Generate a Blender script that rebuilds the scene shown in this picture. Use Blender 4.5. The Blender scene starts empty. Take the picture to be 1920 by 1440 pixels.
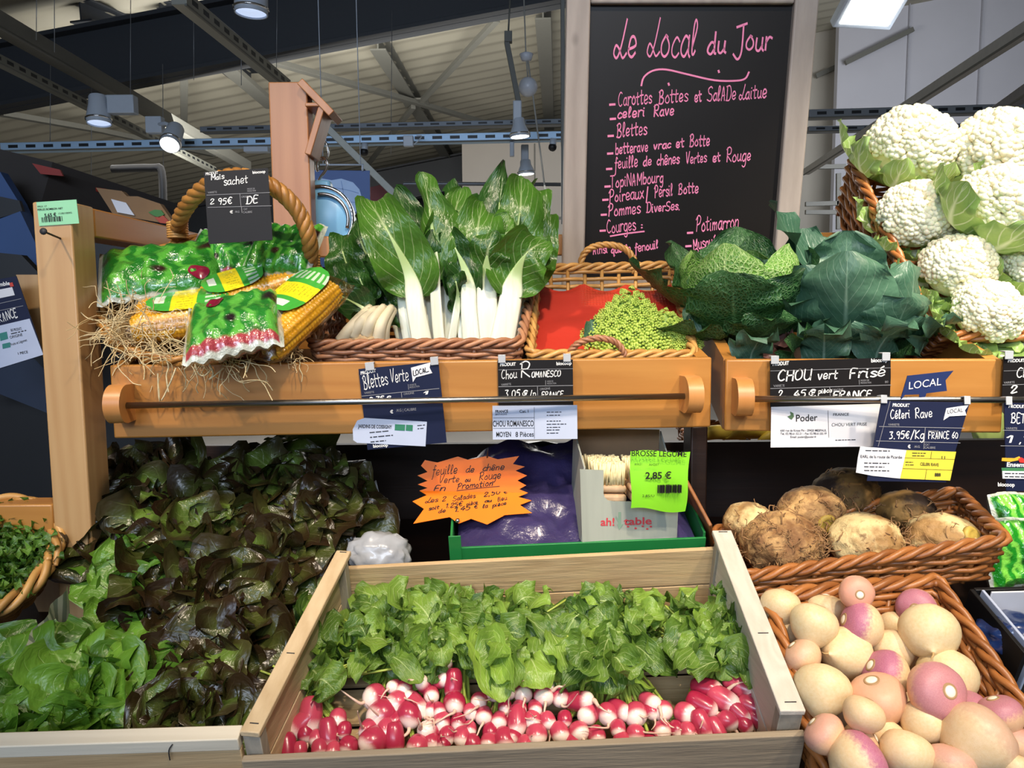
import bpy, bmesh, math, random
import numpy as np
from mathutils import Vector, Matrix, Euler, Quaternion, noise as mnoise

# ------------------------------------------------------------------ camera, world, lights, exposure
S = bpy.context.scene
COL = S.collection
CAM = Vector((0, 0, 1.4)); F = 1441.0; PITCH = math.radians(5.65); ROLL = 0.0075
fw = Vector((0, math.cos(PITCH), -math.sin(PITCH)))
u0 = Vector((0, math.sin(PITCH), math.cos(PITCH)))
r0 = Vector((1, 0, 0))
rt = r0 * math.cos(ROLL) - u0 * math.sin(ROLL)
up = u0 * math.cos(ROLL) + r0 * math.sin(ROLL)
cd = bpy.data.cameras.new('camera'); cam = bpy.data.objects.new('camera', cd); COL.objects.link(cam)
m3 = Matrix((rt, up, -fw)).transposed()
cam.matrix_world = Matrix.Translation(CAM) @ m3.to_4x4()
cd.sensor_width = 36; cd.lens = F / 1920 * 36; cd.clip_start = 0.02
S.camera = cam

def lin(h):
    h = h.lstrip('#'); o = []
    for i in (0, 2, 4):
        c = int(h[i:i+2], 16) / 255
        o.append(c / 12.92 if c <= .04045 else ((c + .055) / 1.055) ** 2.4)
    return (o[0], o[1], o[2], 1)

W = bpy.data.worlds.new('world'); S.world = W; W.use_nodes = True
bg = W.node_tree.nodes['Background']; bg.inputs[0].default_value = (0.62, 0.66, 0.72, 1); bg.inputs[1].default_value = 0.23
S.view_settings.view_transform = 'Standard'; S.view_settings.look = 'None'
S.view_settings.gamma = 1; S.view_settings.use_curve_mapping = False
S.view_settings.exposure = 0.0

def spot(name, loc, target, power, angle, col, blend=.5, size=.06):
    l = bpy.data.lights.new(name, 'SPOT'); l.energy = power; l.spot_size = math.radians(angle); l.spot_blend = blend
    l.color = col; l.shadow_soft_size = size
    o = bpy.data.objects.new(name, l); COL.objects.link(o); o.location = loc
    d = Vector(target) - Vector(loc); o.rotation_euler = d.to_track_quat('-Z', 'Y').to_euler(); return o
def area(name, loc, target, power, sx, sy, col):
    l = bpy.data.lights.new(name, 'AREA'); l.energy = power; l.shape = 'RECTANGLE'; l.size = sx; l.size_y = sy; l.color = col
    o = bpy.data.objects.new(name, l); COL.objects.link(o); o.location = loc
    d = Vector(target) - Vector(loc); o.rotation_euler = d.to_track_quat('-Z', 'Y').to_euler(); return o
WARM = (1, .83, .64)
spot('ceiling_spot_cauliflower', (1.25, .35, 3.1), (.87, 1.42, 1.47), 320, 32, (1, .90, .74), .7)
spot('ceiling_spot_centre', (.25, -.15, 3.2), (.1, 1.35, 1.32), 170, 50, WARM, .8)
spot('ceiling_spot_left', (-1.3, -.1, 3.2), (-.40, 1.4, 1.38), 165, 38, WARM, .8)
spot('ceiling_spot_roots', (1.25, -.35, 3.0), (.60, 1.0, 1.0), 155, 34, (1, .84, .64), .7)
spot('ceiling_spot_crate', (.5, -.6, 3.0), (.12, .95, 1.02), 100, 30, (1, .86, .70), .7)
area('shop_window_daylight', (-2.6, -3.5, 2.6), (-.3, 1.1, 1.1), 62, 3.0, 1.6, (.62, .76, 1))
area('shop_window_high', (-.5, -4.2, 3.3), (-.5, 6, 3.4), 150, 3.4, 1.0, (.70, .82, 1))
area('roof_fill_light', (-1.5, 6.5, 2.6), (-1.5, 9, 4.6), 170, 4, 1.0, (1, .97, .91))  # added unseen fill, aimed upwards to lift the dim roof deck
area('floor_bounce_fill', (-1.0, 6.2, 2.15), (-1.0, 6.2, 0), 240, 6, 5, (1, .97, .92))  # added unseen light; its floor bounce brightens the undersides of the tracks
area('ceiling_lamp_hall_right', (4.6, 6.0, 3.0), (4.2, 12, 3.4), 130, 2.5, 1.0, (.92, .95, 1))

# ------------------------------------------------------------------ pixel helpers (measure the place from the photograph)
def ray(px, py): return (fw + rt * ((px - 960) / F) + up * ((720 - py) / F))
def at(px, py, Y):
    d = ray(px, py); return CAM + d * (Y / d.y)
def hit(px, py, O, n):
    d = ray(px, py); n = Vector(n); return CAM + d * ((Vector(O) - CAM).dot(n) / d.dot(n))
def mpp(Y): return Y / F            # metres per pixel near depth Y

# ------------------------------------------------------------------ mesh builder
class MB:
    def __init__(s): s.v = []; s.f = []; s.uv = []; s.m = []; s.r = []; s.fl = set()
    def add(s, v, f, uv=None, m=0, r=0.0, M=None, flat=None):
        n = len(s.v)
        if flat: k0 = len(s.f); s.fl.update(k0 + i for i in (range(len(f)) if flat is True else flat))
        if M is not None: v = [M @ Vector(p) for p in v]
        s.v += [tuple(p) for p in v]
        s.uv += list(uv) if uv is not None else [(0, 0)] * len(v)
        s.r += list(r) if isinstance(r, (list, tuple)) else [r] * len(v)
        if isinstance(m, (list, tuple)): s.m += list(m)
        else: s.m += [m] * len(f)
        s.f += [tuple(i + n for i in q) for q in f]
        return s
    def merge(s, o, M=None, m=None):
        return s.add(o.v, o.f, o.uv, o.m if m is None else m, o.r, M, list(o.fl))
    def mesh(s, name, mats, origin=None, smooth=True):
        me = bpy.data.meshes.new(name)
        v = np.array(s.v, dtype=np.float64).reshape(-1, 3)
        if origin is not None: v = v - np.array(origin)
        me.from_pydata(v.tolist(), [], s.f)
        for m in (mats if isinstance(mats, (list, tuple)) else [mats]): me.materials.append(m)
        me.polygons.foreach_set('material_index', s.m)
        me.polygons.foreach_set('use_smooth', [smooth and i not in s.fl for i in range(len(s.f))])
        li = np.empty(len(me.loops), dtype=np.int32); me.loops.foreach_get('vertex_index', li)
        ul = me.uv_layers.new(name='UVMap'); uv = np.array(s.uv, dtype=np.float32)[li]
        ul.data.foreach_set('uv', uv.ravel())
        a = me.attributes.new('rnd', 'FLOAT', 'POINT'); a.data.foreach_set('value', np.array(s.r, dtype=np.float32))
        me.update(); return me

def flatshade(o, ang=35):
    me = o.data
    bm = bmesh.new(); bm.from_mesh(me)
    for e in bm.edges:
        if len(e.link_faces) == 2 and e.calc_face_angle(0) > math.radians(ang): e.smooth = False
    bm.to_mesh(me); bm.free(); return o

class Thing:
    def __init__(s, name, label, cat, loc, group=None):
        o = bpy.data.objects.new(name, None); COL.objects.link(o); o.location = loc
        o.empty_display_size = .05
        o['label'] = label; o['category'] = cat
        if group: o['group'] = group
        s.o = o; s.loc = Vector(loc)
    def part(s, name, mb, mats, parent=None, label=None, sharp=None, smooth=True):
        me = mb.mesh(name, mats, s.loc, smooth)
        o = bpy.data.objects.new(name, me); COL.objects.link(o); o.parent = parent or s.o
        if label: o['label'] = label
        if sharp: flatshade(o, sharp)
        return o
def single(name, mb, mats, label, cat, loc=None, group=None, sharp=None, kind=None, smooth=True):
    if loc is None:
        v = np.array(mb.v); loc = ((v[:,0].min()+v[:,0].max())/2, (v[:,1].min()+v[:,1].max())/2, v[:,2].min())
    me = mb.mesh(name, mats, loc, smooth)
    o = bpy.data.objects.new(name, me); COL.objects.link(o); o.location = loc
    o['label'] = label; o['category'] = cat
    if group: o['group'] = group
    if kind: o['kind'] = kind
    if sharp: flatshade(o, sharp)
    return o
def struct(name, mb, mats, sharp=30):
    me = mb.mesh(name, mats); o = bpy.data.objects.new(name, me); COL.objects.link(o); o['kind'] = 'structure'
    flatshade(o, sharp); return o
def dup(root, loc, rot=None, scale=None, label=None, group=None):
    r = root.copy(); COL.objects.link(r); r.location = loc
    if rot is not None: r.rotation_euler = rot
    if scale is not None: r.scale = scale if not isinstance(scale, (int, float)) else (scale,)*3
    if label: r['label'] = label
    if group: r['group'] = group
    for ch in list(root.children):
        c = ch.copy(); COL.objects.link(c); c.parent = r
        for g in list(ch.children):
            d = g.copy(); COL.objects.link(d); d.parent = c
    return r

# ------------------------------------------------------------------ shapes
def box(mb, a, b, bev=.002, M=None, m=0, r=0.0, seg=2):
    a = Vector(a); b = Vector(b)
    bm = bmesh.new(); bmesh.ops.create_cube(bm, size=1)
    sz = Vector((abs(b.x-a.x), abs(b.y-a.y), abs(b.z-a.z))); c = (a + b) / 2
    for v in bm.verts: v.co = Vector((v.co.x*sz.x, v.co.y*sz.y, v.co.z*sz.z)) + c
    bev = min(bev, min(sz) * .45)
    if bev > 0: bmesh.ops.bevel(bm, geom=list(bm.edges), offset=bev, segments=seg, affect='EDGES', profile=.5)
    bm.verts.index_update()
    vs = [v.co.copy() for v in bm.verts]; fs = [[v.index for v in f.verts] for f in bm.faces]; bm.normal_update(); fl = [i for i, f in enumerate(bm.faces) if max(abs(x) for x in f.normal) > .999]; bm.free()
    uv = [((p.x-a.x)/max(sz.x,1e-6), (p.z-a.z)/max(sz.z,1e-6)) for p in vs]
    return mb.add(vs, fs, uv, m, r, M, fl)
def frame_from(O, ex, ez):
    ex = Vector(ex).normalized(); ez = Vector(ez); ez = (ez - ex * ez.dot(ex)).normalized(); ey = ez.cross(ex)
    M = Matrix((ex, ey, ez)).transposed().to_4x4(); M.translation = Vector(O); return M
def bar(mb, p, q, w, h, upv=(0,0,1), bev=.002, m=0, r=0.0):
    """square-section bar from p to q; h along upv, w sideways"""
    p = Vector(p); q = Vector(q); d = q - p
    M = frame_from(p, d, upv)
    return box(mb, (0, -w/2, -h/2), (d.length, w/2, h/2), bev, M, m, r)
def tube(mb, pts, rad, sides=8, cap=True, m=0, r=0.0, closed=False):
    P = [Vector(p) for p in pts]; n = len(P)
    if n < 2: return mb
    R = rad if isinstance(rad, (list, tuple)) else [rad] * n
    vs = []; uv = []; fs = []; L = 0
    t0 = (P[1] - P[0]).normalized()
    a = Vector((0, 0, 1)) if abs(t0.z) < .9 else Vector((1, 0, 0))
    nrm = (a - t0 * a.dot(t0)).normalized(); pt = t0
    for i in range(n):
        if closed: t = (P[(i+1) % n] - P[i-1])
        else: t = P[min(i+1, n-1)] - P[max(i-1, 0)]
        t = t.normalized() if t.length > 1e-9 else pt
        nrm = (nrm - t * nrm.dot(t))
        nrm = nrm.normalized() if nrm.length > 1e-6 else t.orthogonal().normalized()
        b = t.cross(nrm); pt = t
        if i: L += (P[i] - P[i-1]).length
        for k in range(sides):
            an = 2 * math.pi * k / sides
            vs.append(P[i] + (nrm * math.cos(an) + b * math.sin(an)) * R[i]); uv.append((k / sides, L))
    for i in range(n if closed else n - 1):
        j = (i + 1) % n
        for k in range(sides):
            k2 = (k + 1) % sides
            fs.append((i*sides+k, i*sides+k2, j*sides+k2, j*sides+k))
    if cap and not closed:
        fs.append(tuple(range(sides))[::-1]); fs.append(tuple((n-1)*sides + k for k in range(sides)))
    return mb.add(vs, fs, uv, m, r)
def lathe(mb, prof, seg=24, M=None, m=0, r=0.0, sx=1, sy=1):
    vs = []; uv = []; fs = []; n = len(prof)
    for i, (rr, z) in enumerate(prof):
        for k in range(seg):
            a = 2*math.pi*k/seg; vs.append(Vector((rr*math.cos(a)*sx, rr*math.sin(a)*sy, z))); uv.append((k/seg, i/(n-1)))
    for i in range(n-1):
        for k in range(seg):
            k2 = (k+1) % seg; fs.append((i*seg+k, i*seg+k2, (i+1)*seg+k2, (i+1)*seg+k))
    if prof[0][0] > 1e-5: fs.append(tuple(range(seg))[::-1])
    if prof[-1][0] > 1e-5: fs.append(tuple((n-1)*seg+k for k in range(seg)))
    return mb.add(vs, fs, uv, m, r, M)
_ico = {}
def ico(sub):
    if sub not in _ico:
        bm = bmesh.new(); bmesh.ops.create_icosphere(bm, subdivisions=sub, radius=1); bm.verts.index_update()
        _ico[sub] = ([v.co.copy() for v in bm.verts], [tuple(v.index for v in f.verts) for f in bm.faces]); bm.free()
    return _ico[sub]
def ball(mb, c, r, sub=2, M=None, m=0, rv=0.0, fn=None):
    V, Fc = ico(sub); c = Vector(c)
    rr = r if isinstance(r, (tuple, list, Vector)) else (r, r, r)
    vs = []
    for p in V:
        q = Vector((p.x*rr[0], p.y*rr[1], p.z*rr[2]))
        if fn: q = fn(p, q)
        vs.append(q + c)
    return mb.add(vs, Fc, None, m, rv, M)
def poly(mb, pts, M, h=.001, m=0, r=0.0, back=0.0):
    """flat plate with outline pts (u,v), thickness from -back to h along the frame's outward side (-Y)"""
    n = len(pts)
    vs = [M @ Vector((u, -h, v)) for u, v in pts] + [M @ Vector((u, back, v)) for u, v in pts]
    us = [p[0] for p in pts]; wv = [p[1] for p in pts]
    uv = [((u-min(us))/(max(us)-min(us)+1e-9), (v-min(wv))/(max(wv)-min(wv)+1e-9)) for u, v in pts] * 2
    fs = [tuple(range(n)), tuple(range(n, 2*n))[::-1]] + [(i, i+n, (i+1) % n + n, (i+1) % n) for i in range(n)]
    return mb.add(vs, fs, uv, m, r, None, True)
def rectp(mb, M, u0_, v0_, u1_, v1_, h=.001, m=0, r=0.0, back=0.0):
    return poly(mb, [(u0_, v0_), (u1_, v0_), (u1_, v1_), (u0_, v1_)], M, h, m, r, back)
def catmull(P, k=5, closed=False):
    P = [Vector(p) for p in P]; n = len(P)
    if n < 3: return P
    out = []
    for i in range(n if closed else n - 1):
        if closed: a, b, c, d = P[i-1], P[i], P[(i+1) % n], P[(i+2) % n]
        else: a, b, c, d = P[max(i-1, 0)], P[i], P[i+1], P[min(i+2, n-1)]
        for j in range(k):
            t = j / k
            out.append(.5 * ((2*b) + (c-a)*t + (2*a-5*b+4*c-d)*t*t + (3*b-a-3*c+d)*t*t*t))
    if not closed: out.append(P[-1])
    return out
def plate_px(TL, TR, BL, Y, Yb=None, yaw=0.0):
    """frame of a flat sign: origin bottom-left, x to the right, z up, -y towards the viewer"""
    a = at(TL[0], TL[1], Y); b = at(TR[0], TR[1], Y + yaw); c = at(BL[0], BL[1], Yb if Yb else Y)
    ex = b - a; ez = a - c; Wd = ex.length
    M = frame_from(c, ex, ez); H = (a - c).dot(Vector(M.col[2][:3]))
    M.translation = a - Vector(M.col[2][:3]) * H
    return M, Wd, H

# ------------------------------------------------------------------ writing
GL = {
'a':(5,"4,4 2,5 0,3 0,1 2,0 4,2|4,5 4,1 5,0"),'b':(5,"0,9 0,0|0,3 2,5 4,4 4,1 2,0 0,1"),'c':(4,"4,4 2,5 0,3 0,1 2,0 4,1"),
'd':(5,"4,4 2,5 0,3 0,1 2,0 4,2|4,9 4,1 5,0"),'e':(5,"0,2 4,3 3,5 1,5 0,3 0,1 2,0 4,1"),'f':(4,"4,8 3,9 2,8 1,-3 0,-4|0,5 4,5"),
'g':(5,"4,4 2,5 0,3 0,1 2,0 4,2|4,5 4,-2 2,-4 0,-3"),'h':(5,"0,9 0,0|0,3 2,5 4,4 4,0"),'i':(2,"0,5 0,1 1,0|0,7 .3,7.3"),
'j':(3,"2,5 2,-2 0,-4|2,7 2.3,7.3"),'k':(5,"0,9 0,0|4,5 0,2 4,0"),'l':(3,"0,2 2,7 1,9 0,7 0,1 1,0 2,1"),
'm':(7,"0,5 0,0|0,3 2,5 3,4 3,0|3,3 5,5 6,4 6,0"),'n':(5,"0,5 0,0|0,3 2,5 4,4 4,0"),'o':(5,"2,5 0,3 0,1 2,0 4,1 4,3 2,5 3,4.5"),
'p':(5,"0,5 0,-4|0,3 2,5 4,4 4,1 2,0 0,1"),'q':(5,"4,4 2,5 0,3 0,1 2,0 4,2|4,5 4,-4 5,-3"),'r':(4,"0,5 0,0|0,3 2,5 4,4.5"),
's':(4,"4,4 2,5 0,4 1,3 3,2 4,1 2,0 0,.6"),'t':(4,"1,8 1,1 2,0 3,.5|-1,5 3.5,5.3"),'u':(5,"0,5 0,1 2,0 4,2|4,5 4,1 5,0"),
'v':(5,"0,5 2,0 4,5"),'w':(7,"0,5 1,0 3,4 5,0 6,5"),'x':(5,"0,5 4,0|4,5 0,0"),'y':(5,"0,5 0,2 2,1 4,3|4,5 4,-2 2,-4 0,-3"),'z':(5,"0,5 4,5 0,0 4,0"),
'A':(6,"0,0 2,9 4,0|.5,3 4,3.4"),'B':(6,"0,0 0,9|-1,8 2,9.5 4,8 3,5.5 0,5 4,4 5,2 3,0 -1,.3"),'C':(6,"5,8 3,9 1,7 0,4 1,1 3,0 5,1"),
'D':(6,"0,0 0,9|-1,8.6 3,9 5,6 5,3 3,0 -1,0"),'E':(5,"4,9 0,9 0,0 4,0|0,5 3,5"),'F':(5,"0,0 0,9 4.5,9|0,5 3,5"),
'G':(6,"5,8 3,9 1,7 0,4 1,1 3,0 5,1 5,4 3,4"),'H':(6,"0,9 0,0|5,9 5,0|0,4.5 5,5"),'I':(2,"0,9 0,0"),'J':(6,"0,8.5 6,9.5|4,9 4,0 2,-3 -1,-1"),
'K':(6,"0,9 0,0|5,9 0,4 5,0"),'L':(6,"5,9 3,3 1,0 -1,1 0,3 2,2 4,0 6,1"),'M':(7,"0,0 0,9 3,3 6,9 6,0"),'N':(6,"0,0 0,9 5,0 5,9"),
'O':(6,"3,9 0,7 0,2 2,0 5,2 5,7 3,9 2,8.7"),'P':(6,"0,0 1,9|-1,7 2,9.5 5,8 4,5 1,4"),'Q':(6,"3,9 0,7 0,2 2,0 5,2 5,7 3,9|3,2 6,-1"),
'R':(6,"0,0 0,9|-1,8 2,9.5 4.5,8 3.5,5 0,4.5 5,0"),'S':(6,"5,8 3,9 0,7.5 1,5 4,4 5,2 3,0 -1,1"),'T':(6,"-1,9 5,9|2,9 2,0"),
'U':(6,"0,9 0,2 2,0 4,1 5,3|5,9 5,0"),'V':(6,"0,9 2,0 5,9.5"),'Z':(6,"0,9 5,9 0,0 5,0"),
'0':(5,"2,8 0,6 0,2 2,0 4,2 4,6 2,8"),'1':(3,"0,6 2,8 2,0"),'2':(5,"0,6 1,8 3,8 4,6 0,0 4.5,.3"),'3':(5,"0,8 4,8 2,5 4,3 3,.5 0,0"),
'4':(5,"3,8 0,3 5,3|3.5,5 3,0"),'5':(5,"4,8 1,8 0,5 3,5 4,2 2,0 0,.5"),'6':(5,"4,8 1,5 0,2 2,0 4,2 2,4 0,3"),'7':(5,"0,8 4,8 1,0"),
'8':(5,"2,4 0,6 2,8 4,6 2,4 0,2 2,0 4,2 2,4"),'9':(5,"4,6 2,4 0,6 2,8 4,6 3,0"),'€':(6,"5,7.5 3,8.5 1,6 1,2 3,0 5,1|-.5,5 4,5|-.5,3.3 3.5,3.3"),
'.':(2,"0,0 .4,.3"),',':(2,".5,.5 0,-1.5"),'-':(5,"0,3 4,3"),'/':(5,"0,-1 4,9"),':':(2,"0,1 .3,1.2|0,4 .3,4.2"),'!':(2,"0,9 0,3|0,0 .2,.2"),"'":(2,"0,9 0,7"),
}
ACC = {'é':('e',"1,6.5 3,8"),'è':('e',"1,8 3,6.5"),'ê':('e',"0,6.5 2,8 4,6.5"),'ï':('i',"-1,7 -.7,7.3"),'É':('E',"1,10 3,11.5"),'à':('a',"1,8 3,6.5")}
def ribbon(mb, M, pts, w, h, m=0):
    P = catmull([Vector((p[0], p[1], 0)) for p in pts], 4); n = len(P); vs = []; fs = []
    for i in range(n):
        t = P[min(i+1, n-1)] - P[max(i-1, 0)]
        t = t.normalized() if t.length > 1e-9 else Vector((1, 0, 0))
        q = Vector((-t.y, t.x, 0)) * w/2; e = P[i] + (t * (w*.35) if i == n-1 else (-t*(w*.35) if i == 0 else Vector((0,0,0))))
        vs += [M @ Vector(((e+q).x, -h, (e+q).y)), M @ Vector(((e-q).x, -h, (e-q).y))]
    for i in range(n-1): fs.append((2*i, 2*i+1, 2*i+3, 2*i+2))
    mb.add(vs, fs, None, m)
_rg = random.Random(11)
def script(mb, M, text, x, y, size, w=None, slant=.15, h=.0006, rise=0.0, m=0, jit=.35, space=1.0, caps=1.0):
    """handwriting: size = capital height; rise = slope of the line"""
    k = size / 9; w = w or size * .09; cx = 0
    for ch in text:
        if ch == ' ': cx += 4.5; continue
        extra = None
        if ch in ACC: ch, extra = ACC[ch]
        g = GL.get(ch) or GL.get(ch.upper()) or GL['-']
        dy = _rg.uniform(-jit, jit); sc = 1 + _rg.uniform(-.08, .08)
        for st in g[1].split('|') + ([extra] if extra else []):
            pts = []
            for pr in st.split():
                a, b = map(float, pr.split(','))
                a = a * sc + b * slant + cx + _rg.uniform(-.1, .1)*jit*2; b = b * sc + dy + _rg.uniform(-.1, .1)*jit*2
                pts.append((x + a*k, y + b*k + a*k*rise))
            ribbon(mb, M, pts, w * _rg.uniform(.85, 1.12), h, m)
        cx += (g[0] + 1.3) * space
    return x + cx * k
_txt = {}
def print_text(mb, M, text, x, y, size, h=.0006, m=0, bold=0.0, sx=1.0, slant=0.0, align='L', rise=0.0):
    key = (text, round(bold, 3))
    if key not in _txt:
        cu = bpy.data.curves.new('t', 'FONT'); cu.body = text; cu.size = 1; cu.offset = bold; cu.resolution_u = 3; cu.fill_mode = 'FRONT'
        o = bpy.data.objects.new('t', cu); COL.objects.link(o)
        dg = bpy.context.evaluated_depsgraph_get(); me = bpy.data.meshes.new_from_object(o.evaluated_get(dg))
        _txt[key] = ([(v.co.x, v.co.y) for v in me.vertices], [tuple(p.vertices) for p in me.polygons])
        bpy.data.objects.remove(o); bpy.data.curves.remove(cu); bpy.data.meshes.remove(me)
    V, Fc = _txt[key]
    if not V: return
    k = size / .7; wd = max(v[0] for v in V) * k * sx
    ox = x - (wd if align == 'R' else wd/2 if align == 'C' else 0)
    mb.add([M @ Vector((ox + (a*sx + b*slant)*k, -h, y + b*k + a*k*rise)) for a, b in V], Fc, None, m)
    return wd
def lines_of_print(mb, M, x, y, w, n, gap, size, seed=0, h=.0006, m=0):
    """rows of small unreadable print: short dashes of word length"""
    R = random.Random(seed)
    for i in range(n):
        cx = x; end = x + w * R.uniform(.6, 1)
        while cx < end:
            l = R.uniform(1.2, 4) * size; l = min(l, end - cx)
            if l > size*.4: rectp(mb, M, cx, y - i*gap, cx + l, y - i*gap + size*.55, h, m)
            cx += l + size * .7
def barcode(mb, M, x, y, w, hh, seed=1, h=.0006, m=0):
    R = random.Random(seed); cx = x
    while cx < x + w:
        b = R.choice((1, 1, 2, 2)) * w / 52; rectp(mb, M, cx, y, min(cx + b, x+w), y + hh, h, m); cx += b + R.choice((1, 2, 2, 3)) * w / 52
# ------------------------------------------------------------------ procedural materials
class NT:
    def __init__(s, name):
        s.m = bpy.data.materials.new(name); s.m.use_nodes = True; s.t = s.m.node_tree
        s.b = s.t.nodes['Principled BSDF']; s.o = s.t.nodes['Material Output']
    def n(s, typ, ins=None, **kw):
        nd = s.t.nodes.new(typ)
        for k, v in kw.items(): setattr(nd, k, v)
        for k, v in (ins or {}).items(): s.put(nd.inputs[k], v)
        return nd
    def put(s, sock, v):
        if isinstance(v, bpy.types.NodeSocket): s.t.links.new(v, sock)
        else: sock.default_value = v
    def math(s, op, a, b=None, c=None, clamp=False):
        nd = s.t.nodes.new('ShaderNodeMath'); nd.operation = op; nd.use_clamp = clamp
        for i, v in enumerate((a, b, c)):
            if v is not None: s.put(nd.inputs[i], v)
        return nd.outputs[0]
    def mix(s, f, a, b, mode='MIX'):
        nd = s.t.nodes.new('ShaderNodeMix'); nd.data_type = 'RGBA'; nd.blend_type = mode
        s.put(nd.inputs[0], f); s.put(nd.inputs[6], a); s.put(nd.inputs[7], b); return nd.outputs[2]
    def ss(s, x, a, b):
        nd = s.t.nodes.new('ShaderNodeMapRange'); nd.interpolation_type = 'SMOOTHSTEP'
        s.put(nd.inputs[0], x); nd.inputs[1].default_value = a; nd.inputs[2].default_value = b; return nd.outputs[0]
    def noise(s, vec, scale, det=3, rough=.5, dist=0.0):
        nd = s.n('ShaderNodeTexNoise', {'Scale': scale, 'Detail': det, 'Roughness': rough, 'Distortion': dist})
        if vec is not None: s.put(nd.inputs['Vector'], vec)
        return nd.outputs[0]
    def coord(s, kind='Object', scale=None, rand=False):
        c = s.n('ShaderNodeTexCoord').outputs[kind]
        if rand:
            oi = s.n('ShaderNodeObjectInfo').outputs['Random']
            c = s.n('ShaderNodeVectorMath', {0: c, 1: s.n('ShaderNodeCombineXYZ', {0: s.math('MULTIPLY', oi, 37), 1: s.math('MULTIPLY', oi, 91), 2: oi}).outputs[0]}, operation='ADD').outputs[0]
        if scale: c = s.n('ShaderNodeMapping', {'Vector': c, 'Scale': scale}).outputs[0]
        return c
    def attr(s, nm='rnd'): return s.n('ShaderNodeAttribute', attribute_name=nm).outputs['Fac']
    def uv(s):
        x = s.n('ShaderNodeSeparateXYZ', {0: s.n('ShaderNodeTexCoord').outputs['UV']}); return x.outputs[0], x.outputs[1]
    def bump(s, h, st=.3, dist=.002):
        s.put(s.b.inputs['Normal'], s.n('ShaderNodeBump', {'Height': h, 'Strength': st, 'Distance': dist}).outputs[0])
    def set(s, **k):
        for a, v in k.items(): s.put(s.b.inputs[{'base':'Base Color','rough':'Roughness','metal':'Metallic','coat':'Coat Weight','coatr':'Coat Roughness','spec':'Specular IOR Level','emit':'Emission Color','emits':'Emission Strength','trans':'Transmission Weight','alpha':'Alpha','sss':'Subsurface Weight','sssr':'Subsurface Radius','sssc':'Subsurface Scale','sheen':'Sheen Weight'}[a]], v)
        return s

def plain(name, col, rough=.5, metal=0, spec=.5, coat=0, var=.06, vs=30, bump=0):
    n = NT(name); c = lin(col); v = n.noise(n.coord('Object', rand=True), vs, 3)
    d = tuple(x*(1-var*2) for x in c[:3]) + (1,); l = tuple(min(1, x*(1+var*2)) for x in c[:3]) + (1,)
    n.set(base=n.mix(v, d, l), rough=rough, metal=metal, spec=spec, coat=coat)
    if bump: n.bump(v, bump, .002)
    return n.m
def wood(name, c1, c2, axis='x', freq=60, rough=.45, rings=1.0, knots=True, coat=.1, bump=.12, dirt=None):
    n = NT(name); sc = {'x': (.06, 1, 1), 'y': (1, .06, 1), 'z': (1, 1, .06)}[axis]
    v = n.coord('Object', sc, rand=True)
    big = n.noise(v, freq*.22, 2, .5, .4)
    grain = n.noise(v, freq*2.2, 4, .6)
    ring = n.math('SINE', n.math('MULTIPLY', big, 46*rings))
    f = n.math('ADD', n.math('MULTIPLY', ring, .16), n.math('ADD', n.math('MULTIPLY', grain, .55), .22), clamp=True)
    col = n.mix(f, lin(c1), lin(c2))
    broad = n.noise(n.coord('Object', rand=True), 5, 2)
    col = n.mix(n.math('MULTIPLY', broad, .35), col, lin(c1))
    if knots:
        ks = {'x': (.55, 1, 1), 'y': (1, .55, 1), 'z': (1, 1, .55)}[axis]
        vo = n.n('ShaderNodeTexVoronoi', {'Vector': n.coord('Object', ks, rand=True), 'Scale': 7.5, 'Randomness': 1.0})
        k = n.math('SUBTRACT', 1, n.ss(vo.outputs['Distance'], .03, .10))
        dk = tuple(x*.32 for x in lin(c1)[:3]) + (1,)
        col = n.mix(n.math('MULTIPLY', k, .8), col, dk)
    if dirt:
        dn = n.ss(n.noise(n.coord('Object', rand=True), 14, 5, .65), .48, .72); col = n.mix(n.math('MULTIPLY', dn, .7), col, lin(dirt))
    n.set(base=col, rough=rough, coat=coat, coatr=.3); n.bump(grain, bump, .003); return n.m
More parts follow.
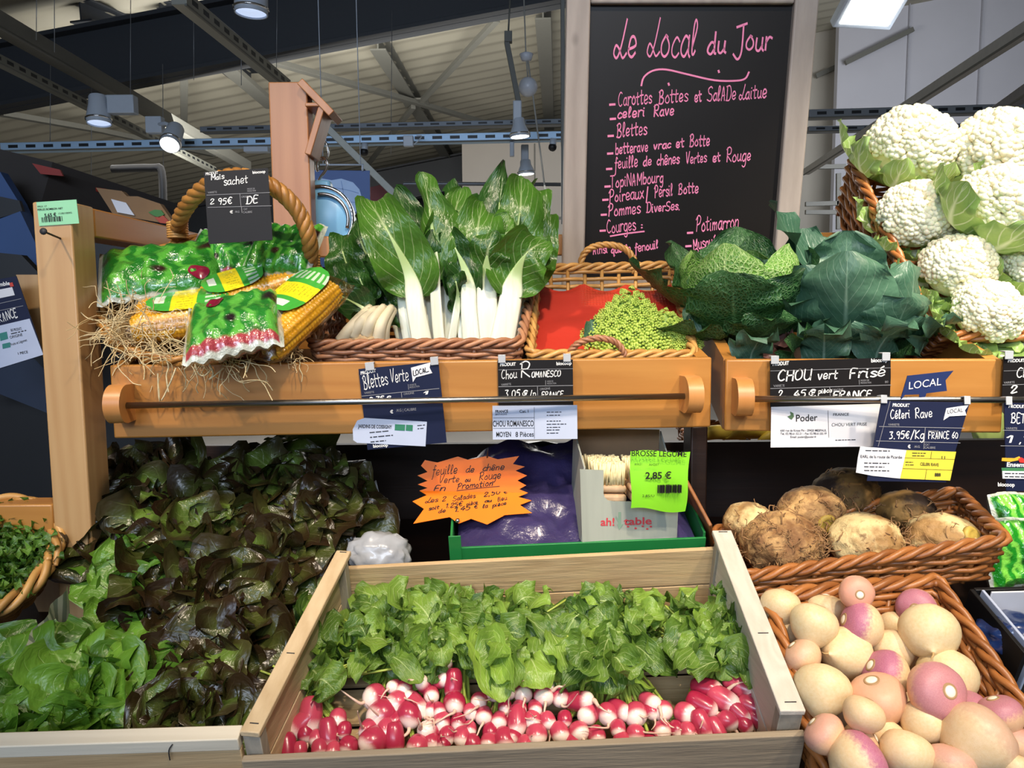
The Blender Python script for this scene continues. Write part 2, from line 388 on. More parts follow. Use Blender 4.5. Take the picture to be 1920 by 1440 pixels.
def leafmat(name, dark, light, vein, rough=.38, nveins=9, slant=1.1, ribw=.05, veinw=.12, trans=.22, blister=0, edge=None, spec=.5, netscale=0, veinmix=.75, base=None):
    n = NT(name); u, v = n.uv(); r = n.attr()
    d = n.math('ABSOLUTE', n.math('SUBTRACT', u, .5))
    big = n.noise(n.coord('Object', rand=True), 28, 3, .6)
    f = n.math('ADD', n.math('MULTIPLY', r, .65), n.math('MULTIPLY', n.math('SUBTRACT', big, .25), .75), clamp=True)
    col = n.mix(f, lin(dark), lin(light))
    if edge: col = n.mix(n.math('MULTIPLY', n.ss(n.math('ADD', d, n.math('MULTIPLY', big, .35)), .25, .62), .85), col, lin(edge))
    if base: col = n.mix(n.math('SUBTRACT', 1, n.ss(n.math('ADD', v, n.math('MULTIPLY', big, .12)), .05, .42)), col, lin(base))
    rib = n.math('SUBTRACT', 1, n.ss(n.math('ADD', d, n.math('MULTIPLY', v, ribw*.75)), ribw*.45, ribw))
    wob = n.math('MULTIPLY', n.noise(n.coord('UV'), 5, 2), .35)
    ph = n.math('ADD', n.math('SUBTRACT', n.math('MULTIPLY', v, nveins), n.math('MULTIPLY', d, nveins*slant)), wob)
    saw = n.math('ABSOLUTE', n.math('SUBTRACT', n.math('FRACT', ph), .5))
    sv = n.math('SUBTRACT', 1, n.ss(saw, veinw*.25, veinw))
    sv = n.math('MULTIPLY', sv, n.math('SUBTRACT', 1, n.ss(d, .25, .5)))
    mask = n.math('MAXIMUM', rib, n.math('MULTIPLY', sv, .65)); h = mask
    if netscale:
        vo = n.n('ShaderNodeTexVoronoi', {'Vector': n.coord('UV'), 'Scale': netscale}, feature='DISTANCE_TO_EDGE').outputs['Distance']
        net = n.math('SUBTRACT', 1, n.ss(vo, .015, .10)); mask = n.math('MAXIMUM', mask, n.math('MULTIPLY', net, .6))
        h = n.math('SUBTRACT', n.math('MULTIPLY', n.ss(vo, 0, .35), 1.6), mask)
    col = n.mix(n.math('MULTIPLY', mask, veinmix), col, lin(vein))
    n.set(base=col, rough=rough, spec=spec)
    hh = h
    if blister: hh = n.math('ADD', n.math('MULTIPLY', n.noise(n.coord('UV'), blister, 2), 2.0), n.math('MULTIPLY', h, -.5))
    n.bump(hh, .45, .0025)
    if trans:
        tr = n.n('ShaderNodeBsdfTranslucent', {'Color': n.mix(.4, col, lin(light))})
        mx = n.n('ShaderNodeMixShader', {0: trans, 1: n.b.outputs[0], 2: tr.outputs[0]})
        n.t.links.new(mx.outputs[0], n.o.inputs[0])
    return n.m
def wickermat(name, c1, c2, rough=.42):
    n = NT(name); r = n.attr(); g = n.noise(n.coord('Object', rand=True), 55, 3, .6)
    f = n.math('ADD', n.math('MULTIPLY', r, .6), n.math('MULTIPLY', g, .5), clamp=True)
    n.set(base=n.mix(f, lin(c1), lin(c2)), rough=rough, coat=.15, coatr=.35)
    n.bump(n.noise(n.coord('Object'), 420, 2), .2, .0008); return n.m
def emis(name, col, st):
    n = NT(name); n.set(base=lin(col), emit=lin(col), emits=st); return n.m

ORANGE = wood('oiled_pine', '#a2692c', '#c28c47', 'x', 40, .38, .7, bump=.05)
ORANGE_Y = wood('oiled_pine_side', '#a2692c', '#c28c47', 'y', 40, .38, .7, bump=.05)
ORANGE_Z = wood('oiled_pine_post', '#ab8050', '#cba877', 'z', 40, .42, 1.0, bump=.05)
REDPINE_Z = wood('reddish_pine_post', '#96603a', '#b98559', 'z', 40, .42, 1.0, knots=False, bump=.05)
KNOB = wood('beech_knob', '#b8793c', '#d3995c', 'z', 50, .4, .5, knots=False, bump=.03)
DARKWOOD = wood('dark_stained_board', '#1f100a', '#37201280'[:7], 'x', 40, .5, .8, knots=False)
CRATE_X = wood('raw_crate_board', '#a98b64', '#d4b98e', 'x', 70, .75, 1.2, coat=0, bump=.4)
CRATE_Y = wood('raw_crate_side', '#b59a74', '#dcc7a3', 'y', 70, .75, 1.0, coat=0, knots=False, bump=.3)
CRATE_PALE = wood('lit_crate_side', '#b9b0a2', '#dcd5c9', 'y', 70, .75, 1.0, coat=0, knots=False, bump=.3)  # stronger light on the crate's right side is put into this paler wood
CRATE_GREY = wood('weathered_crate_board', '#7a6c5a', '#a89880', 'x', 70, .8, 1.3, coat=0, bump=.45)
CRATE_END = wood('crate_corner_post', '#8a8274', '#b3aa9a', 'z', 70, .8, 1.0, coat=0, knots=False, bump=.3)
FRAMEWOOD = wood('grey_weathered_frame', '#8a7f77', '#b8aca2', 'z', 36, .6, 1.0, bump=.15)
WHITEWOOD = wood('pale_poplar_board', '#cfc4ae', '#e9e0cd', 'x', 60, .6, 1.0, coat=0, knots=False)
W_BROWN = wickermat('brown_willow', '#6e3d1c', '#b07038')
W_PINK = wickermat('reddish_willow', '#7c4a33', '#bb8660')
W_GOLD = wickermat('golden_willow', '#9a6a30', '#d6a45e')
W_HONEY = wickermat('honey_rattan', '#7f5222', '#c08a45')
STEEL = plain('brushed_steel', '#a9a6a2', .28, 1.0, var=.03)
CHROME = plain('chrome', '#d8d8d8', .12, 1.0, var=.02)
SLATE = plain('black_slate_plastic', '#171516', .5, var=.08, spec=.22)
NAVY = plain('navy_sign_plastic', '#161d3a', .45, var=.06, spec=.25)
CHALKBOARD = plain('black_chalkboard', '#15110f', .42, var=.15, vs=6, spec=.35)
PINKCHALK = plain('pink_chalk_marker', '#f08ab4', .8, var=.08)
WHITEINK = plain('white_marker', '#e6e6e4', .7, var=.04)
GREYINK = plain('grey_print', '#8e8f94', .7)
BLACKINK = plain('black_ink', '#181614', .6)
PAPER = plain('white_paper', '#d9dae0', .55, var=.02)
PAPER_BLUE = plain('bluish_paper', '#b9c3da', .5, var=.03)
YELLOWPAPER = plain('yellow_paper', '#d8c63a', .55, var=.02)
GREENSTICK = plain('lime_sticker', '#86d62a', .4, var=.03)
MINTPAPER = plain('mint_price_paper', '#8fd0a4', .6, var=.03)
ORANGEPAPER = plain('fluorescent_orange_card', '#ff7a12', .45, var=.04)
REDPAPER = plain('red_liner_paper', '#c23322', .42, var=.06, vs=14, bump=.35)
DARKGREY = plain('dark_grey_paint', '#2a2c30', .6)
BLACK = plain('black_plastic', '#0e0e10', .5)
# ------------------------------------------------------------------ the hall: floor, roof, walls, steel
def mat_deck():
    n = NT('corrugated_roof_deck'); c = n.coord('Object')
    rot = n.n('ShaderNodeMapping', {'Vector': c}).outputs[0]
    y = n.n('ShaderNodeSeparateXYZ', {0: rot}).outputs[1]
    w = n.math('SINE', n.math('MULTIPLY', y, 2*math.pi/.30))
    f = n.noise(c, 1.2, 3)
    n.set(base=n.mix(f, lin('#77725c'), lin('#8b8670')), rough=.6); n.bump(w, .8, .05); return n.m
DECK = mat_deck()
STEELDARK = plain('dark_painted_steel', '#262a30', .55, var=.05)
STEELGREY = plain('grey_painted_steel', '#5e5e58', .55, var=.05)
TRAY = plain('galvanised_tray', '#8fa3b4', .4, .6, var=.04)
WALLW = plain('cream_wall_panel', '#a7a097', .8, var=.03, vs=2)
WALLD = plain('dark_wall_panel', '#22272c', .8, var=.03, vs=2)
FLOORM = plain('grey_floor_tiles', '#7d7a76', .5, var=.08, vs=3)
RS = .185
def roof_z(x): return 4.40 + RS * (x - .375)
fl = MB(); box(fl, (-14, -5, -.1), (14, 16, 0), 0); struct('floor', fl, FLOORM)
# corrugated deck as real folds running across the hall
d = MB(); ys = np.arange(-5, 16.01, .075); prof = [0, .03, .03, 0]
vs = []; fs = []
for i, y in enumerate(ys):
    dz = prof[i % 4] * .9
    for x in (-14, 14): vs.append((x, y, roof_z(x) + dz))
for i in range(len(ys)-1): fs.append((2*i, 2*i+1, 2*i+3, 2*i+2))
d.add(vs, fs); DECK2 = plain('roof_deck_paint', '#8b8779', .65, var=.05, vs=1.5)
struct('ceiling', d, DECK2)
wb = MB(); box(wb, (-14, 15.4, 0), (14, 15.6, 7.5), 0); struct('wall_back', wb, WALLD)
wl = MB(); box(wl, (-14.2, -5, 0), (-14, 16, 7.5), 0); struct('wall_left', wl, WALLD)
wr = MB(); box(wr, (14, -5, 0), (14.2, 16, 7.5), 0); struct('wall_right', wr, WALLW)
# lower cream partition behind the aisle, in front of the back wall
p1 = at(866, 268, 12); p2 = at(1925, 268, 12)
pw = MB(); box(pw, (p1.x, 12, 0), (9, 12.15, p1.z), .0)
for k in range(6): box(pw, (p1.x + 1.1 + k*1.25, 11.985, .0), (p1.x + 1.115 + k*1.25, 12.0, p1.z-.02), 0, m=1)
box(pw, (p1.x + .05, 11.97, at(1000, 412, 12).z), (9, 12, at(1000, 412, 12).z + .04), 0, m=1)
struct('wall_partition', pw, [WALLW, STEELGREY])
# upper pale gable panels at the right
gp = MB()
g0 = at(1575, 0, 10.5).x
box(gp, (g0, 10.5, 1.6), (11, 10.6, 6.3), 0)
for k in range(5): box(gp, (g0 + .9 + k*.95, 10.47, 2.2), (g0 + .915 + k*.95, 10.5, 6.2), 0, m=1)
struct('wall_gable', gp, [plain('pale_gable_cladding', '#a9a9b0', .7, var=.03, vs=2), plain('cladding_joint', '#8f8f95', .7)])
gq = MB(); box(gq, (at(1420, 0, 11).x, 11.0, 1.0), (g0 + .2, 11.1, 5.8), 0); struct('wall_niche', gq, plain('beige_gable_cladding', '#9b968c', .7, var=.03, vs=2))
RN = (-RS, 0, 1)
def roofpt(px, py, drop=.06): return hit(px, py, (.375, 6, 4.40 - drop), RN)
trim_no = [0]
def trim(mb, m): trim_no[0] += 1; return struct('trim_%d' % trim_no[0], mb, m)
def ibeam(p, q, w, h, t=.03, upv=(0, 0, 1)):
    mb = MB(); p = Vector(p); q = Vector(q); u = Vector(upv)
    bar(mb, p, q, t, h, upv, .002)
    for s in (-1, 1): bar(mb, p + u*(s*(h/2 - t/2)), q + u*(s*(h/2 - t/2)), w, t, upv, .002)
    return mb
# deep main rafter, following the roof slope
a = at(-220, 0, 6.0); x0 = -6.5; x1 = 3.2
lowz = lambda x: at(0, 207, 6.0).z + (x - at(0, 207, 6.0).x) * (at(1050, 8, 6.0).z - at(0, 207, 6.0).z) / (at(1050, 8, 6.0).x - at(0, 207, 6.0).x)
Hh = .47
trim(ibeam((x0, 6, lowz(x0)+Hh/2), (x1, 6, lowz(x1)+Hh/2), .2, Hh, .03), STEELDARK)
trim(ibeam((-9, 13.6, roof_z(-9)-.42), (3.2, 13.6, roof_z(3.2)-.42), .25, .6, .03), STEELDARK)
# purlins running away from the viewer
for (ax, ay, bx, by, w, mt) in ((708, 78, 850, 310, .16, STEELGREY), (1018, 20, 1030, 235, .16, STEELGREY), (300, 20, 470, 150, .18, STEELDARK), (150, 20, 395, 120, .2, STEELDARK)):
    A = roofpt(ax, ay); B = roofpt(bx, by); trim(ibeam(A, B, w, .16, .015), mt)
# wind bracing in the plane of the roof
for (ax, ay, bx, by, w) in ((510, 115, 780, 192, .09), (780, 192, 935, 238, .09), (932, 36, 790, 190, .06), (775, 200, 690, 308, .06), (345, 140, 345, 235, .07), (0, 212, 190, 245, .09), (190, 245, 400, 290, .07), (420, 120, 512, 200, .16)):
    mb = MB(); bar(mb, roofpt(ax, ay, .2), roofpt(bx, by, .2), w, .05); trim(mb, STEELGREY)
gus = MB(); c = roofpt(780, 192, .17); box(gus, c - Vector((.16, .18, .01)), c + Vector((.16, .18, .01)), .004); trim(gus, STEELGREY)
# hanging things: lighting tracks running down the hall
def slotted(base, n_slots, name):
    """galvanised rail paint with a punched slot row running along it"""
    n = NT(name); u, v = n.uv()
    ph = n.math('FRACT', n.math('MULTIPLY', u, n_slots))
    k = n.math('MULTIPLY', n.math('GREATER_THAN', ph, .45), n.math('MULTIPLY', n.math('GREATER_THAN', v, .3), n.math('LESS_THAN', v, .7)))
    n.set(base=n.mix(k, lin(base), lin('#1d2024')), rough=.45, metal=.3); return n.m
def track(name, label, pts, w, h, mt, cat='lighting track', holes=False):
    mb = MB(); p, q = pts; bar(mb, p, q, w, h, (0, 0, 1), .003)
    L = (q - p).length; dd = (q - p).normalized(); sd = Vector((dd.y, -dd.x, 0)).normalized()
    m = slotted(mt, int(L / .11), 'slotted_rail') if holes else mt
    t = Thing(name, label, cat, (p + q) / 2); t.part('rail', mb, m)
    lip = MB(); bar(lip, p + sd*w*.42 + Vector((0, 0, -h/2)), q + sd*w*.42 + Vector((0, 0, -h/2)), w*.16, h*.2); t.part('lip', lip, STEELGREY)
    return t
HALLZ = 2.92
def atz(px, py, z): return hit(px, py, (0, 0, z), (0, 0, 1))
T1 = (atz(-60, 10, 2.9), atz(462, 311, 2.9)); track('lighting_track', 'grey lighting track holding the unlit barrel spotlight, upper left', T1, .10, .09, STEELGREY)
T2 = (atz(335, -5, 2.75), atz(535, 160, 2.75)); track('lighting_track', 'perforated cable tray running behind the tall bracket post', T2, .07, .06, '#8a8a80', holes=True, cat='cable tray')
T3 = (atz(-60, 84, 2.75), atz(400, 318, 2.75)); track('lighting_track', 'grey perforated track at far left below the spotlight track', T3, .06, .05, '#77786f', holes=True)
def cross(px0, py0, px1, py1, Y, h, label, mt, nm='cable_tray', cat='cable tray'):
    p = at(px0, py0, Y); q = at(px1, py1, Y + .0); return track(nm, label, (p, q), .1, h, mt, cat, holes=True)
cross(10, 278, 1060, 256, 5.0, .048, 'blue-lit perforated cable tray crossing the hall behind the lit spotlight', '#a5c4e0')  # the blue cast of the daylight is put into this tray's colour
cross(380, 245, 1062, 230, 5.6, .035, 'thin grey rail crossing the hall just above the blue-lit cable tray', '#6b727a')
cross(1512, 216, 1930, 204, 5.2, .05, 'dark cable tray crossing in front of the pale gable, right of the chalkboard', '#7c8084')
cross(1512, 244, 1930, 236, 5.8, .035, 'thin rail below the dark cable tray at right', '#7d8288')
T4 = (atz(1512, 322, 2.5), atz(1935, 48, 2.5)); track('lighting_track', 'long grey lighting track slanting up to the right edge', T4, .05, .05, plain('track_paint', '#adaca8', .5, .2))
T5 = (atz(1795, 262, 2.35), atz(1935, 165, 2.35)); track('lighting_track', 'short dark track behind the upper cauliflowers', T5, .06, .05, plain('worn_track_paint', '#77777a', .5, .2))
A = hit(1585, 118, (0, 10.4, 0), (0, 1, 0)); B = hit(1712, 55, (0, 10.4, 0), (0, 1, 0)); bb = MB(); bar(bb, A, B, .05, .06); trim(bb, STEELGREY)
A = hit(1530, 143, (0, 10.9, 0), (0, 1, 0)); B = hit(1566, 126, (0, 10.9, 0), (0, 1, 0)); bb = MB(); bar(bb, A, B, .05, .06); trim(bb, STEELGREY)
for (ax, ay, bx, by) in ((1520, 313, 1585, 312), (1572, 325, 1572, 430), (1510, 383, 1600, 380), (1510, 398, 1600, 398)):
    bb = MB(); bar(bb, at(ax, ay, 9), at(bx, by, 9), .04, .05); trim(bb, STEELGREY)
# spotlights
LAMPBODY = plain('pale_grey_lamp_shell', '#b6bfca', .35, var=.02); GLOW = emis('lit_lamp_glass', '#fff4e0', 14); DIMGLASS = emis('dim_lamp_glass', '#cfe0ff', .8)
def barrel(top, bot, r0_, r1_, glow, nm, label, boxc=None, boxs=None, link=True):
    top = Vector(top); bot = Vector(bot); t = Thing(nm, label, 'spotlight', top)
    ax = (bot - top); L = ax.length; M = Matrix.Translation(top) @ ax.to_track_quat('Z', 'Y').to_matrix().to_4x4()
    mb = MB(); lathe(mb, [(0, -.005), (r0_*.9, 0), (r0_, .01), (r0_*1.05, L*.35), (r1_, L*.8), (r1_, L), (r1_*.93, L), (r1_*.9, L*.9)], 24, M)
    t.part('housing', mb, LAMPBODY, sharp=40)
    g = MB(); lathe(g, [(0, L*.93), (r1_*.9, L*.93), (r1_*.9, L*.95)], 24, M); t.part('lens', g, glow)
    rg = MB(); lathe(rg, [(r1_*.95, L*.82), (r1_*1.08, L*.82), (r1_*1.08, L*.88), (r1_*.95, L*.88)], 24, M); t.part('ring', rg, CHROME)
    if boxc is not None:
        b = MB(); c = Vector(boxc); box(b, c - Vector(boxs)/2, c + Vector(boxs)/2, .006); t.part('ballast_box', b, LAMPBODY)
        arm = MB(); tube(arm, [c, (c + top)/2 + Vector((0, 0, .02)), top], .012, 8); t.part('arm', arm, LAMPBODY)
    return t
Y = 4.9
barrel(at(184, 180, Y), at(186, 232, Y-.02), .055, .072, DIMGLASS, 'spotlight', 'unlit grey barrel spotlight under the left track', at(230, 197, Y), (.165, .07, .11))
barrel(at(330, 240, Y-.1), at(318, 272, Y-.22), .05, .058, GLOW, 'spotlight', 'glowing round spotlight above the maize basket price slate', at(291, 235, Y), (.10, .06, .10))
Y = 4.2
barrel(at(471, -35, Y), at(471, 26, Y), .08, .085, DIMGLASS, 'spotlight', 'silver barrel spotlight cut by the top edge of the photo')
barrel(at(972, 222, 4.6), at(975, 257, 4.6), .035, .058, GLOW, 'spotlight', 'lit pendant spotlight, upper of the two left of the chalkboard', at(970, 208, 4.6), (.05, .05, .11))
barrel(at(985, 300, 5.2), at(987, 327, 5.2), .035, .055, GLOW, 'spotlight', 'lit pendant spotlight, lower of the two left of the chalkboard', at(984, 288, 5.2), (.05, .05, .11))
barrel(at(1003, 368, 6.4), at(998, 393, 6.4), .05, .06, GLOW, 'spotlight', 'small lit spotlight just above the right chard leaves')
b = MB(); p = at(955, 10, 4.6); q = at(972, 195, 4.6); bar(b, at(950, 78, 4.6), at(972, 190, 4.6), .03, .03); tube(b, [at(957, -10, 4.6), at(953, 62, 4.6)], .005, 6); bar(b, at(953, 60, 4.6), at(953, 80, 4.6), .045, .045)
single('lamp_rod', b, STEELGREY, 'dark drop rod carrying the upper pendant spotlight', 'rod')
# pulleys / globes on a cable
wh = plain('white_globe_plastic', '#c6cad2', .35, var=.02)
b = MB(); c = at(990, 163, 4.8); ball(b, c, .058, 3)
t = Thing('pendant_globe', 'white ball hanging on cables beside the chalkboard', 'globe', c); t.part('ball', b, wh)
b = MB(); c2 = at(987, 105, 4.8); M = Matrix.Translation(c2); lathe(b, [(0, -.03), (.03, -.025), (.042, .01), (.02, .02), (0, .02)], 16, M); t.part('cap', b, wh)
b = MB(); tube(b, [at(982, -10, 4.8), at(986, 100, 4.8), at(990, 150, 4.8)], .004, 6); tube(b, [at(990, 115, 4.8), at(998, 170, 4.8), at(1015, 300, 4.8), at(1030, 420, 4.8)], .005, 6); t.part('cable', b, plain('pale_cable', '#a0a09a', .6))
# round security cameras
for (px, py, lab) in ((683, 285, 'small black domed camera under the cable tray, right of the tall post'), (1036, 276, 'small black domed camera at the left edge of the chalkboard')):
    c = at(px, py, 4.8); t = Thing('dome_camera', lab, 'camera', c)
    b = MB(); ball(b, c, .026, 2); t.part('dome', b, BLACK)
    b = MB(); tube(b, [c, c + Vector((.005, 0, .05))], .02, 10); t.part('mount', b, LAMPBODY)
# bright skylight lamp at upper right
O = at(1640, 10, 6.0); b = MB(); 
t = Thing('ceiling_light', 'glaring square ceiling light at the top edge right of the chalkboard', 'ceiling light', O)
M = Matrix.Translation(O) @ Euler((math.radians(-35), 0, math.radians(8))).to_matrix().to_4x4()
b = MB(); box(b, (-.24, -.2, .0), (.24, .2, .08), .01, M); t.part('frame', b, LAMPBODY)
b = MB(); box(b, (-.20, -.16, -.006), (.20, .16, .002), .002, M); t.part('diffuser', b, emis('lamp_diffuser', '#fffaf0', 16))
# small white junction box and hanging wires
b = MB(); c = at(766, 265, 4.85); box(b, c - Vector((.03, .02, .032)), c + Vector((.03, .02, .032)), .004); tube(b, catmull([c + Vector((.03, 0, -.02)), c + Vector((.06, -.01, .0)), c + Vector((.08, 0, .03)), c + Vector((.05, 0, .035))], 5), .004, 6)
single('junction_box', b, LAMPBODY, 'small white junction box clipped on the blue-lit cable tray', 'junction box')
b = MB(); c = at(482, 281, 4.85); box(b, c - Vector((.075, .03, .016)), c + Vector((.075, .03, .016)), .004); single('junction_box', b, LAMPBODY, 'flat pale box under the blue-lit tray near the tall post', 'junction box')
b = MB(); c = at(960, 280, 5.0); box(b, c - Vector((.014, .02, .045)), c + Vector((.014, .02, .045)), .004); single('wall_bracket', b, LAMPBODY, 'slim pale bracket hanging from the tray left of the lit pendants', 'bracket')
Rw = random.Random(3)
for k, (px, pt, pb, Y) in enumerate(((69, 0, 75, 4.4), (102, 0, 98, 4.4), (245, 40, 185, 4.9), (363, 30, 150, 5.2), (452, 110, 160, 5.0), (520, 0, 130, 5.3), (735, 60, 290, 5.6), (305, 160, 330, 5.2), (172, 180, 330, 5.2), (95, 130, 280, 5))):
    b = MB(); tube(b, [at(px, pt - 40, Y), at(px + Rw.uniform(-2, 2), pb, Y)], .0022, 5)
    single('suspension_wire', b, plain('wire_grey', '#8a8d90', .4, .5) if k == 0 else bpy.data.materials['wire_grey'], 'thin vertical wire hanging from the dark roof', 'wire', group='suspension wires under the roof')
# vertical perforated strut left of the board
b = MB(); bar(b, at(1055, 0, 3.5), at(1056, 420, 3.5), .018, .018); single('hanging_strut', b, STEELGREY, 'slim vertical strut hugging the left edge of the chalkboard', 'strut')
# ------------------------------------------------------------------ display stand of oiled pine
SL = .23                                             # slope of the display boxes' floors
def V(*a): return Vector(a)
PX0, PX1 = at(77, 600, 1.2).x, at(146, 600, 1.2).x
st = Thing('display_stand', 'orange pine produce stand with square posts, at left and behind the boxes', 'display stand', (0, 1.3, 0))
ptop = at(110, 378, 1.2).z
m = MB(); box(m, (PX0-.002, 1.2, .0), (PX1, 1.265, ptop), .003); st.part('post', m, ORANGE_Z, label='square pine post with a green price paper at its top')
m = MB(); box(m, (PX1-.06, 1.2655, ptop-.048), (PX1, 1.76, ptop-.002), .003); st.part('side_rail', m, ORANGE_Y)
m = MB(); box(m, (PX1, 1.725, ptop-.052), (.92, 1.75, ptop-.006), .003); st.part('rear_rail', m, ORANGE)
bx0, bx1 = at(508, 300, 1.68).x, at(580, 300, 1.68).x
btop = at(545, 153, 1.68).z
m = MB(); box(m, (bx0, 1.68, .0), (bx1, 1.7245, btop), .003); st.part('tall_post', m, REDPINE_Z, label='tall reddish post with a triangular bracket')
# triangular bracket on the right side of the tall post
m = MB()
A = at(580, 153, 1.7); Bk = at(630, 215, 1.7); Cc = at(585, 300, 1.7)
bar(m, A + V(-.01, 0, -.010), Bk + V(0, 0, -.008), .085, .016, (0, 0, 1))
bar(m, at(581, 205, 1.7), at(614, 205, 1.7), .08, .008, (0, 0, 1))
bar(m, at(611, 208, 1.7), at(585, 296, 1.7), .075, .014, (1, 0, 0))
st.part('bracket', m, REDPINE_Z)
# lower rail, dark deck and the dark boards behind
deckz = lambda y: .735 + .30 * (y - .78)
m = MB(); Md = frame_from((0, .55, deckz(.55)), (1, 0, 0), (0, -.30, 1)); box(m, (-1.3, 0, -.03), (1.3, 1.05, 0), .002, Md); st.part('deck', m, DARKWOOD)
zb = at(960, 842, 1.5).z
m = MB(); box(m, (PX1, 1.56, .95), (1.3, 1.585, zb), .002); st.part('back_board', m, DARKWOOD)
m = MB(); zl = at(130, 940, 1.22).z; box(m, (PX0-.3, 1.2, zl-.05), (PX0-.0025, 1.25, zl), .003); st.part('lower_rail', m, ORANGE)
cx0, cx1 = at(1337, 900, 1.36).x, at(1362, 900, 1.36).x
m = MB(); box(m, (.315, 1.34, .0), (.345, 1.40, 1.19), .003); st.part('middle_post', m, DARKWOOD)

class ShelfBox: pass
def shelf_box(nm, label, A, B, hgt, depth, k0, k1, bar_end=None, knob_r=True):
    ex = (B - A); L = ex.length; M = frame_from(A, ex, (0, 0, 1))
    t = Thing(nm, label, 'shelf box', M @ V(L/2, depth/2, -hgt))
    m = MB(); box(m, (0, 0, -hgt), (L, .02, 0), .003, M); t.part('front_panel', m, ORANGE)
    for x in (0, L-.02):
        m = MB(); pts = [(.0205, -hgt), (depth, -hgt + SL*depth), (depth, SL*depth), (.0205, 0)]
        vs = [M @ V(x+dx, y, z) for dx in (0, .02) for (y, z) in pts]
        m.add(vs, [(0, 1, 2, 3), (7, 6, 5, 4)] + [(i, i+4, (i+1) % 4 + 4, (i+1) % 4) for i in range(4)], [(0, 0)]*8)
        t.part('side_panel', m, ORANGE_Y, smooth=False)
    m = MB(); Mf = M @ Matrix.Translation((0, .0205, -hgt+.012)) @ Euler((math.atan(SL), 0, 0)).to_matrix().to_4x4()
    box(m, (.0205, 0, 0), (L-.0205, depth*1.02, .012), .001, Mf); t.part('floor_panel', m, DARKWOOD)
    m = MB(); yb = depth; box(m, (.0205, yb, -hgt + SL*depth + .01), (L-.0205, yb+.015, SL*depth-.005), .002, M); t.part('back_panel', m, ORANGE)
    ks = [k0] + ([k1] if knob_r else [])
    for kx in ks:
        m = MB(); n = 26; prof = [(-.0, .028), (-.0, -.028)]
        out = [(.0, .028)] + [(-.026 - .029*math.sin(a), .029*math.cos(a)) for a in np.linspace(.05, math.pi-.05, 18)] + [(.0, -.028)]
        vs = [M @ V(kx-.012, y, z - hgt*.5) for y, z in out] + [M @ V(kx+.012, y, z - hgt*.5) for y, z in out]; q = len(out)
        m.add(vs, [tuple(range(q))[::-1], tuple(range(q, 2*q))] + [(i, (i+1) % q, (i+1) % q + q, i+q) for i in range(q)], [(0, 0)]*(2*q))
        o = t.part('bar_knob', m, KNOB, sharp=30)
    m = MB(); tube(m, [M @ V(k0 + .0125, -.03, -hgt*.5-.002), M @ V((k1 if knob_r else bar_end) - .0125, -.03, -hgt*.5-.002)], .0049, 14); t.part('hanging_bar', m, STEEL)
    b = ShelfBox(); b.M = M; b.L = L; b.h = hgt; b.t = t
    b.fl = lambda x, y, h=0.0: M @ V(x, y, -hgt + .026 + SL*(y-.02) + h)          # a point on the sloping floor
    return b
LA, LB_ = at(205, 685, 1.17), at(1335, 668, 1.225); LB_.z = LA.z + .002
LBX = shelf_box('shelf_box', 'long orange pine shelf box holding the maize, chard and romanesco baskets', LA, LB_, .113, .41, .023, .895)
RA, RB_ = at(1361, 674, 1.20), at(1886, 671, 1.16); RB_.z = RA.z
RBX = shelf_box('shelf_box', 'shorter orange pine shelf box holding the savoy cabbages', RA, RB_, .113, .41, .022, .9, bar_end=.60, knob_r=False)

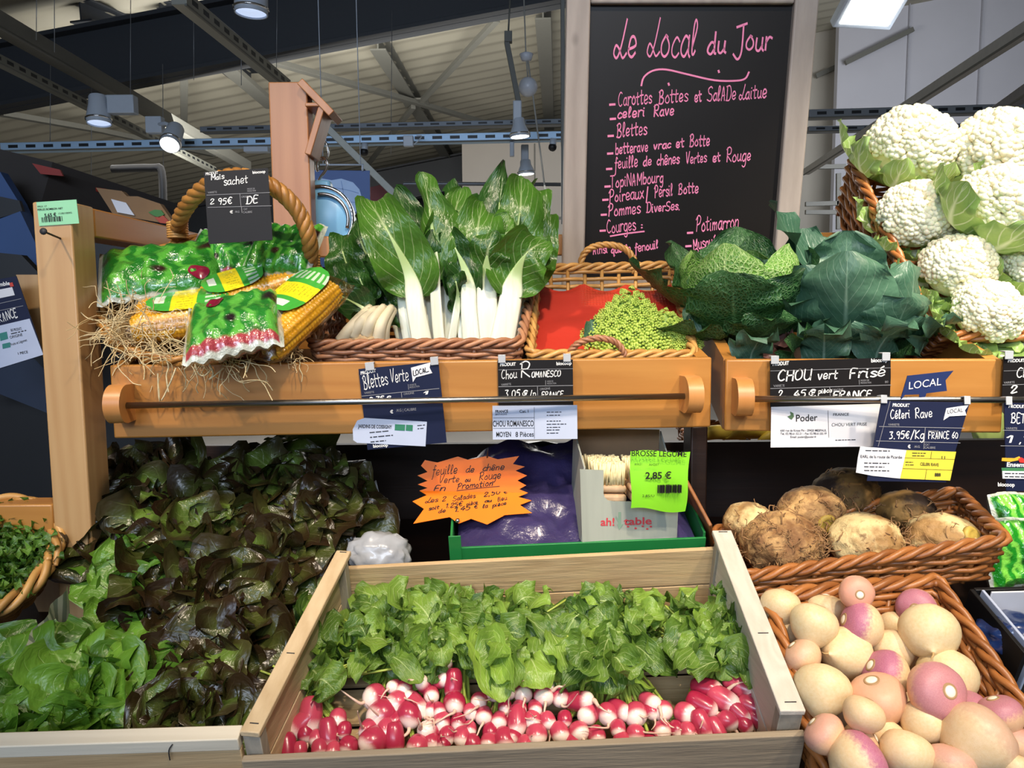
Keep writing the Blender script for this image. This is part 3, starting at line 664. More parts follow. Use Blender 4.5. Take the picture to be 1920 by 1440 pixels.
# nail and green price paper on the post
t = Thing('nail', 'dark nail sticking out of the left post below the green price paper', 'nail', at(113, 447, 1.2))
m = MB(); a, b = at(113, 447, 1.2), at(82, 434, 1.155); tube(m, [a, b], .0016, 8); t.part('shank', m, DARKGREY)
m = MB(); d = (b - a).normalized(); tube(m, [b, b + d*.0018], .0052, 12); t.part('head', m, DARKGREY)
class Sign:
    """flat sign whose lettering is laid out from measured positions"""
    def __init__(s, TL, TR, BL, Y, Yb=None, yaw=0.0):
        s.M, s.W, s.H = plate_px(TL, TR, BL, Y, Yb, yaw); s.I = s.M.inverted(); s.n = s.M.to_3x3() @ V(0, 1, 0); s.O = s.M.translation
        s.k = mpp(Y)
    def p(s, px, py):
        q = s.I @ hit(px, py, s.O, s.n); return (q.x, q.z)
    def P(s, pts): return [s.p(*q) for q in pts]
    def plate(s, mb, pts=None, h=.0, back=.0015, m=0):
        return poly(mb, s.P(pts) if pts else [(0, 0), (s.W, 0), (s.W, s.H), (0, s.H)], s.M, h, m, 0, back)
    def line(s, mb, a, b, w=1.0, h=.0006):
        pa, pb = s.p(*a), s.p(*b); ribbon(mb, s.M, [pa, pb], w*s.k, h)
    def curve(s, mb, pts, w=1.0, h=.0006): ribbon(mb, s.M, s.P(pts), w*s.k, h)
    def hand(s, mb, text, a, b, cap, w=1.4, slant=.15, h=.0006, jit=.35):
        tmp = MB(); script(tmp, Matrix.Identity(4), text, 0, 0, cap*s.k, w*s.k, slant, 0, 0, 0, jit)
        if not tmp.v: return
        xs = [v[0] for v in tmp.v]; x0, x1 = min(xs), max(xs)
        pa, pb = V(*s.p(*a), 0), V(*s.p(*b), 0); d = pb - pa; f = d.length / max(x1-x0, 1e-5); d.normalize(); nn = V(-d.y, d.x, 0)
        vs = []
        for v in tmp.v:
            q = pa + d*((v[0]-x0)*f) + nn*v[2]; vs.append(s.M @ V(q.x, -h, q.y))
        mb.add(vs, tmp.f)
    def text(s, mb, text, a, b, cap, bold=.0, h=.0006, slant=0.0):
        tmp = MB(); print_text(tmp, Matrix.Identity(4), text, 0, 0, cap*s.k, 0, 0, bold, 1, slant)
        if not tmp.v: return
        xs = [v[0] for v in tmp.v]; x0, x1 = min(xs), max(xs)
        pa, pb = V(*s.p(*a), 0), V(*s.p(*b), 0); d = pb - pa; f = d.length / max(x1-x0, 1e-5); d.normalize(); nn = V(-d.y, d.x, 0)
        mb.add([s.M @ V(*(lambda q: (q.x, -h, q.y))(pa + d*((v[0]-x0)*f) + nn*v[2])) for v in tmp.v], tmp.f)
    def prints(s, mb, a, wpx, n, gap, size, seed=0, h=.0006):
        x, y = s.p(*a); lines_of_print(mb, s.M, x, y, wpx*s.k, n, gap*s.k, size*s.k, seed, h)
    def bars(s, mb, a, wpx, hpx, seed=1, h=.0006):
        x, y = s.p(*a); barcode(mb, s.M, x, y, wpx*s.k, hpx*s.k, seed, h)

g = Sign((68, 379), (143, 374), (71, 424), 1.1985)
t = Thing('price_paper', 'mint green barcode price paper pinned to the top of the left post', 'price label', g.M @ V(g.W/2, 0, 0))
m = MB(); g.plate(m, back=.001); t.part('paper', m, MINTPAPER)
m = MB(); g.text(m, 'PRIX 17', (71, 389), (88, 388), 3); g.text(m, 'PERLES BOMBON ABT', (71, 395), (118, 392), 3.4, .01); g.text(m, '5,65 €', (84, 407), (106, 405), 6, .02); g.text(m, '17,00/1000G', (110, 402), (135, 400), 3); g.bars(m, (79, 417), 38, 9, 4); t.part('print', m, BLACKINK)

# ------------------------------------------------------------------ chalkboard
cb = Sign((1062, -14), (1534, -14), (1062, 540), 1.60, 1.69)
bo = Thing('chalkboard', 'large black chalkboard with pink handwriting in a grey weathered wood frame', 'chalkboard', cb.M @ V(cb.W/2, 0, 0))
fwid = 43*cb.k
m = MB(); box(m, (fwid*.6, .004, .01), (cb.W-fwid*.6, .012, cb.H-fwid*.3), .001, cb.M); bo.part('slate', m, CHALKBOARD)
for x0 in (0, cb.W-fwid):
    m = MB(); box(m, (x0, -.012, 0), (x0+fwid, .02, cb.H), .004, cb.M); bo.part('frame_stile', m, FRAMEWOOD)
for z0 in (0, cb.H-.022):
    m = MB(); box(m, (fwid+.0003, -.010, z0), (cb.W-fwid-.0003, .02, z0+.022), .004, cb.M); bo.part('frame_rail', m, FRAMEWOOD)
m = MB(); H0 = -.0033
def hb(t_, a, b, cap, w=3.0, **k): cb.hand(m, t_, a, b, cap, w, h=H0, **k)
hb('Le', (1150, 108), (1194, 107), 64, 4.6); hb('Local', (1213, 107), (1308, 104), 62, 4.6); hb('du', (1326, 100), (1363, 97), 38, 4.4); hb('Jour', (1374, 97), (1450, 91), 40, 4.4)
cb.curve(m, [(1203, 160), (1208, 144), (1225, 132), (1250, 130), (1290, 139), (1340, 150), (1380, 151), (1398, 147), (1405, 135)], 3.2, H0)
cb.curve(m, [(1348, 132), (1349, 135)], 3.5, H0); cb.curve(m, [(1254, 156), (1255, 159)], 3.5, H0)
for (x, y) in ((1144, 196), (1145, 223), (1141, 255), (1140, 288), (1138, 317), (1135, 350), (1131, 375), (1128, 403), (1126, 433), (1290, 437), (1287, 462)): cb.curve(m, [(x, y), (x+9, y-.6)], 4, H0)
for w_ in (('Carottes', (1160, 199), (1224, 193), 25), ('Bottes', (1235, 194), (1292, 189), 24), ('et', (1303, 191), (1318, 188), 20), ('SalADe', (1326, 190), (1381, 186), 24), ('Laitue', (1386, 187), (1439, 183), 24),
    ('celeri', (1158, 222), (1210, 218), 19), ('Rave', (1226, 218), (1265, 215), 19), ('Blettes', (1156, 257), (1215, 252), 24), ('betterave', (1154, 289), (1216, 283), 20), ('vrac', (1226, 280), (1260, 277), 16), ('et', (1268, 277), (1285, 274), 18), ('Botte', (1293, 275), (1332, 272), 21),
    ('feuille', (1152, 317), (1197, 312), 22), ('de', (1206, 311), (1223, 309), 18), ('chênes', (1232, 310), (1276, 306), 19), ('Vertes', (1288, 307), (1327, 303), 19), ('et', (1337, 304), (1353, 301), 18), ('Rouge', (1363, 304), (1409, 300), 23),
    ('TopiNAMbourg', (1146, 352), (1245, 341), 22), ('Poireaux', (1143, 380), (1209, 371), 22), ('/', (1210, 378), (1225, 371), 24), ('Persil', (1228, 371), (1263, 366), 22), ('Botte', (1272, 365), (1311, 361), 20),
    ('Pommes', (1141, 406), (1203, 399), 22), ('DiverSes.', (1212, 399), (1275, 393), 17), ('Courges', (1139, 438), (1194, 430), 24), (':', (1202, 429), (1207, 428), 15),
    ('Potimarron', (1306, 434), (1386, 427), 27), ('Musquée', (1301, 469), (1352, 459), 22), ('Ainsi', (1112, 478), (1140, 473), 17), ('que', (1146, 475), (1168, 472), 14), ('le', (1174, 473), (1184, 471), 15), ('fenouil', (1190, 474), (1236, 465), 17), ('Potiron', (1303, 492), (1352, 484), 22)):
    hb(*w_, 2.7)
cb.curve(m, [(1145, 443), (1175, 438), (1208, 434)], 3, H0)
bo.part('handwriting', m, PINKCHALK, label='pink handwritten list')

# ------------------------------------------------------------------ price slates on the boxes
CLIPM = plain('pale_clip_plastic', '#b4b8bd', .25, spec=.6, var=.02)
def clip(t, s, px, py, wpx=16, hpx=16):
    x, y = s.p(px, py); m = MB(); w = wpx*s.k
    box(m, (x-w/2, -.0032, y-.0035), (x+w/2, -.0016, y+.0085), .0006, s.M); box(m, (x-w/2, -.0032, y+.0072), (x+w/2, .010, y+.0090), .0006, s.M)
    t.part('clip', m, CLIPM)
PRX = 'PRODUIT'
# maize slate on the basket handle
s = Sign((382, 323), (502, 315), (399, 457), 1.20, 1.19)
t = Thing('price_slate', 'black price slate reading sachet hung on the round maize basket handle', 'price sign', s.M @ V(s.W/2, 0, 0))
m = MB(); s.plate(m); t.part('panel', m, SLATE)
m = MB(); s.text(m, PRX, (386, 329), (410, 326), 5, .02, slant=.1); s.text(m, 'biocoop', (474, 326), (498, 324), 5, .03)
s.hand(m, 'Maïs', (396, 338), (422, 335), 10, 1.4); s.hand(m, 'sachet', (420, 348), (466, 342), 15, 1.6); s.hand(m, '2', (394, 383), (403, 382), 10); s.hand(m, '95€', (410, 384), (437, 382), 12, 1.6); s.hand(m, 'DE', (461, 382), (486, 380), 13, 1.8)
s.text(m, '€', (431, 400), (437, 400), 5, .02); t.part('lettering', m, WHITEINK)
m = MB(); s.line(m, (388, 366), (506, 361), .8); s.line(m, (390, 389), (509, 386), .8); s.line(m, (450, 364), (452, 386), .8); s.line(m, (453, 388), (454, 399), .8); s.text(m, 'VARIETE', (390, 363), (407, 362), 3.5); s.text(m, 'ORIGINE', (453, 371), (470, 370), 3.5); s.text(m, 'CAT', (457, 394), (464, 394), 3.5); s.text(m, 'CALIBRE', (456, 400), (473, 399), 3.5); s.text(m, 'MODE DE', (464, 356), (478, 355), 2.8); s.text(m, 'PRODUCTION', (464, 360), (480, 359), 2.8); s.text(m, '/KG', (441, 399), (449, 399), 3.5); t.part('print', m, GREYINK)
# chard slate
s = Sign((672, 692), (822, 678), (695, 843), 1.187)
t = Thing('price_slate', 'tilted navy price slate reading Blettes Verte, clipped under the chard', 'price sign', s.M @ V(s.W/2, 0, 0))
m = MB(); s.plate(m); t.part('panel', m, NAVY)
z6 = lambda x, y: (560 + x/3, 400 + y/3)
m = MB(); s.text(m, PRX, z6(350, 908), z6(437, 892), 6, .03, slant=.1); s.hand(m, 'Blettes', z6(368, 990), z6(508, 960), 26, 2.2); s.hand(m, 'Verte', z6(525, 952), z6(622, 938), 24, 2.2)
s.hand(m, '2.35', z6(395, 1068), z6(485, 1060), 12, 2); s.text(m, '€', z6(492, 1060), z6(525, 1056), 10, .03); s.hand(m, '1', z6(705, 1022), z6(735, 1012), 6, 1.6); s.text(m, '€', z6(515, 1125), z6(532, 1124), 6, .03); s.text(m, 'biocoop', z6(420, 1318), z6(503, 1310), 6, .03)
t.part('lettering', m, WHITEINK)
m = MB(); s.line(m, z6(355, 1028), z6(790, 985), 1); s.line(m, z6(578, 1008), z6(582, 1055), 1); s.text(m, 'VARIETE', z6(370, 1016), z6(425, 1010), 4); s.text(m, 'ORIGINE', z6(592, 1022), z6(650, 1015), 4); s.text(m, 'MODE DE', z6(625, 972), z6(662, 966), 3.4); s.text(m, 'PRODUCTION', z6(625, 984), z6(680, 977), 3.2); s.line(m, z6(616, 962), z6(619, 990), .8); s.text(m, '/KG | CALIBRE', z6(550, 1116), z6(662, 1108), 5); t.part('print', m, GREYINK)
m = MB(); s.plate(m, [z6(*q) for q in ((632, 868), (743, 838), (737, 868), (752, 898), (660, 922), (643, 950))], .0012, -.0004); t.part('local_flag', m, PAPER)
m = MB(); s.hand(m, 'LOCAL'.replace('L', 'l').upper() if 0 else 'OCA', z6(660, 908), z6(712, 895), 9, 1.5, h=.0016); s.curve(m, [z6(645, 885), z6(647, 912), z6(662, 909)], 1.5, .0016); s.curve(m, [z6(712, 868), z6(714, 892), z6(732, 888)], 1.5, .0016); t.part('flag_lettering', m, BLACKINK)
m = MB(); s.plate(m, [z6(*q) for q in ((372, 1150), (722, 1172), (714, 1310), (330, 1290), (308, 1275), (305, 1215), (330, 1165))], .0014, -.0005); o = t.part('paper_slip', m, PAPER_BLUE)
m = MB(); s.text(m, 'JARDINS DE COSSIGNY', z6(335, 1205), z6(525, 1210), 6.5, .02, h=.0019); s.prints(m, z6(400, 1235), 45, 3, 9, 3, 5, .0019); s.prints(m, z6(668, 1195), 16, 2, 6, 2.5, 6, .0019); t.part('slip_print', m, BLACKINK)
m = MB(); s.plate(m, [z6(543, 1185), z6(600, 1188), z6(598, 1222), z6(541, 1219)], .0019, -.0016); s.plate(m, [z6(605, 1188), z6(643, 1190), z6(641, 1224), z6(603, 1221)], .0019, -.0016); t.part('green_logo', m, plain('organic_green', '#2d7a5a', .5))
clip(t, s, 694, 690, 17, 14); clip(t, s, 815, 680, 15, 10)
m = MB(); s2 = Sign((812, 679), (822, 678), (818, 790), 1.1905); s2.plate(m, [(790, 682), (821, 679), (826, 780), (800, 784)], 0, .001); t.part('slate_behind', m, SLATE)
# romanesco slate
s = Sign((933, 676), (1075, 674), (934, 823), 1.197)
t = Thing('price_slate', 'black price slate reading Chou Romanesco with a white grower slip', 'price sign', s.M @ V(s.W/2, 0, 0))
m = MB(); s.plate(m, [(933, 676), (1074, 674), (1075, 764), (935, 766)]); t.part('panel', m, SLATE)
m = MB(); s.text(m, PRX, z6(1133, 860), z6(1222, 856), 6, .03, slant=.1); s.text(m, 'biocoop', z6(1450, 854), z6(1535, 850), 6, .03); s.hand(m, 'Chou', z6(1142, 932), z6(1230, 925), 17, 1.9); s.hand(m, 'R', z6(1250, 925), z6(1308, 920), 26, 2.2); s.hand(m, 'OMANESCO', z6(1310, 922), z6(1476, 916), 11, 1.9)
s.hand(m, '3.05', z6(1158, 1036), z6(1248, 1033), 16, 2); s.text(m, '€', z6(1258, 1036), z6(1292, 1034), 13, .03); s.hand(m, '/p', z6(1298, 1036), z6(1336, 1032), 14, 1.8); s.hand(m, 'FRANCE', z6(1365, 1038), z6(1492, 1033), 11, 1.8); t.part('lettering', m, WHITEINK)
m = MB(); s.line(m, z6(1125, 975), z6(1543, 968), 1); s.line(m, z6(1343, 975), z6(1345, 1042), 1); s.line(m, z6(1125, 880), z6(1543, 874), .7); s.text(m, 'VARIETE', z6(1140, 970), z6(1195, 966), 4); s.text(m, 'ORIGINE', z6(1357, 995), z6(1415, 990), 4); s.text(m, 'MODE DE', z6(1398, 950), z6(1432, 948), 3); s.text(m, 'PRODUCTION', z6(1398, 962), z6(1448, 960), 3); s.line(m, z6(1389, 940), z6(1389, 965), .8); t.part('print', m, GREYINK)
m = MB(); s.plate(m, [z6(*q) for q in ((1090, 1082), (1566, 1078), (1568, 1268), (1092, 1272))], .0012, -.0004); t.part('paper_slip', m, PAPER_BLUE)
m = MB(); hh = .0017
s.text(m, 'FRANCE', z6(1107, 1122), z6(1178, 1120), 5.5, .02, hh); s.text(m, 'BRETAGNE', z6(1107, 1135), z6(1172, 1133), 3.4, .0, hh); s.text(m, 'Cat. I', z6(1242, 1121), z6(1292, 1120), 5.5, .01, hh); s.text(m, 'CHOU ROMANESCO', z6(1093, 1198), z6(1322, 1196), 11, .012, hh); s.text(m, 'MOYEN', z6(1112, 1256), z6(1194, 1255), 9.5, .012, hh); s.text(m, '8 Pièces', z6(1220, 1256), z6(1322, 1254), 9.5, .006, hh)
s.line(m, z6(1325, 1090), z6(1326, 1265), .6, hh); s.line(m, z6(1095, 1150), z6(1325, 1148), .6, hh); s.line(m, z6(1095, 1208), z6(1325, 1206), .6, hh); s.prints(m, z6(1395, 1120), 40, 2, 6, 2.4, 3, hh); s.prints(m, z6(1395, 1170), 38, 3, 6, 2.4, 4, hh); s.prints(m, z6(1395, 1220), 36, 2, 6, 2.4, 8, hh); t.part('slip_print', m, BLACKINK)
clip(t, s, 941, 676, 14, 8); clip(t, s, 1063, 674, 14, 8)
# savoy cabbage slate
z7 = lambda x, y: (1200 + x/2.6667, 400 + y/2.6667)
s = Sign((1444, 677), (1671, 671), (1445, 839), 1.176)
t = Thing('price_slate', 'wide black price slate reading Chou vert frisé under the cabbages', 'price sign', s.M @ V(s.W/2, 0, 0))
m = MB(); s.plate(m, [z7(*q) for q in ((650, 738), (1253, 722), (1256, 958), (652, 972))]); t.part('panel', m, SLATE)
m = MB(); s.text(m, PRX, z7(663, 762), z7(745, 757), 7, .03, slant=.1); s.text(m, 'biocoop', z7(1155, 745), z7(1238, 741), 7, .03); s.hand(m, 'CHOU', z7(688, 838), z7(862, 830), 19, 2.6); s.hand(m, 'vert', z7(888, 830), z7(990, 824), 17, 2.4); s.hand(m, 'Frisé', z7(1045, 826), z7(1228, 812), 19, 2.4)
s.hand(m, '2', z7(690, 922), z7(715, 920), 15, 2); s.hand(m, '45', z7(768, 922), z7(832, 918), 15, 2); s.text(m, '€', z7(842, 920), z7(880, 918), 14, .04); s.hand(m, 'pièce', z7(888, 900), z7(960, 894), 9, 1.6); s.hand(m, 'FRANCE', z7(962, 928), z7(1160, 918), 13, 2.2); t.part('lettering', m, WHITEINK)
m = MB(); s.line(m, z7(652, 788), z7(1253, 772), .8); s.line(m, z7(652, 876), z7(1255, 858), 1); s.line(m, z7(948, 870), z7(952, 935), 1); s.text(m, 'VARIETE', z7(667, 869), z7(722, 866), 4.4); s.text(m, 'ORIGINE', z7(958, 890), z7(1016, 886), 4.4); s.line(m, z7(1095, 832), z7(1096, 856), .8); s.text(m, 'MODE DE', z7(1103, 840), z7(1145, 838), 3.2); s.text(m, 'PRODUCTION', z7(1103, 852), z7(1155, 850), 3.2); s.text(m, 'BIO', z7(1225, 848), z7(1240, 847), 4); t.part('print', m, GREYINK)
m = MB(); s.plate(m, [z7(*q) for q in ((655, 968), (1200, 952), (1188, 1165), (652, 1170))], .0012, -.0004); t.part('paper_slip', m, PAPER)
m = MB(); s.text(m, 'Poder', z7(778, 1040), z7(885, 1036), 13, .01, hh); s.text(m, 'FRANCE', z7(964, 1012), z7(1042, 1010), 5, .01, hh); s.text(m, 'CHOU VERT FRISE', z7(956, 1064), z7(1132, 1060), 6, .0, hh)
for i, q in enumerate(('650 rue de Kroas Pin - 29420 MESPAUL', 'Tel. 02.98.61.52.21 - Fax 02.98.61.55.19', 'Email: poder@poder.fr')):
    s.text(m, q, z7(700 + (50 if i == 2 else 0), 1090 + i*16), z7(930 - (50 if i == 2 else 0), 1089 + i*16), 4, .01, hh)
s.line(m, z7(938, 985), z7(942, 1120), .7, hh); s.prints(m, z7(975, 1135), 55, 1, 6, 2.4, 4, hh); t.part('slip_print', m, BLACKINK)
m = MB(); s.plate(m, [z7(*q) for q in ((750, 1028), (735, 1015), (752, 1008), (748, 990), (765, 998), (768, 1015), (757, 1030))], .0018, -.0016); t.part('leaf_logo', m, plain('leaf_logo_green', '#4c6a4a', .6))
clip(t, s, 1452, 678, 15, 14); clip(t, s, 1660, 672, 15, 8)
# navy LOCAL flag on the bar
s = Sign((1690, 700), (1788, 692), (1690, 752), 1.14)
t = Thing('local_flag', 'navy pennant reading LOCAL standing on the steel bar', 'pennant', s.M @ V(s.W/2, 0, 0))
m = MB(); s.plate(m, [z7(*q) for q in ((1338, 812), (1568, 787), (1528, 835), (1535, 888), (1432, 900), (1422, 935), (1395, 935), (1398, 905), (1325, 908), (1302, 935))]); t.part('panel', m, plain('navy_pennant', '#22305e', .4))
m = MB(); s.text(m, 'LOCAL', z7(1343, 880), z7(1505, 858), 14, .0, slant=.15); t.part('lettering', m, WHITEINK)
# celeriac slate hanging from the bar
s = Sign((1652, 751), (1819, 754), (1624, 902), 1.128, 1.108)
t = Thing('price_slate', 'navy price slate reading Céleri Rave with white and yellow slips, hung from the bar', 'price sign', s.M @ V(s.W/2, 0, 0))
m = MB(); s.plate(m, [z7(*q) for q in ((1208, 938), (1650, 945), (1530, 1345), (1135, 1338))]); t.part('panel', m, NAVY)
m = MB(); s.text(m, PRX, z7(1262, 966), z7(1348, 968), 6, .03, slant=.1); s.hand(m, 'Céleri', z7(1252, 1028), z7(1350, 1022), 17, 2); s.hand(m, 'Rave', z7(1376, 1024), z7(1462, 1018), 17, 2); s.hand(m, '3.95€/Kg', z7(1245, 1128), z7(1422, 1125), 15, 1.9); s.hand(m, 'FRANCE 60', z7(1440, 1128), z7(1590, 1124), 12, 1.7); s.text(m, '€', z7(1338, 1174), z7(1352, 1174), 6, .03); t.part('lettering', m, WHITEINK)
m = MB(); s.line(m, z7(1195, 1066), z7(1620, 1074), .9); s.line(m, z7(1180, 1138), z7(1600, 1148), .9); s.line(m, z7(1425, 1072), z7(1418, 1178), .9); s.line(m, z7(1250, 940), z7(1190, 1165), .7); s.text(m, 'VARIETE', z7(1240, 1061), z7(1296, 1062), 4); s.text(m, 'ORIGINE', z7(1440, 1095), z7(1492, 1096), 4); s.text(m, '/KG', z7(1370, 1172), z7(1398, 1172), 4); s.text(m, 'CAT', z7(1425, 1162), z7(1447, 1162), 4); s.text(m, 'CALIBRE', z7(1422, 1176), z7(1476, 1177), 4); t.part('print', m, GREYINK)
m = MB(); s.plate(m, [z7(*q) for q in ((1530, 975), (1642, 958), (1622, 985), (1630, 1010), (1545, 1015), (1515, 1035))], .0012, -.0004); t.part('local_flag', m, PAPER)
m = MB(); s.text(m, 'LOCAL', z7(1535, 1002), z7(1612, 992), 7.5, .0, .0016, .15); t.part('flag_lettering', m, BLACKINK)
m = MB(); s.plate(m, [z7(*q) for q in ((1100, 1165), (1330, 1184), (1298, 1326), (1160, 1312), (1078, 1296), (1088, 1220))], .0014, -.0005); t.part('paper_slip', m, PAPER)
m = MB(); s.prints(m, z7(1125, 1188), 70, 1, 8, 3, 1, hh+.0003); s.text(m, 'EARL de la route de Picardie', z7(1100, 1222), z7(1308, 1226), 5.5, .01, hh+.0003); s.prints(m, z7(1118, 1250), 60, 3, 7, 3, 9, hh+.0003); t.part('slip_print', m, BLACKINK)
m = MB(); s.plate(m, [z7(*q) for q in ((1331, 1184), (1578, 1192), (1548, 1336), (1299, 1326))], .0014, -.0005); t.part('yellow_slip', m, YELLOWPAPER)
m = MB(); h2 = hh + .0003; s.line(m, z7(1322, 1222), z7(1570, 1230), .6, h2); s.line(m, z7(1312, 1275), z7(1560, 1284), .6, h2); s.line(m, z7(1455, 1190), z7(1450, 1226), .6, h2); s.line(m, z7(1430, 1280), z7(1422, 1330), .6, h2); s.text(m, 'CELERI RAVE', z7(1398, 1260), z7(1490, 1264), 5.5, .01, h2); s.text(m, '11', z7(1505, 1226), z7(1522, 1227), 5, .01, h2); s.text(m, '888', z7(1470, 1314), z7(1500, 1315), 6, .03, h2); s.prints(m, z7(1358, 1200), 26, 2, 5, 2.4, 2, h2); s.prints(m, z7(1325, 1245), 20, 2, 5, 2, 3, h2); t.part('yellow_print', m, BLACKINK)
clip(t, s, 1656, 752, 12, 8); clip(t, s, 1812, 754, 12, 6)
# two slates cut by the right edge
s = Sign((1882, 669), (1990, 667), (1874, 748), 1.15)
t = Thing('price_slate', 'black price slate cut by the right edge, clipped on the box above the beetroot slate', 'price sign', s.M @ V(s.W/2, 0, 0))
m = MB(); s.plate(m); t.part('panel', m, SLATE)
m = MB(); s.text(m, PRX, z7(1838, 745), z7(1925, 742), 6, .03, slant=.1); s.hand(m, 'Chou', z7(1882, 822), z7(2000, 812), 17, 2); s.hand(m, '2', z7(1850, 898), z7(1890, 892), 15, 2); s.hand(m, '45', z7(1930, 896), z7(2000, 892), 15, 2); t.part('lettering', m, WHITEINK)
m = MB(); s.line(m, z7(1812, 858), z7(2090, 850), .9); s.line(m, z7(1818, 788), z7(2090, 780), .7); s.text(m, 'VARIETE', z7(1818, 852), z7(1872, 849), 4); t.part('print', m, GREYINK)
clip(t, s, 1890, 669, 16, 8)
s = Sign((1883, 755), (2010, 757), (1860, 920), 1.11, 1.09)
t = Thing('price_slate', 'navy price slate with yellow and red stickers, cut by the right edge', 'price sign', s.M @ V(s.W/2, 0, 0))
m = MB(); s.plate(m); t.part('panel', m, NAVY)
m = MB(); s.text(m, PRX, z7(1842, 972), z7(1930, 974), 6, .03, slant=.1); s.hand(m, 'BETTERAVE', z7(1852, 1048), z7(2080, 1044), 17, 2); s.hand(m, '1', z7(1832, 1148), z7(1868, 1146), 15, 2); s.hand(m, ',95', z7(1892, 1148), z7(1990, 1146), 15, 2); s.text(m, 'biocoop', z7(1788, 1364), z7(1872, 1366), 7, .03); s.text(m, 'Ensemble', z7(1832, 1266), z7(1962, 1268), 8, .03, slant=.1); t.part('lettering', m, WHITEINK)
m = MB(); s.line(m, z7(1815, 1085), z7(2090, 1088), .9); s.line(m, z7(1802, 1162), z7(2080, 1166), .9); s.text(m, 'VARIETE', z7(1828, 1080), z7(1885, 1081), 4); t.part('print', m, GREYINK)
m = MB(); s.plate(m, [z7(*q) for q in ((1808, 1222), (1870, 1224), (1895, 1215), (1905, 1232), (1850, 1242), (1806, 1238))], .0012, -.0004); t.part('yellow_sticker', m, plain('yellow_hand', '#d9a62a', .5))
m = MB(); s.plate(m, [z7(*q) for q in ((1888, 1228), (1905, 1220), (1925, 1232), (1945, 1218), (1950, 1240), (1925, 1248), (1895, 1246))], .0015, -.0008); t.part('red_sticker', m, plain('red_burst', '#c8302a', .5))
m = MB(); s.plate(m, [z7(*q) for q in ((1805, 1272), (1985, 1274), (1978, 1330), (1812, 1322))], .0012, -.0004); t.part('green_flag', m, plain('green_flag', '#3a7a4c', .5))
m = MB(); s.plate(m, [z7(*q) for q in ((1808, 1288), (1990, 1290), (1985, 1328), (1810, 1326))], .0016, -.0008); t.part('paper_slip', m, PAPER)
m = MB(); s.prints(m, z7(1820, 1302), 50, 2, 6, 3, 2, .002); t.part('slip_print', m, BLACKINK)
clip(t, s, 1890, 755, 12, 6)
# ------------------------------------------------------------------ leaves
def prof_oval(t): return math.sin(math.pi * min(1, t**.8)) ** .65
def prof_broad(t): return (math.sin(math.pi * t**.62) ** .6) if 0 < t < 1 else 0.0
def prof_round(t): return math.sqrt(max(0, 1 - (2*t - 1)**2)) ** .8
def prof_spoon(t): return .10 + .06*t if t < .3 else .12 + .88 * math.sin(math.pi * (((t-.3)/.7) ** .75)) ** .6
def prof_oak(t): return (.25 + .75 * math.sin(math.pi * t**1.25) ** .6) * (1 + .22*math.sin(t*19)) * (1 if t < .97 else .45)
def prof_radish(t):
    t = min(t, .999)
    return (.10 + .16*max(0, math.sin(t*24))*(t < .45)) if t < .42 else .16 + .84*math.sin(math.pi * (((t-.42)/.58) ** .8)) ** .55 * (1 + .08*math.sin(t*60))
def leaf_grid(mb, spine, nrm, wid, cup=.2, ruf=.0, freq=3, nu=8, r=0.0, seed=0, m=0, blister=0.0, bl_s=60):
    R = random.Random(seed); ph = R.uniform(0, 6.28); ph2 = R.uniform(0, 6.28)
    n = len(spine); vs = []; uv = []; fs = []
    for i in range(n):
        t = i / (n-1); T = (spine[min(i+1, n-1)] - spine[max(i-1, 0)]).normalized()
        N = nrm[i] - T * nrm[i].dot(T); N = N.normalized() if N.length > 1e-6 else T.orthogonal().normalized()
        Sd = T.cross(N); w = wid[i]
        for j in range(nu+1):
            s = -1 + 2*j/nu; a = abs(s)
            wv = ruf * (math.sin(freq*6.28*t + ph + (2.1 if s > 0 else 0)) + .5*math.sin(freq*11*t + ph2 + s*2)) * a**1.7
            p = spine[i] + Sd * (s * w * (1 - .22*abs(cup)*a)) + N * (cup * w * a*a + wv)
            if blister: p = p + N * (blister * mnoise.noise(p * bl_s))
            vs.append(p); uv.append((j/nu, t))
    k = nu + 1
    for i in range(n-1):
        for j in range(nu): fs.append((i*k+j, i*k+j+1, (i+1)*k+j+1, (i+1)*k+j))
    return mb.add(vs, fs, uv, m, r)
def leaf_bend(mb, M, L, Wd, prof, a0, a1, pw=1.3, cup=.25, ruf=.0, freq=3, nu=6, nv=12, r=0.0, seed=0, m=0, blister=0, bl_s=60, twist=0.0):
    """leaf growing from the origin of M; leans from angle a0 at its base to a1 at its tip, away from local +Z towards local -Y"""
    p = Vector((0, 0, 0)); sp = []; nr = []; wd = []
    for i in range(nv+1):
        t = i/nv; a = a0 + (a1-a0) * t**pw; tw = twist*t
        sp.append(p.copy()); n0 = Vector((math.sin(tw), math.cos(a)*math.cos(tw), math.sin(a)*math.cos(tw))); nr.append(n0); wd.append(Wd * prof(t))
        p = p + Vector((0, -math.sin(a), math.cos(a))) * (L/nv)
    tmp = MB(); leaf_grid(tmp, sp, nr, wd, cup, ruf, freq, nu, r, seed, m, blister, bl_s)
    return mb.merge(tmp, M)
CHARD = leafmat('chard_leaf', '#1b4416', '#56862c', '#d3e2a8', .30, 7, .9, .09, .07, .18, blister=14, spec=.6, veinmix=.55)
CHARD_DARK = leafmat('chard_leaf_dark', '#14340f', '#386b24', '#9dbb7c', .32, 7, .9, .07, .06, .12, blister=14, spec=.6, veinmix=.45)
n = NT('chard_stalk'); u_, v_ = n.uv(); g = n.noise(n.coord('Object', (1, 1, .08)), 160, 3)
n.set(base=n.mix(n.ss(v_, .42, .8), n.mix(g, lin('#d9dcc0'), lin('#f4f3e6')), lin('#b4cb86')), rough=.35, sss=.1); n.bump(g, .25, .002); STALK = n.m
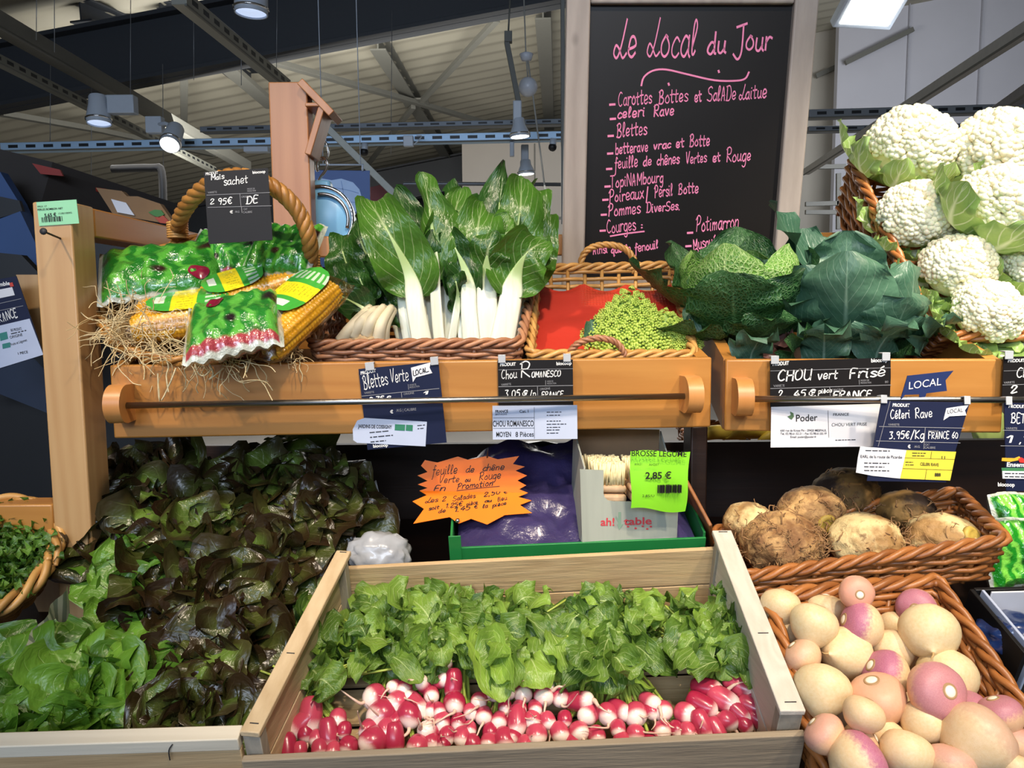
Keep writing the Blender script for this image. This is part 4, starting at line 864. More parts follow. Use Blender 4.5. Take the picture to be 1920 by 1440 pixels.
SAVOY_D = leafmat('savoy_outer_leaf', '#17401f', '#3c6c36', '#7aa56c', .42, 8, 1.0, .06, .07, .1, netscale=26, veinmix=.55)
SAVOY_L = leafmat('savoy_heart_leaf', '#2f6a26', '#7fb04a', '#cfe3a0', .38, 8, 1.0, .06, .08, .15, netscale=22, veinmix=.75)
CABB = leafmat('blue_green_cabbage_leaf', '#1f4a38', '#557a62', '#a9c6ae', .42, 9, 1.1, .045, .045, .1, blister=10, veinmix=.42)
CAULI_LEAF = leafmat('cauliflower_leaf', '#5f8a38', '#b6d07f', '#f2f5e0', .38, 6, .8, .14, .10, .2, blister=8)

# ------------------------------------------------------------------ wicker
def loop_pts(corners, per, rnd=.12):
    """closed loop through corner points, per samples per side; corners softened"""
    P = []; n = len(corners)
    for i in range(n):
        a, b = Vector(corners[i]), Vector(corners[(i+1) % n])
        for k in range(per): P.append(a.lerp(b, rnd + (1-2*rnd)*k/(per-1)))
    return P
def wicker(t, bot, top, rows, stakes, rad, mat_, amp=None, rim=.008, per=None, base=True, rimcol=None, closed_loops=None, braid=3):
    """bot/top: closed loops of equal length"""
    n = len(bot); amp = amp or rad*1.1; R = random.Random(n*7 + rows)
    c = sum(bot, Vector()) / n
    out = []
    for i in range(n):
        T = bot[(i+1) % n] - bot[i-1]; upv = top[i] - bot[i]; o = T.cross(upv)
        if o.dot(bot[i] - c) < 0: o = -o
        out.append(o.normalized())
    spn = max(2, n // stakes)
    mb = MB()
    for j in range(rows):
        h = (j + .5) / rows; pts = []
        for i in range(n):
            ph = math.cos(math.pi * i / spn + math.pi * (j % 2))
            pts.append(bot[i].lerp(top[i], h) + out[i] * (amp*ph) + Vector((R.uniform(-1, 1), R.uniform(-1, 1), R.uniform(-1, 1))) * rad*.12)
        tube(mb, pts, [rad * R.uniform(.9, 1.1)]*n, 6, False, 0, R.random(), True)
    t.part('woven_wall', mb, mat_)
    mb = MB()
    for i in range(0, n, spn):
        tube(mb, [bot[i] , top[i] + (top[i]-bot[i]).normalized()*rim*.5], rad*.9, 6, True, 0, R.random())
    t.part('stakes', mb, mat_)
    mb = MB()
    L = [(top[(i+1) % n] - top[i]).length for i in range(n)]; tot = sum(L); turns = max(3, round(tot / (rim*9)))
    for b in range(braid):
        acc = 0; pts = []
        for i in range(n):
            for q in range(3):
                f = q/3; s = acc + L[i]*f; a = 2*math.pi*(turns*s/tot + b/braid)
                uu = (top[i]-bot[i]).normalized().lerp((top[(i+1) % n]-bot[(i+1) % n]).normalized(), f); oo = out[i].lerp(out[(i+1) % n], f)
                pts.append(top[i].lerp(top[(i+1) % n], f) + uu*(rim*.62*math.sin(a) + rim*.4) + oo*(rim*.62*math.cos(a)))
            acc += L[i]
        tube(mb, pts, rim*.52, 6, False, 0, .3 + .35*b, True)
    t.part('rim', mb, rimcol or mat_)
    if base:
        mb = MB(); c2 = sum(bot, Vector())/n
        vs = [p for p in bot] + [c2]; mb.add(vs, [(i, (i+1) % n, n) for i in range(n)], [(0, 0)]*(n+1), 0, .2)
        t.part('base', mb, mat_)
    return out
def hoop(mb, pts, rad, strands=3, tw=6, r0=.3, sides=6):
    P = catmull(pts, 8); n = len(P)
    for b in range(strands):
        Q = []
        for i, p in enumerate(P):
            T = (P[min(i+1, n-1)] - P[max(i-1, 0)]).normalized(); N = T.cross(Vector((0, 1, .1))).normalized(); B = T.cross(N)
            a = 6.283*(tw*i/n + b/strands); Q.append(p + (N*math.cos(a) + B*math.sin(a))*rad*.62)
        tube(mb, Q, rad*.62, sides, True, 0, r0 + .2*b)

# ------------------------------------------------------------------ round maize basket
TILT = math.radians(39); BC = at(400, 549, 1.315); BN = V(0, -math.sin(TILT), math.cos(TILT)); BU = V(0, math.cos(TILT), math.sin(TILT))
RB = .176
def bpt(px, py, lift=0.0): return hit(px, py, BC + BN*lift, BN)
N_ = 96
top = [BC + V(1, 0, 0)*(RB*math.cos(2*math.pi*i/N_)) + BU*(RB*.97*math.sin(2*math.pi*i/N_)) for i in range(N_)]
bot = [BC - BN*.095 + BU*.03 + V(1, 0, 0)*(RB*.70*math.cos(2*math.pi*i/N_)) + BU*(RB*.62*math.sin(2*math.pi*i/N_)) for i in range(N_)]
mbk = Thing('wicker_basket', 'round honey brown wicker basket with a tall arched handle, full of maize packs', 'basket', BC - BN*.08)
wicker(mbk, bot, top, 12, 24, .0042, W_HONEY, rim=.009)
m = MB(); hoop(m, [bpt(336, 452), bpt(333, 432, .03), at(345, 395, 1.33), at(383, 352, 1.265), at(440, 330, 1.235), at(505, 347, 1.235), at(556, 392, 1.25), at(580, 450, 1.265), bpt(580, 505, .03), bpt(578, 530)], .0115, 4, 9, .1, 8); mbk.part('handle', m, W_HONEY)
for (px, py, lf) in ((333, 432, .03), (580, 492, .04)):
    m = MB(); c = bpt(px, py, lf)
    for k in range(7):
        cc = c + V(0, 0, (k-3)*.0042); tube(m, [cc + V(.0165*math.cos(a), .0165*math.sin(a), 0) for a in np.linspace(0, 6.283, 16, endpoint=False)], .0024, 6, False, 0, .5 + .06*k, True)
    mbk.part('handle_binding', m, W_GOLD)

def bagmat(name, g1, g2, dark, cream):
    n = NT(name); u, v = n.uv(); c = n.coord('UV')
    nz = n.noise(c, 3.2, 2); st = n.math('SINE', n.math('ADD', n.math('MULTIPLY', u, 34), n.math('MULTIPLY', nz, 16)))
    col = n.mix(n.ss(st, -.6, .8), lin(g1), lin(g2))
    col = n.mix(n.ss(n.noise(c, 2.1, 1), .56, .64), col, lin(dark))
    col = n.mix(n.math('SUBTRACT', 1, n.ss(n.math('ADD', v, n.math('MULTIPLY', nz, .12)), .16, .2)), col, lin(cream))
    ed = n.math('MAXIMUM', n.math('ABSOLUTE', n.math('SUBTRACT', u, .5)), n.math('ABSOLUTE', n.math('SUBTRACT', v, .5)))
    n.set(base=n.mix(n.ss(ed, .455, .475), col, lin('#c6ccc0')), rough=.22, coat=1.0, coatr=.06, spec=.6)
    n.bump(n.noise(n.coord('Object', rand=True), 70, 3, .6), .75, .006); return n.m
BAG1 = bagmat('green_printed_film', '#1c6e1e', '#4fa034', '#2b1212', '#2a7a24')
BAG2 = bagmat('green_printed_film_pale', '#227a28', '#58ac40', '#20141a', '#a33e46')
LOGO = plain('dark_red_round_logo', '#7a1230', .2, coat=1)
def film_bag(nm, label, c, ex, ez, L, H, T, mt, seed, group=None, logo=None):
    """pillow bag: ex along its length, ez up its face"""
    R = random.Random(seed); M = frame_from(c, ex, ez); off = V(R.uniform(0, 9), R.uniform(0, 9), 3)
    t = Thing(nm, label, 'pack', c, group)
    nu, nv = 30, 20; m = MB()
    def surf(u, v, side):
        x = (u-.5)*L; z = (v-.5)*H; a = max(0, 1-(abs(2*u-1))**3.2) * max(0, 1-(abs(2*v-1))**3.0)
        th = T*.5*a**.6; w = mnoise.noise(V(x, z, side)*22 + off)*.011*a + mnoise.noise(V(x, z, 0)*60 + off)*.0045*a
        edge = .004*math.sin(u*40)*(1-a)
        return V(x*(1-.06*a), -side*th - w*side + edge, z*(1-.08*a) + .006*math.sin(u*5+seed))
    for side in (1, -1):
        vs = [surf(i/nu, j/nv, side) for j in range(nv+1) for i in range(nu+1)]; uv = [(i/nu, j/nv) for j in range(nv+1) for i in range(nu+1)]
        fs = [(j*(nu+1)+i, j*(nu+1)+i+1, (j+1)*(nu+1)+i+1, (j+1)*(nu+1)+i) for j in range(nv) for i in range(nu)]
        m.add(vs, fs if side > 0 else [f[::-1] for f in fs], uv, 0, 0, M)
    t.part('film', m, mt)
    if logo:
        lu, lv, lr = logo; m = MB(); K = 20; ct = M @ (surf(lu, lv, 1) + V(0, -.001, 0)); ring = [M @ (surf(lu + lr/L*math.cos(a), lv + lr*.8/H*math.sin(a), 1) + V(0, -.0016, 0)) for a in np.linspace(0, 6.283, K, endpoint=False)]
        m.add(ring + [ct], [((i+1) % K, i, K) for i in range(K)]); t.part('round_logo', m, LOGO)
    return t
def inpl(ang, tip=0.0):   # directions in the basket's mouth
    ex = V(1, 0, 0)*math.cos(ang) + BU*math.sin(ang); ez = BU*math.cos(ang) - V(1, 0, 0)*math.sin(ang)
    ez = (ez*math.cos(tip) + BN*math.sin(tip)); return ex, ez
def bag_at(px, py, lift, ang, tip, L, H, T, mt, seed, label, logo=None):
    ex, ez = inpl(math.radians(ang), math.radians(tip)); film_bag('vegetable_pack', label, bpt(px, py, lift*.93), ex, ez, L*.94, H*.94, T*.94, mt, seed, None, logo)
bag_at(305, 508, .045, 16, 8, .215, .135, .055, BAG1, 1, 'large green film pack lying at the left of the maize basket', (.82, .22, .016))
bag_at(418, 478, .045, -10, 15, .13, .10, .045, BAG2, 2, 'green film pack at the back of the maize basket below the price slate')
bag_at(532, 468, .065, -14, 20, .125, .115, .05, BAG1, 3, 'green film pack at the right back against the basket handle')
bag_at(440, 610, .065, 14, -4, .15, .155, .06, BAG2, 4, 'green and red film pack at the front rim of the maize basket', (.32, .78, .014))

# maize cobs in clear film
def cobmat():
    n = NT('maize_kernels'); g = n.noise(n.coord('Object', rand=True), 90, 2); n.set(base=n.mix(g, lin('#c98a10'), lin('#f2bd2c')), rough=.3, spec=.5, coat=.4, coatr=.1); return n.m
COB = cobmat()
n = NT('clear_film'); n.set(base=(1, 1, 1, 1), rough=.08)
gl = n.n('ShaderNodeBsdfGlossy', {'Color': (1, 1, 1, 1), 'Roughness': .09}); tp = n.n('ShaderNodeBsdfTransparent')
bp = n.n('ShaderNodeBump', {'Height': n.noise(n.coord('Object', rand=True), 85, 3, .6), 'Strength': .5, 'Distance': .005}); n.t.links.new(bp.outputs[0], gl.inputs['Normal'])
fr = n.n('ShaderNodeFresnel', {'IOR': 1.5}); n.t.links.new(bp.outputs[0], fr.inputs['Normal'])
mx = n.n('ShaderNodeMixShader', {0: n.math('ADD', n.math('MULTIPLY', fr.outputs[0], .7), .015), 1: tp.outputs[0], 2: gl.outputs[0]}); n.t.links.new(mx.outputs[0], n.o.inputs[0]); FILM = n.m
n = NT('maize_label'); u, v = n.uv(); yel = n.math('MULTIPLY', n.ss(u, .30, .31), n.math('SUBTRACT', 1, n.ss(u, .60, .61)))
col = n.mix(yel, lin('#3fa33a'), lin('#f0d820'))
tx = n.math('MULTIPLY', n.math('GREATER_THAN', n.math('SINE', n.math('MULTIPLY', v, 70)), .35), n.math('MULTIPLY', n.ss(u, .36, .37), n.math('SUBTRACT', 1, n.ss(u, .56, .57))))
tx = n.math('MULTIPLY', tx, n.math('GREATER_THAN', n.noise(n.coord('UV', (40, 14, 1)), 1.0, 1), .47)); col = n.mix(n.math('MULTIPLY', tx, .55), col, lin('#6a7a20'))
wb_ = n.math('MULTIPLY', n.math('MULTIPLY', n.ss(u, .10, .11), n.math('SUBTRACT', 1, n.ss(u, .22, .23))), n.math('MULTIPLY', n.ss(v, .3, .31), n.math('SUBTRACT', 1, n.ss(v, .72, .73))))
wb2 = n.math('MULTIPLY', n.math('GREATER_THAN', n.math('SINE', n.math('MULTIPLY', v, 40)), -.1), n.math('MULTIPLY', n.ss(u, .70, .71), n.math('SUBTRACT', 1, n.ss(u, .88, .89))))
col = n.mix(n.math('MAXIMUM', wb_, n.math('MULTIPLY', wb2, .7)), col, lin('#d7e2d2')); n.set(base=col, rough=.3, coat=.8, coatr=.08); LABEL = n.m
_cob = None
def cob_geo():
    global _cob
    if _cob: return _cob
    m = MB(); rows, kn, L, Rr = 14, 27, .165, .0225; a_n, z_n = rows*5, kn*5; vs = []; fs = []
    for i in range(z_n+1):
        t = i/z_n; rb = Rr * (1 - .32*max(0, (t-.55)/.45)**2 - .25*max(0, (.12-t)/.12)**2) * (1 if t < .985 else .5)
        for k in range(a_n):
            kk = abs(math.sin(math.pi*k/5)); ii = abs(math.sin(math.pi*(i/5 + .5*((k//5) % 2)))); d = min(kk, ii)**.5
            vs.append(V((t-.5)*L, (rb + .0034*d)*math.cos(6.2832*k/a_n), (rb + .0034*d)*math.sin(6.2832*k/a_n)))
    for i in range(z_n):
        for k in range(a_n): fs.append((i*a_n+k, i*a_n+(k+1) % a_n, (i+1)*a_n+(k+1) % a_n, (i+1)*a_n+k))
    fs.append(tuple(range(a_n))); fs.append(tuple(z_n*a_n+k for k in range(a_n))[::-1]); m.add(vs, fs); _cob = m; return m
def corn_pack(label, px, py, lift, ang, tip, lab=(.18, .72), yawf=0):
    ex, ez = inpl(math.radians(ang), math.radians(tip)); c = bpt(px, py, lift); M = frame_from(c, ex, ez)
    t = Thing('maize_pack', label, 'pack', c)
    for dz in (-.0245, .0245):
        m = MB(); m.merge(cob_geo(), M @ Matrix.Translation((0, 0, dz)) @ Euler((dz*30, 0, 0)).to_matrix().to_4x4()); t.part('maize_cob', m, COB)
    def arch(z):  # height of the film over both cobs
        a = abs(z); return .0245 + .004*math.cos(z*60) if a < .026 else .0285*math.sqrt(max(0, 1 - ((a-.026)/.0255)**2)) - .003
    m = MB(); nu, nv = 28, 22
    for side in (1, -1):
        vs = []
        for j in range(nv+1):
            for i in range(nu+1):
                u = i/nu; z = (j/nv-.5)*.112; e = max(0, 1-abs(2*u-1)**9); q = min(1, max(0, arch(min(abs(z), .0515))))
                w = mnoise.noise(V(u*7, z*70, side*3+px))*.003
                vs.append(V((u-.5)*.205, -side*((q+.003)*e + w*e) , z*(1-.1*(1-e))))
        fs = [(j*(nu+1)+i, j*(nu+1)+i+1, (j+1)*(nu+1)+i+1, (j+1)*(nu+1)+i) for j in range(nv) for i in range(nu)]
        m.add(vs, fs if side > 0 else [f[::-1] for f in fs], None, 0, 0, M)
    t.part('clear_film', m, FILM)
    m = MB(); vs = []; uv = []; nu, nv = 26, 14
    for j in range(nv+1):
        for i in range(nu+1):
            u = i/nu; x = (lab[0] + (lab[1]-lab[0])*u - .5)*.2; hw = .036*(1-abs(2*u-1)**3.5)**.5; z = (j/nv*2-1)*hw
            vs.append(V(x, -(arch(z) + .0042), z)); uv.append((u, j/nv))
    m.add(vs, [(j*(nu+1)+i, j*(nu+1)+i+1, (j+1)*(nu+1)+i+1, (j+1)*(nu+1)+i) for j in range(nv) for i in range(nu)], uv, 0, 0, M); t.part('label', m, LABEL)
corn_pack('clear pack of two yellow maize cobs lying level in the middle of the round basket', 358, 590, .02, 12, -12, (.2, .85))
corn_pack('clear pack of maize cobs standing at the right front of the round basket', 545, 590, .035, 62, -6, (.35, .95))
corn_pack('clear pack of maize cobs half hidden behind the middle of the round basket', 480, 540, .025, 28, -8, (.1, .6))
# straw
m = MB(); R = random.Random(5)
def strand(c, L, up, out_, rad=.0007):
    d = V(R.gauss(0, 1), R.gauss(0, .5) - out_, R.gauss(0, .7) + up).normalized(); p = Vector(c); pts = [p.copy()]; k = 7
    for i in range(k):
        d = (d + V(R.gauss(0, .38), R.gauss(0, .25), R.gauss(0, .38) - .10)).normalized(); p = p + d*(L/k); pts.append(p.copy())
    tube(m, catmull(pts, 2), rad*R.uniform(.6, 1.3), 4, False, 0, R.random())
for i in range(300):
    if R.random() < .62: px, py = R.uniform(198, 300), R.uniform(585, 650)
    else: px, py = R.uniform(290, 470), R.uniform(640, 682)
    strand(bpt(px, py, R.uniform(.0, .035)), R.uniform(.04, .10), .2, .15)
for (a, b, c, d) in (((330, 690), (318, 720), (300, 752), (296, 700)), ((390, 678), (400, 700), (392, 712), (420, 690)), ((310, 670), (316, 688), (312, 705), (316, 735)), ((430, 676), (455, 690), (470, 672), (462, 698)), ((365, 680), (372, 700), (384, 704), (398, 690))):
    tube(m, catmull([at(*q, 1.155) for q in (a, b, c, d)], 4), .0012, 5, False, 0, .9)
for i in range(30): strand(bpt(R.uniform(515, 570), R.uniform(655, 678), .0), R.uniform(.02, .05), .1, .1)
single('packing_straw', m, wickermat('pale_straw', '#b89a62', '#ecdcb0', .6), 'tangle of pale packing straw spilling from the round maize basket', 'straw', kind='stuff')

# ------------------------------------------------------------------ chard basket
def rect_basket(nm, label, rimc, depth_v, rows, stakes_side, rad, mt, rim, inset=.012, per=16, cat='basket'):
    """rimc: four rim corners FL, FR, BR, BL ; depth_v: the four drops to the base"""
    tp_ = [Vector(c) for c in rimc]; cen = sum(tp_, Vector())/4
    bt = [c + Vector(d) + (cen - c).normalized()*inset for c, d in zip(tp_, depth_v)]
    t = Thing(nm, label, cat, sum(bt, Vector())/4)
    wicker(t, loop_pts(bt, per, .03), loop_pts(tp_, per, .03), rows, stakes_side*4, rad, mt, rim=rim); return t
fl, fr_, br, bl = at(582, 650, 1.245), at(975, 646, 1.262), at(1002, 520, 1.50), at(640, 530, 1.48)
cbk = rect_basket('wicker_basket', 'low reddish wicker basket with a braided front rim holding the chard', (fl, fr_, br, bl), [V(0, .01, -.058), V(0, .01, -.058), V(0, 0, -.125), V(0, 0, -.125)], 9, 8, .0042, W_PINK, .0085)
def px_spine(pts, k=5): return catmull([at(*p) for p in pts], k)
def chard_leaf(t, base, neck, tip, wst, wbl, mt, face=(0, -1, .25), mid=None, cup=.25, ruf=.010, r=.4, seed=0, prof=prof_broad, stalk=True, ext=.55):
    """base, neck, mid, tip are (px, py, Y); the white stalk runs on into the blade as its midrib"""
    b, k, p = at(*base), at(*neck), at(*tip); f = Vector(face).normalized(); mm = at(*mid) if mid else k.lerp(p, .5) + f*.018
    sp = catmull([b, b.lerp(k, .5) - f*-.003, k, mm, p], 8); n = len(sp); i0 = 11
    if stalk:
        m = MB(); q = 16 + int((n-16)*ext); pts = sp[:q]; vs = []; fs = []; K = 12; uv = []
        for i, c in enumerate(pts):
            T = (sp[min(i+1, n-1)] - sp[max(i-1, 0)]).normalized(); N = (f - T*f.dot(T)).normalized(); sd = T.cross(N)
            tt = i/(q-1); ne = 16/(q-1); w = wst*mpp(base[2])*((1.0 - .18*tt/ne) if tt < ne*.8 else .856*(1 - (tt-ne*.8)/(1-ne*.8))**1.15); w = max(w, .0012)
            for a in range(K):
                an = 6.2832*a/K; vs.append(c + sd*(w*math.cos(an)) + N*(w*.36*math.sin(an) + w*.22*math.cos(an)**2 + .001)); uv.append((a/K, tt))
        for i in range(q-1):
            for a in range(K): fs.append((i*K+a, i*K+(a+1) % K, (i+1)*K+(a+1) % K, (i+1)*K+a))
        fs += [tuple(range(K))[::-1], tuple((q-1)*K+a for a in range(K))]; m.add(vs, fs, uv); t.part('stalk', m, STALK)
    m = MB(); bl = sp[i0:]; nb = len(bl)
    leaf_grid(m, bl, [f]*nb, [wbl*mpp(base[2])*prof(min(.995, .02 + .98*i/(nb-1))) for i in range(nb)], cup, ruf, 1.9, 12, r, seed, blister=.005, bl_s=38)
    t.part('leaf', m, mt)
b1 = Thing('chard_bunch', 'tall bunch of green chard with white stalks at the left of the chard basket', 'chard', at(805, 645, 1.33))
L1 = [((792, 646, 1.335), (768, 515, 1.345), (688, 372, 1.39), 19, 62, CHARD, (.1, -1, .1), (722, 425, 1.335), .35), ((826, 646, 1.34), (815, 470, 1.35), (792, 322, 1.38), 13, 48, CHARD, (-.5, -1, .0), (806, 392, 1.36), -.5),
  ((770, 646, 1.345), (752, 545, 1.36), (690, 490, 1.37), 14, 34, CHARD_DARK, (0, -1, .4), (716, 505, 1.36), .3), ((843, 646, 1.36), (838, 480, 1.38), (866, 352, 1.42), 10, 52, CHARD, (.2, -1, .3), (850, 410, 1.38), .25),
  ((758, 646, 1.36), (735, 560, 1.38), (700, 455, 1.42), 12, 46, CHARD_DARK, (-.3, -1, .2), None, .3), ((810, 646, 1.37), (800, 500, 1.40), (742, 352, 1.45), 12, 56, CHARD_DARK, (0, -1, .1), None, .2),
  ((850, 646, 1.38), (862, 520, 1.41), (905, 375, 1.46), 11, 50, CHARD, (.1, -1, .2), None, .3), ((790, 646, 1.36), (785, 520, 1.37), (812, 430, 1.35), 12, 30, CHARD_DARK, (.4, -1, .1), None, -.3),
  ((800, 646, 1.39), (700, 500, 1.43), (668, 412, 1.47), 10, 46, CHARD_DARK, (-.2, -1, .1), None, .2), ((845, 648, 1.34), (858, 560, 1.345), (842, 500, 1.35), 8, 22, CHARD_DARK, (.3, -1, .1), None, .3),
  ((835, 646, 1.37), (830, 500, 1.39), (848, 395, 1.39), 9, 40, CHARD, (-.5, -1, .3), (852, 440, 1.37), -.5), ((780, 646, 1.37), (765, 520, 1.40), (738, 400, 1.44), 9, 48, CHARD, (-.5, -1, .2), None, .4), ((815, 646, 1.38), (840, 450, 1.43), (850, 335, 1.46), 9, 40, CHARD_DARK, (.6, -1, .1), None, -.4)]
for i, a in enumerate(L1): chard_leaf(b1, a[0], a[1], a[2], a[3], a[4], a[5], a[6], a[7], a[8], .012, [.75, .6, .2, .7, .2, .1, .55, .3, .15, .2, .95, .7, .4][i], 10+i)
b2 = Thing('chard_bunch', 'broad bunch of chard with three fat white stalks at the right of the chard basket', 'chard', at(925, 645, 1.33))
L2 = [((885, 646, 1.33), (876, 520, 1.345), (836, 440, 1.36), 17, 36, CHARD_DARK, (-.1, -1, .2), (852, 462, 1.345), .3), ((915, 646, 1.335), (912, 520, 1.345), (930, 432, 1.33), 22, 52, CHARD, (.0, -1, .35), (915, 470, 1.33), -.35),
  ((940, 646, 1.33), (966, 520, 1.345), (1026, 452, 1.35), 24, 62, CHARD, (.1, -1, .3), (990, 472, 1.33), .3), ((900, 646, 1.35), (900, 510, 1.37), (905, 378, 1.40), 13, 64, CHARD, (.1, -1, .3), (895, 440, 1.355), .22),
  ((930, 646, 1.36), (935, 470, 1.39), (948, 300, 1.43), 12, 46, CHARD_DARK, (.5, -1, .1), (936, 380, 1.40), -.5), ((950, 646, 1.36), (962, 480, 1.39), (978, 330, 1.43), 12, 56, CHARD, (.0, -1, .1), (975, 400, 1.38), .3),
  ((960, 646, 1.37), (985, 500, 1.41), (1022, 400, 1.44), 12, 58, CHARD, (.1, -1, .2), None, .25), ((945, 646, 1.38), (960, 560, 1.40), (990, 520, 1.38), 10, 34, CHARD_DARK, (.1, -1, .5), (980, 530, 1.38), .3),
  ((900, 646, 1.39), (880, 480, 1.43), (862, 350, 1.48), 12, 60, CHARD_DARK, (-.1, -1, .2), None, .25), ((868, 648, 1.34), (858, 560, 1.36), (848, 500, 1.37), 7, 18, CHARD_DARK, (-.2, -1, .2), None, .3),
  ((925, 646, 1.36), (925, 500, 1.37), (952, 400, 1.36), 10, 50, CHARD, (-.4, -1, .5), (930, 445, 1.35), -.4), ((950, 646, 1.37), (985, 470, 1.40), (1000, 350, 1.45), 10, 44, CHARD, (.5, -1, .3), None, .45)]
for i, a in enumerate(L2): chard_leaf(b2, a[0], a[1], a[2], a[3], a[4], a[5], a[6], a[7], a[8], .013, [.25, .35, .8, .85, .3, .7, .8, .2, .4, .2, 1.0, .6][i], 30+i)
b3 = Thing('chard_bunch', 'chard lying with its cut white base forward, left end of the chard basket', 'chard', at(680, 640, 1.30))
Rf = random.Random(6)
for i in range(11):
    g_ = i/10; bx = 640 + 78*g_; by = 640 - 14*math.sin(g_*3.1); nx = 690 + 46*g_ + Rf.uniform(-4, 4); ny = 575 + 8*abs(g_-.5) + Rf.uniform(-5, 5); Y0 = 1.295 + .010*(i % 3)
    m = MB(); P = catmull([at(bx, by, Y0), at((bx+nx)/2 - 6, (by+ny)/2, Y0 - .006), at(nx, ny, Y0+.03)], 5); rr_ = [.0105*(1.15-.55*j/(len(P)-1)) for j in range(len(P))]
    tube(m, P, rr_, 9); b3.part('stalk', m, plain('cream_stalk', '#ddd2b4', .5, var=.06, bump=.2) if i == 0 else bpy.data.materials['cream_stalk'])
m = MB(); c = at(678, 638, 1.296); ball(m, c, (.036, .014, .010), 4, fn=lambda p, q: q + p*.006*mnoise.noise(p*3) + p*.002*mnoise.noise(p*11)); b3.part('cut_base', m, plain('brown_cut_root', '#c2a57c', .8, var=.15, vs=60, bump=.5))
for i, a in enumerate((((700, 600, 1.33), (676, 575, 1.335), (606, 545, 1.34), 5, 36), ((705, 600, 1.34), (682, 560, 1.36), (640, 492, 1.38), 5, 38), ((705, 600, 1.34), (692, 560, 1.355), (672, 500, 1.37), 5, 28), ((715, 610, 1.36), (725, 590, 1.35), (742, 610, 1.34), 5, 22), ((700, 600, 1.36), (660, 520, 1.41), (640, 440, 1.44), 5, 44))):
    chard_leaf(b3, a[0], a[1], a[2], a[3], a[4], CHARD_DARK, (-.2, -1, .4), None, .25, .008, .1 + .1*i, 60+i)

# ------------------------------------------------------------------ romanesco basket with red liner
fl, fr_, br, bl = at(992, 668, 1.255), at(1300, 668, 1.265), at(1264, 500, 1.56), at(1008, 506, 1.55)
rbk = rect_basket('wicker_basket', 'golden wicker basket with two small loop handles and a red paper liner', (fl, fr_, br, bl), [V(0, .012, -.045), V(0, .012, -.045), V(0, -.005, -.15), V(0, -.005, -.15)], 11, 8, .0042, W_GOLD, .0085)
m = MB(); hoop(m, [at(1090, 512, 1.558), at(1092, 482, 1.556), at(1110, 464, 1.553), at(1140, 459, 1.552), at(1170, 466, 1.553), at(1188, 486, 1.557), at(1190, 512, 1.559)], .006, 3, 5, .3); rbk.part('back_handle', m, W_GOLD)
m = MB(); hoop(m, [at(1068, 672, 1.258), at(1072, 655, 1.254), at(1092, 640, 1.25), at(1125, 634, 1.25), at(1155, 642, 1.251), at(1170, 662, 1.255), at(1172, 676, 1.258)], .005, 3, 5, .3); rbk.part('front_handle', m, W_PINK)
m = MB(); G = []
cols_, rows_ = 26, 18
for j in range(rows_+1):
    for i in range(cols_+1):
        u = i/cols_; v = j/rows_
        px = 994 + (1010-994)*v + u*((1296 + (1258-1296)*v) - (994 + 16*v)); py = 664 + (532 - 664)*v + (14*abs(math.sin(u*9.4))*(v > .93)); Yv = 1.285 + .235*v**.8
        q = at(px, py, Yv) + V(0, .006*mnoise.noise(V(u*5, v*4, 2)), .004*mnoise.noise(V(u*4, v*6, 7))); G.append(q)
m.add(G, [(j*(cols_+1)+i, j*(cols_+1)+i+1, (j+1)*(cols_+1)+i+1, (j+1)*(cols_+1)+i) for j in range(rows_) for i in range(cols_)], [(i/cols_, j/rows_) for j in range(rows_+1) for i in range(cols_+1)])
n = NT('red_liner'); u, v = n.uv(); hx = n.n('ShaderNodeTexVoronoi', {'Vector': n.coord('UV', (46, 30, 1)), 'Scale': 1.0, 'Randomness': 0.0}).outputs['Distance']
foil = n.math('MULTIPLY', n.ss(v, .66, .7), n.ss(u, .28, .36)); n.set(base=n.mix(foil, lin('#bf3120'), lin('#c9402c')), rough=n.math('SUBTRACT', .55, n.math('MULTIPLY', foil, .3)), spec=.5)
n.bump(n.math('ADD', n.math('MULTIPLY', n.math('MULTIPLY', hx, foil), .8), n.math('MULTIPLY', n.noise(n.coord('UV'), 5, 3), 1.0)), .5, .004)
single('liner_paper', m, n.m, 'red foil patterned paper sheet lining the romanesco basket', 'paper liner')
ROM = NT('romanesco'); zz = ROM.attr(); g = ROM.noise(ROM.coord('Object'), 30, 2)
ROM.set(base=ROM.mix(ROM.math('ADD', ROM.math('MULTIPLY', zz, .8), ROM.math('MULTIPLY', g, .3), clamp=True), lin('#6f9a2c'), lin('#c9d866')), rough=.5, sss=.05); ROM = ROM.m
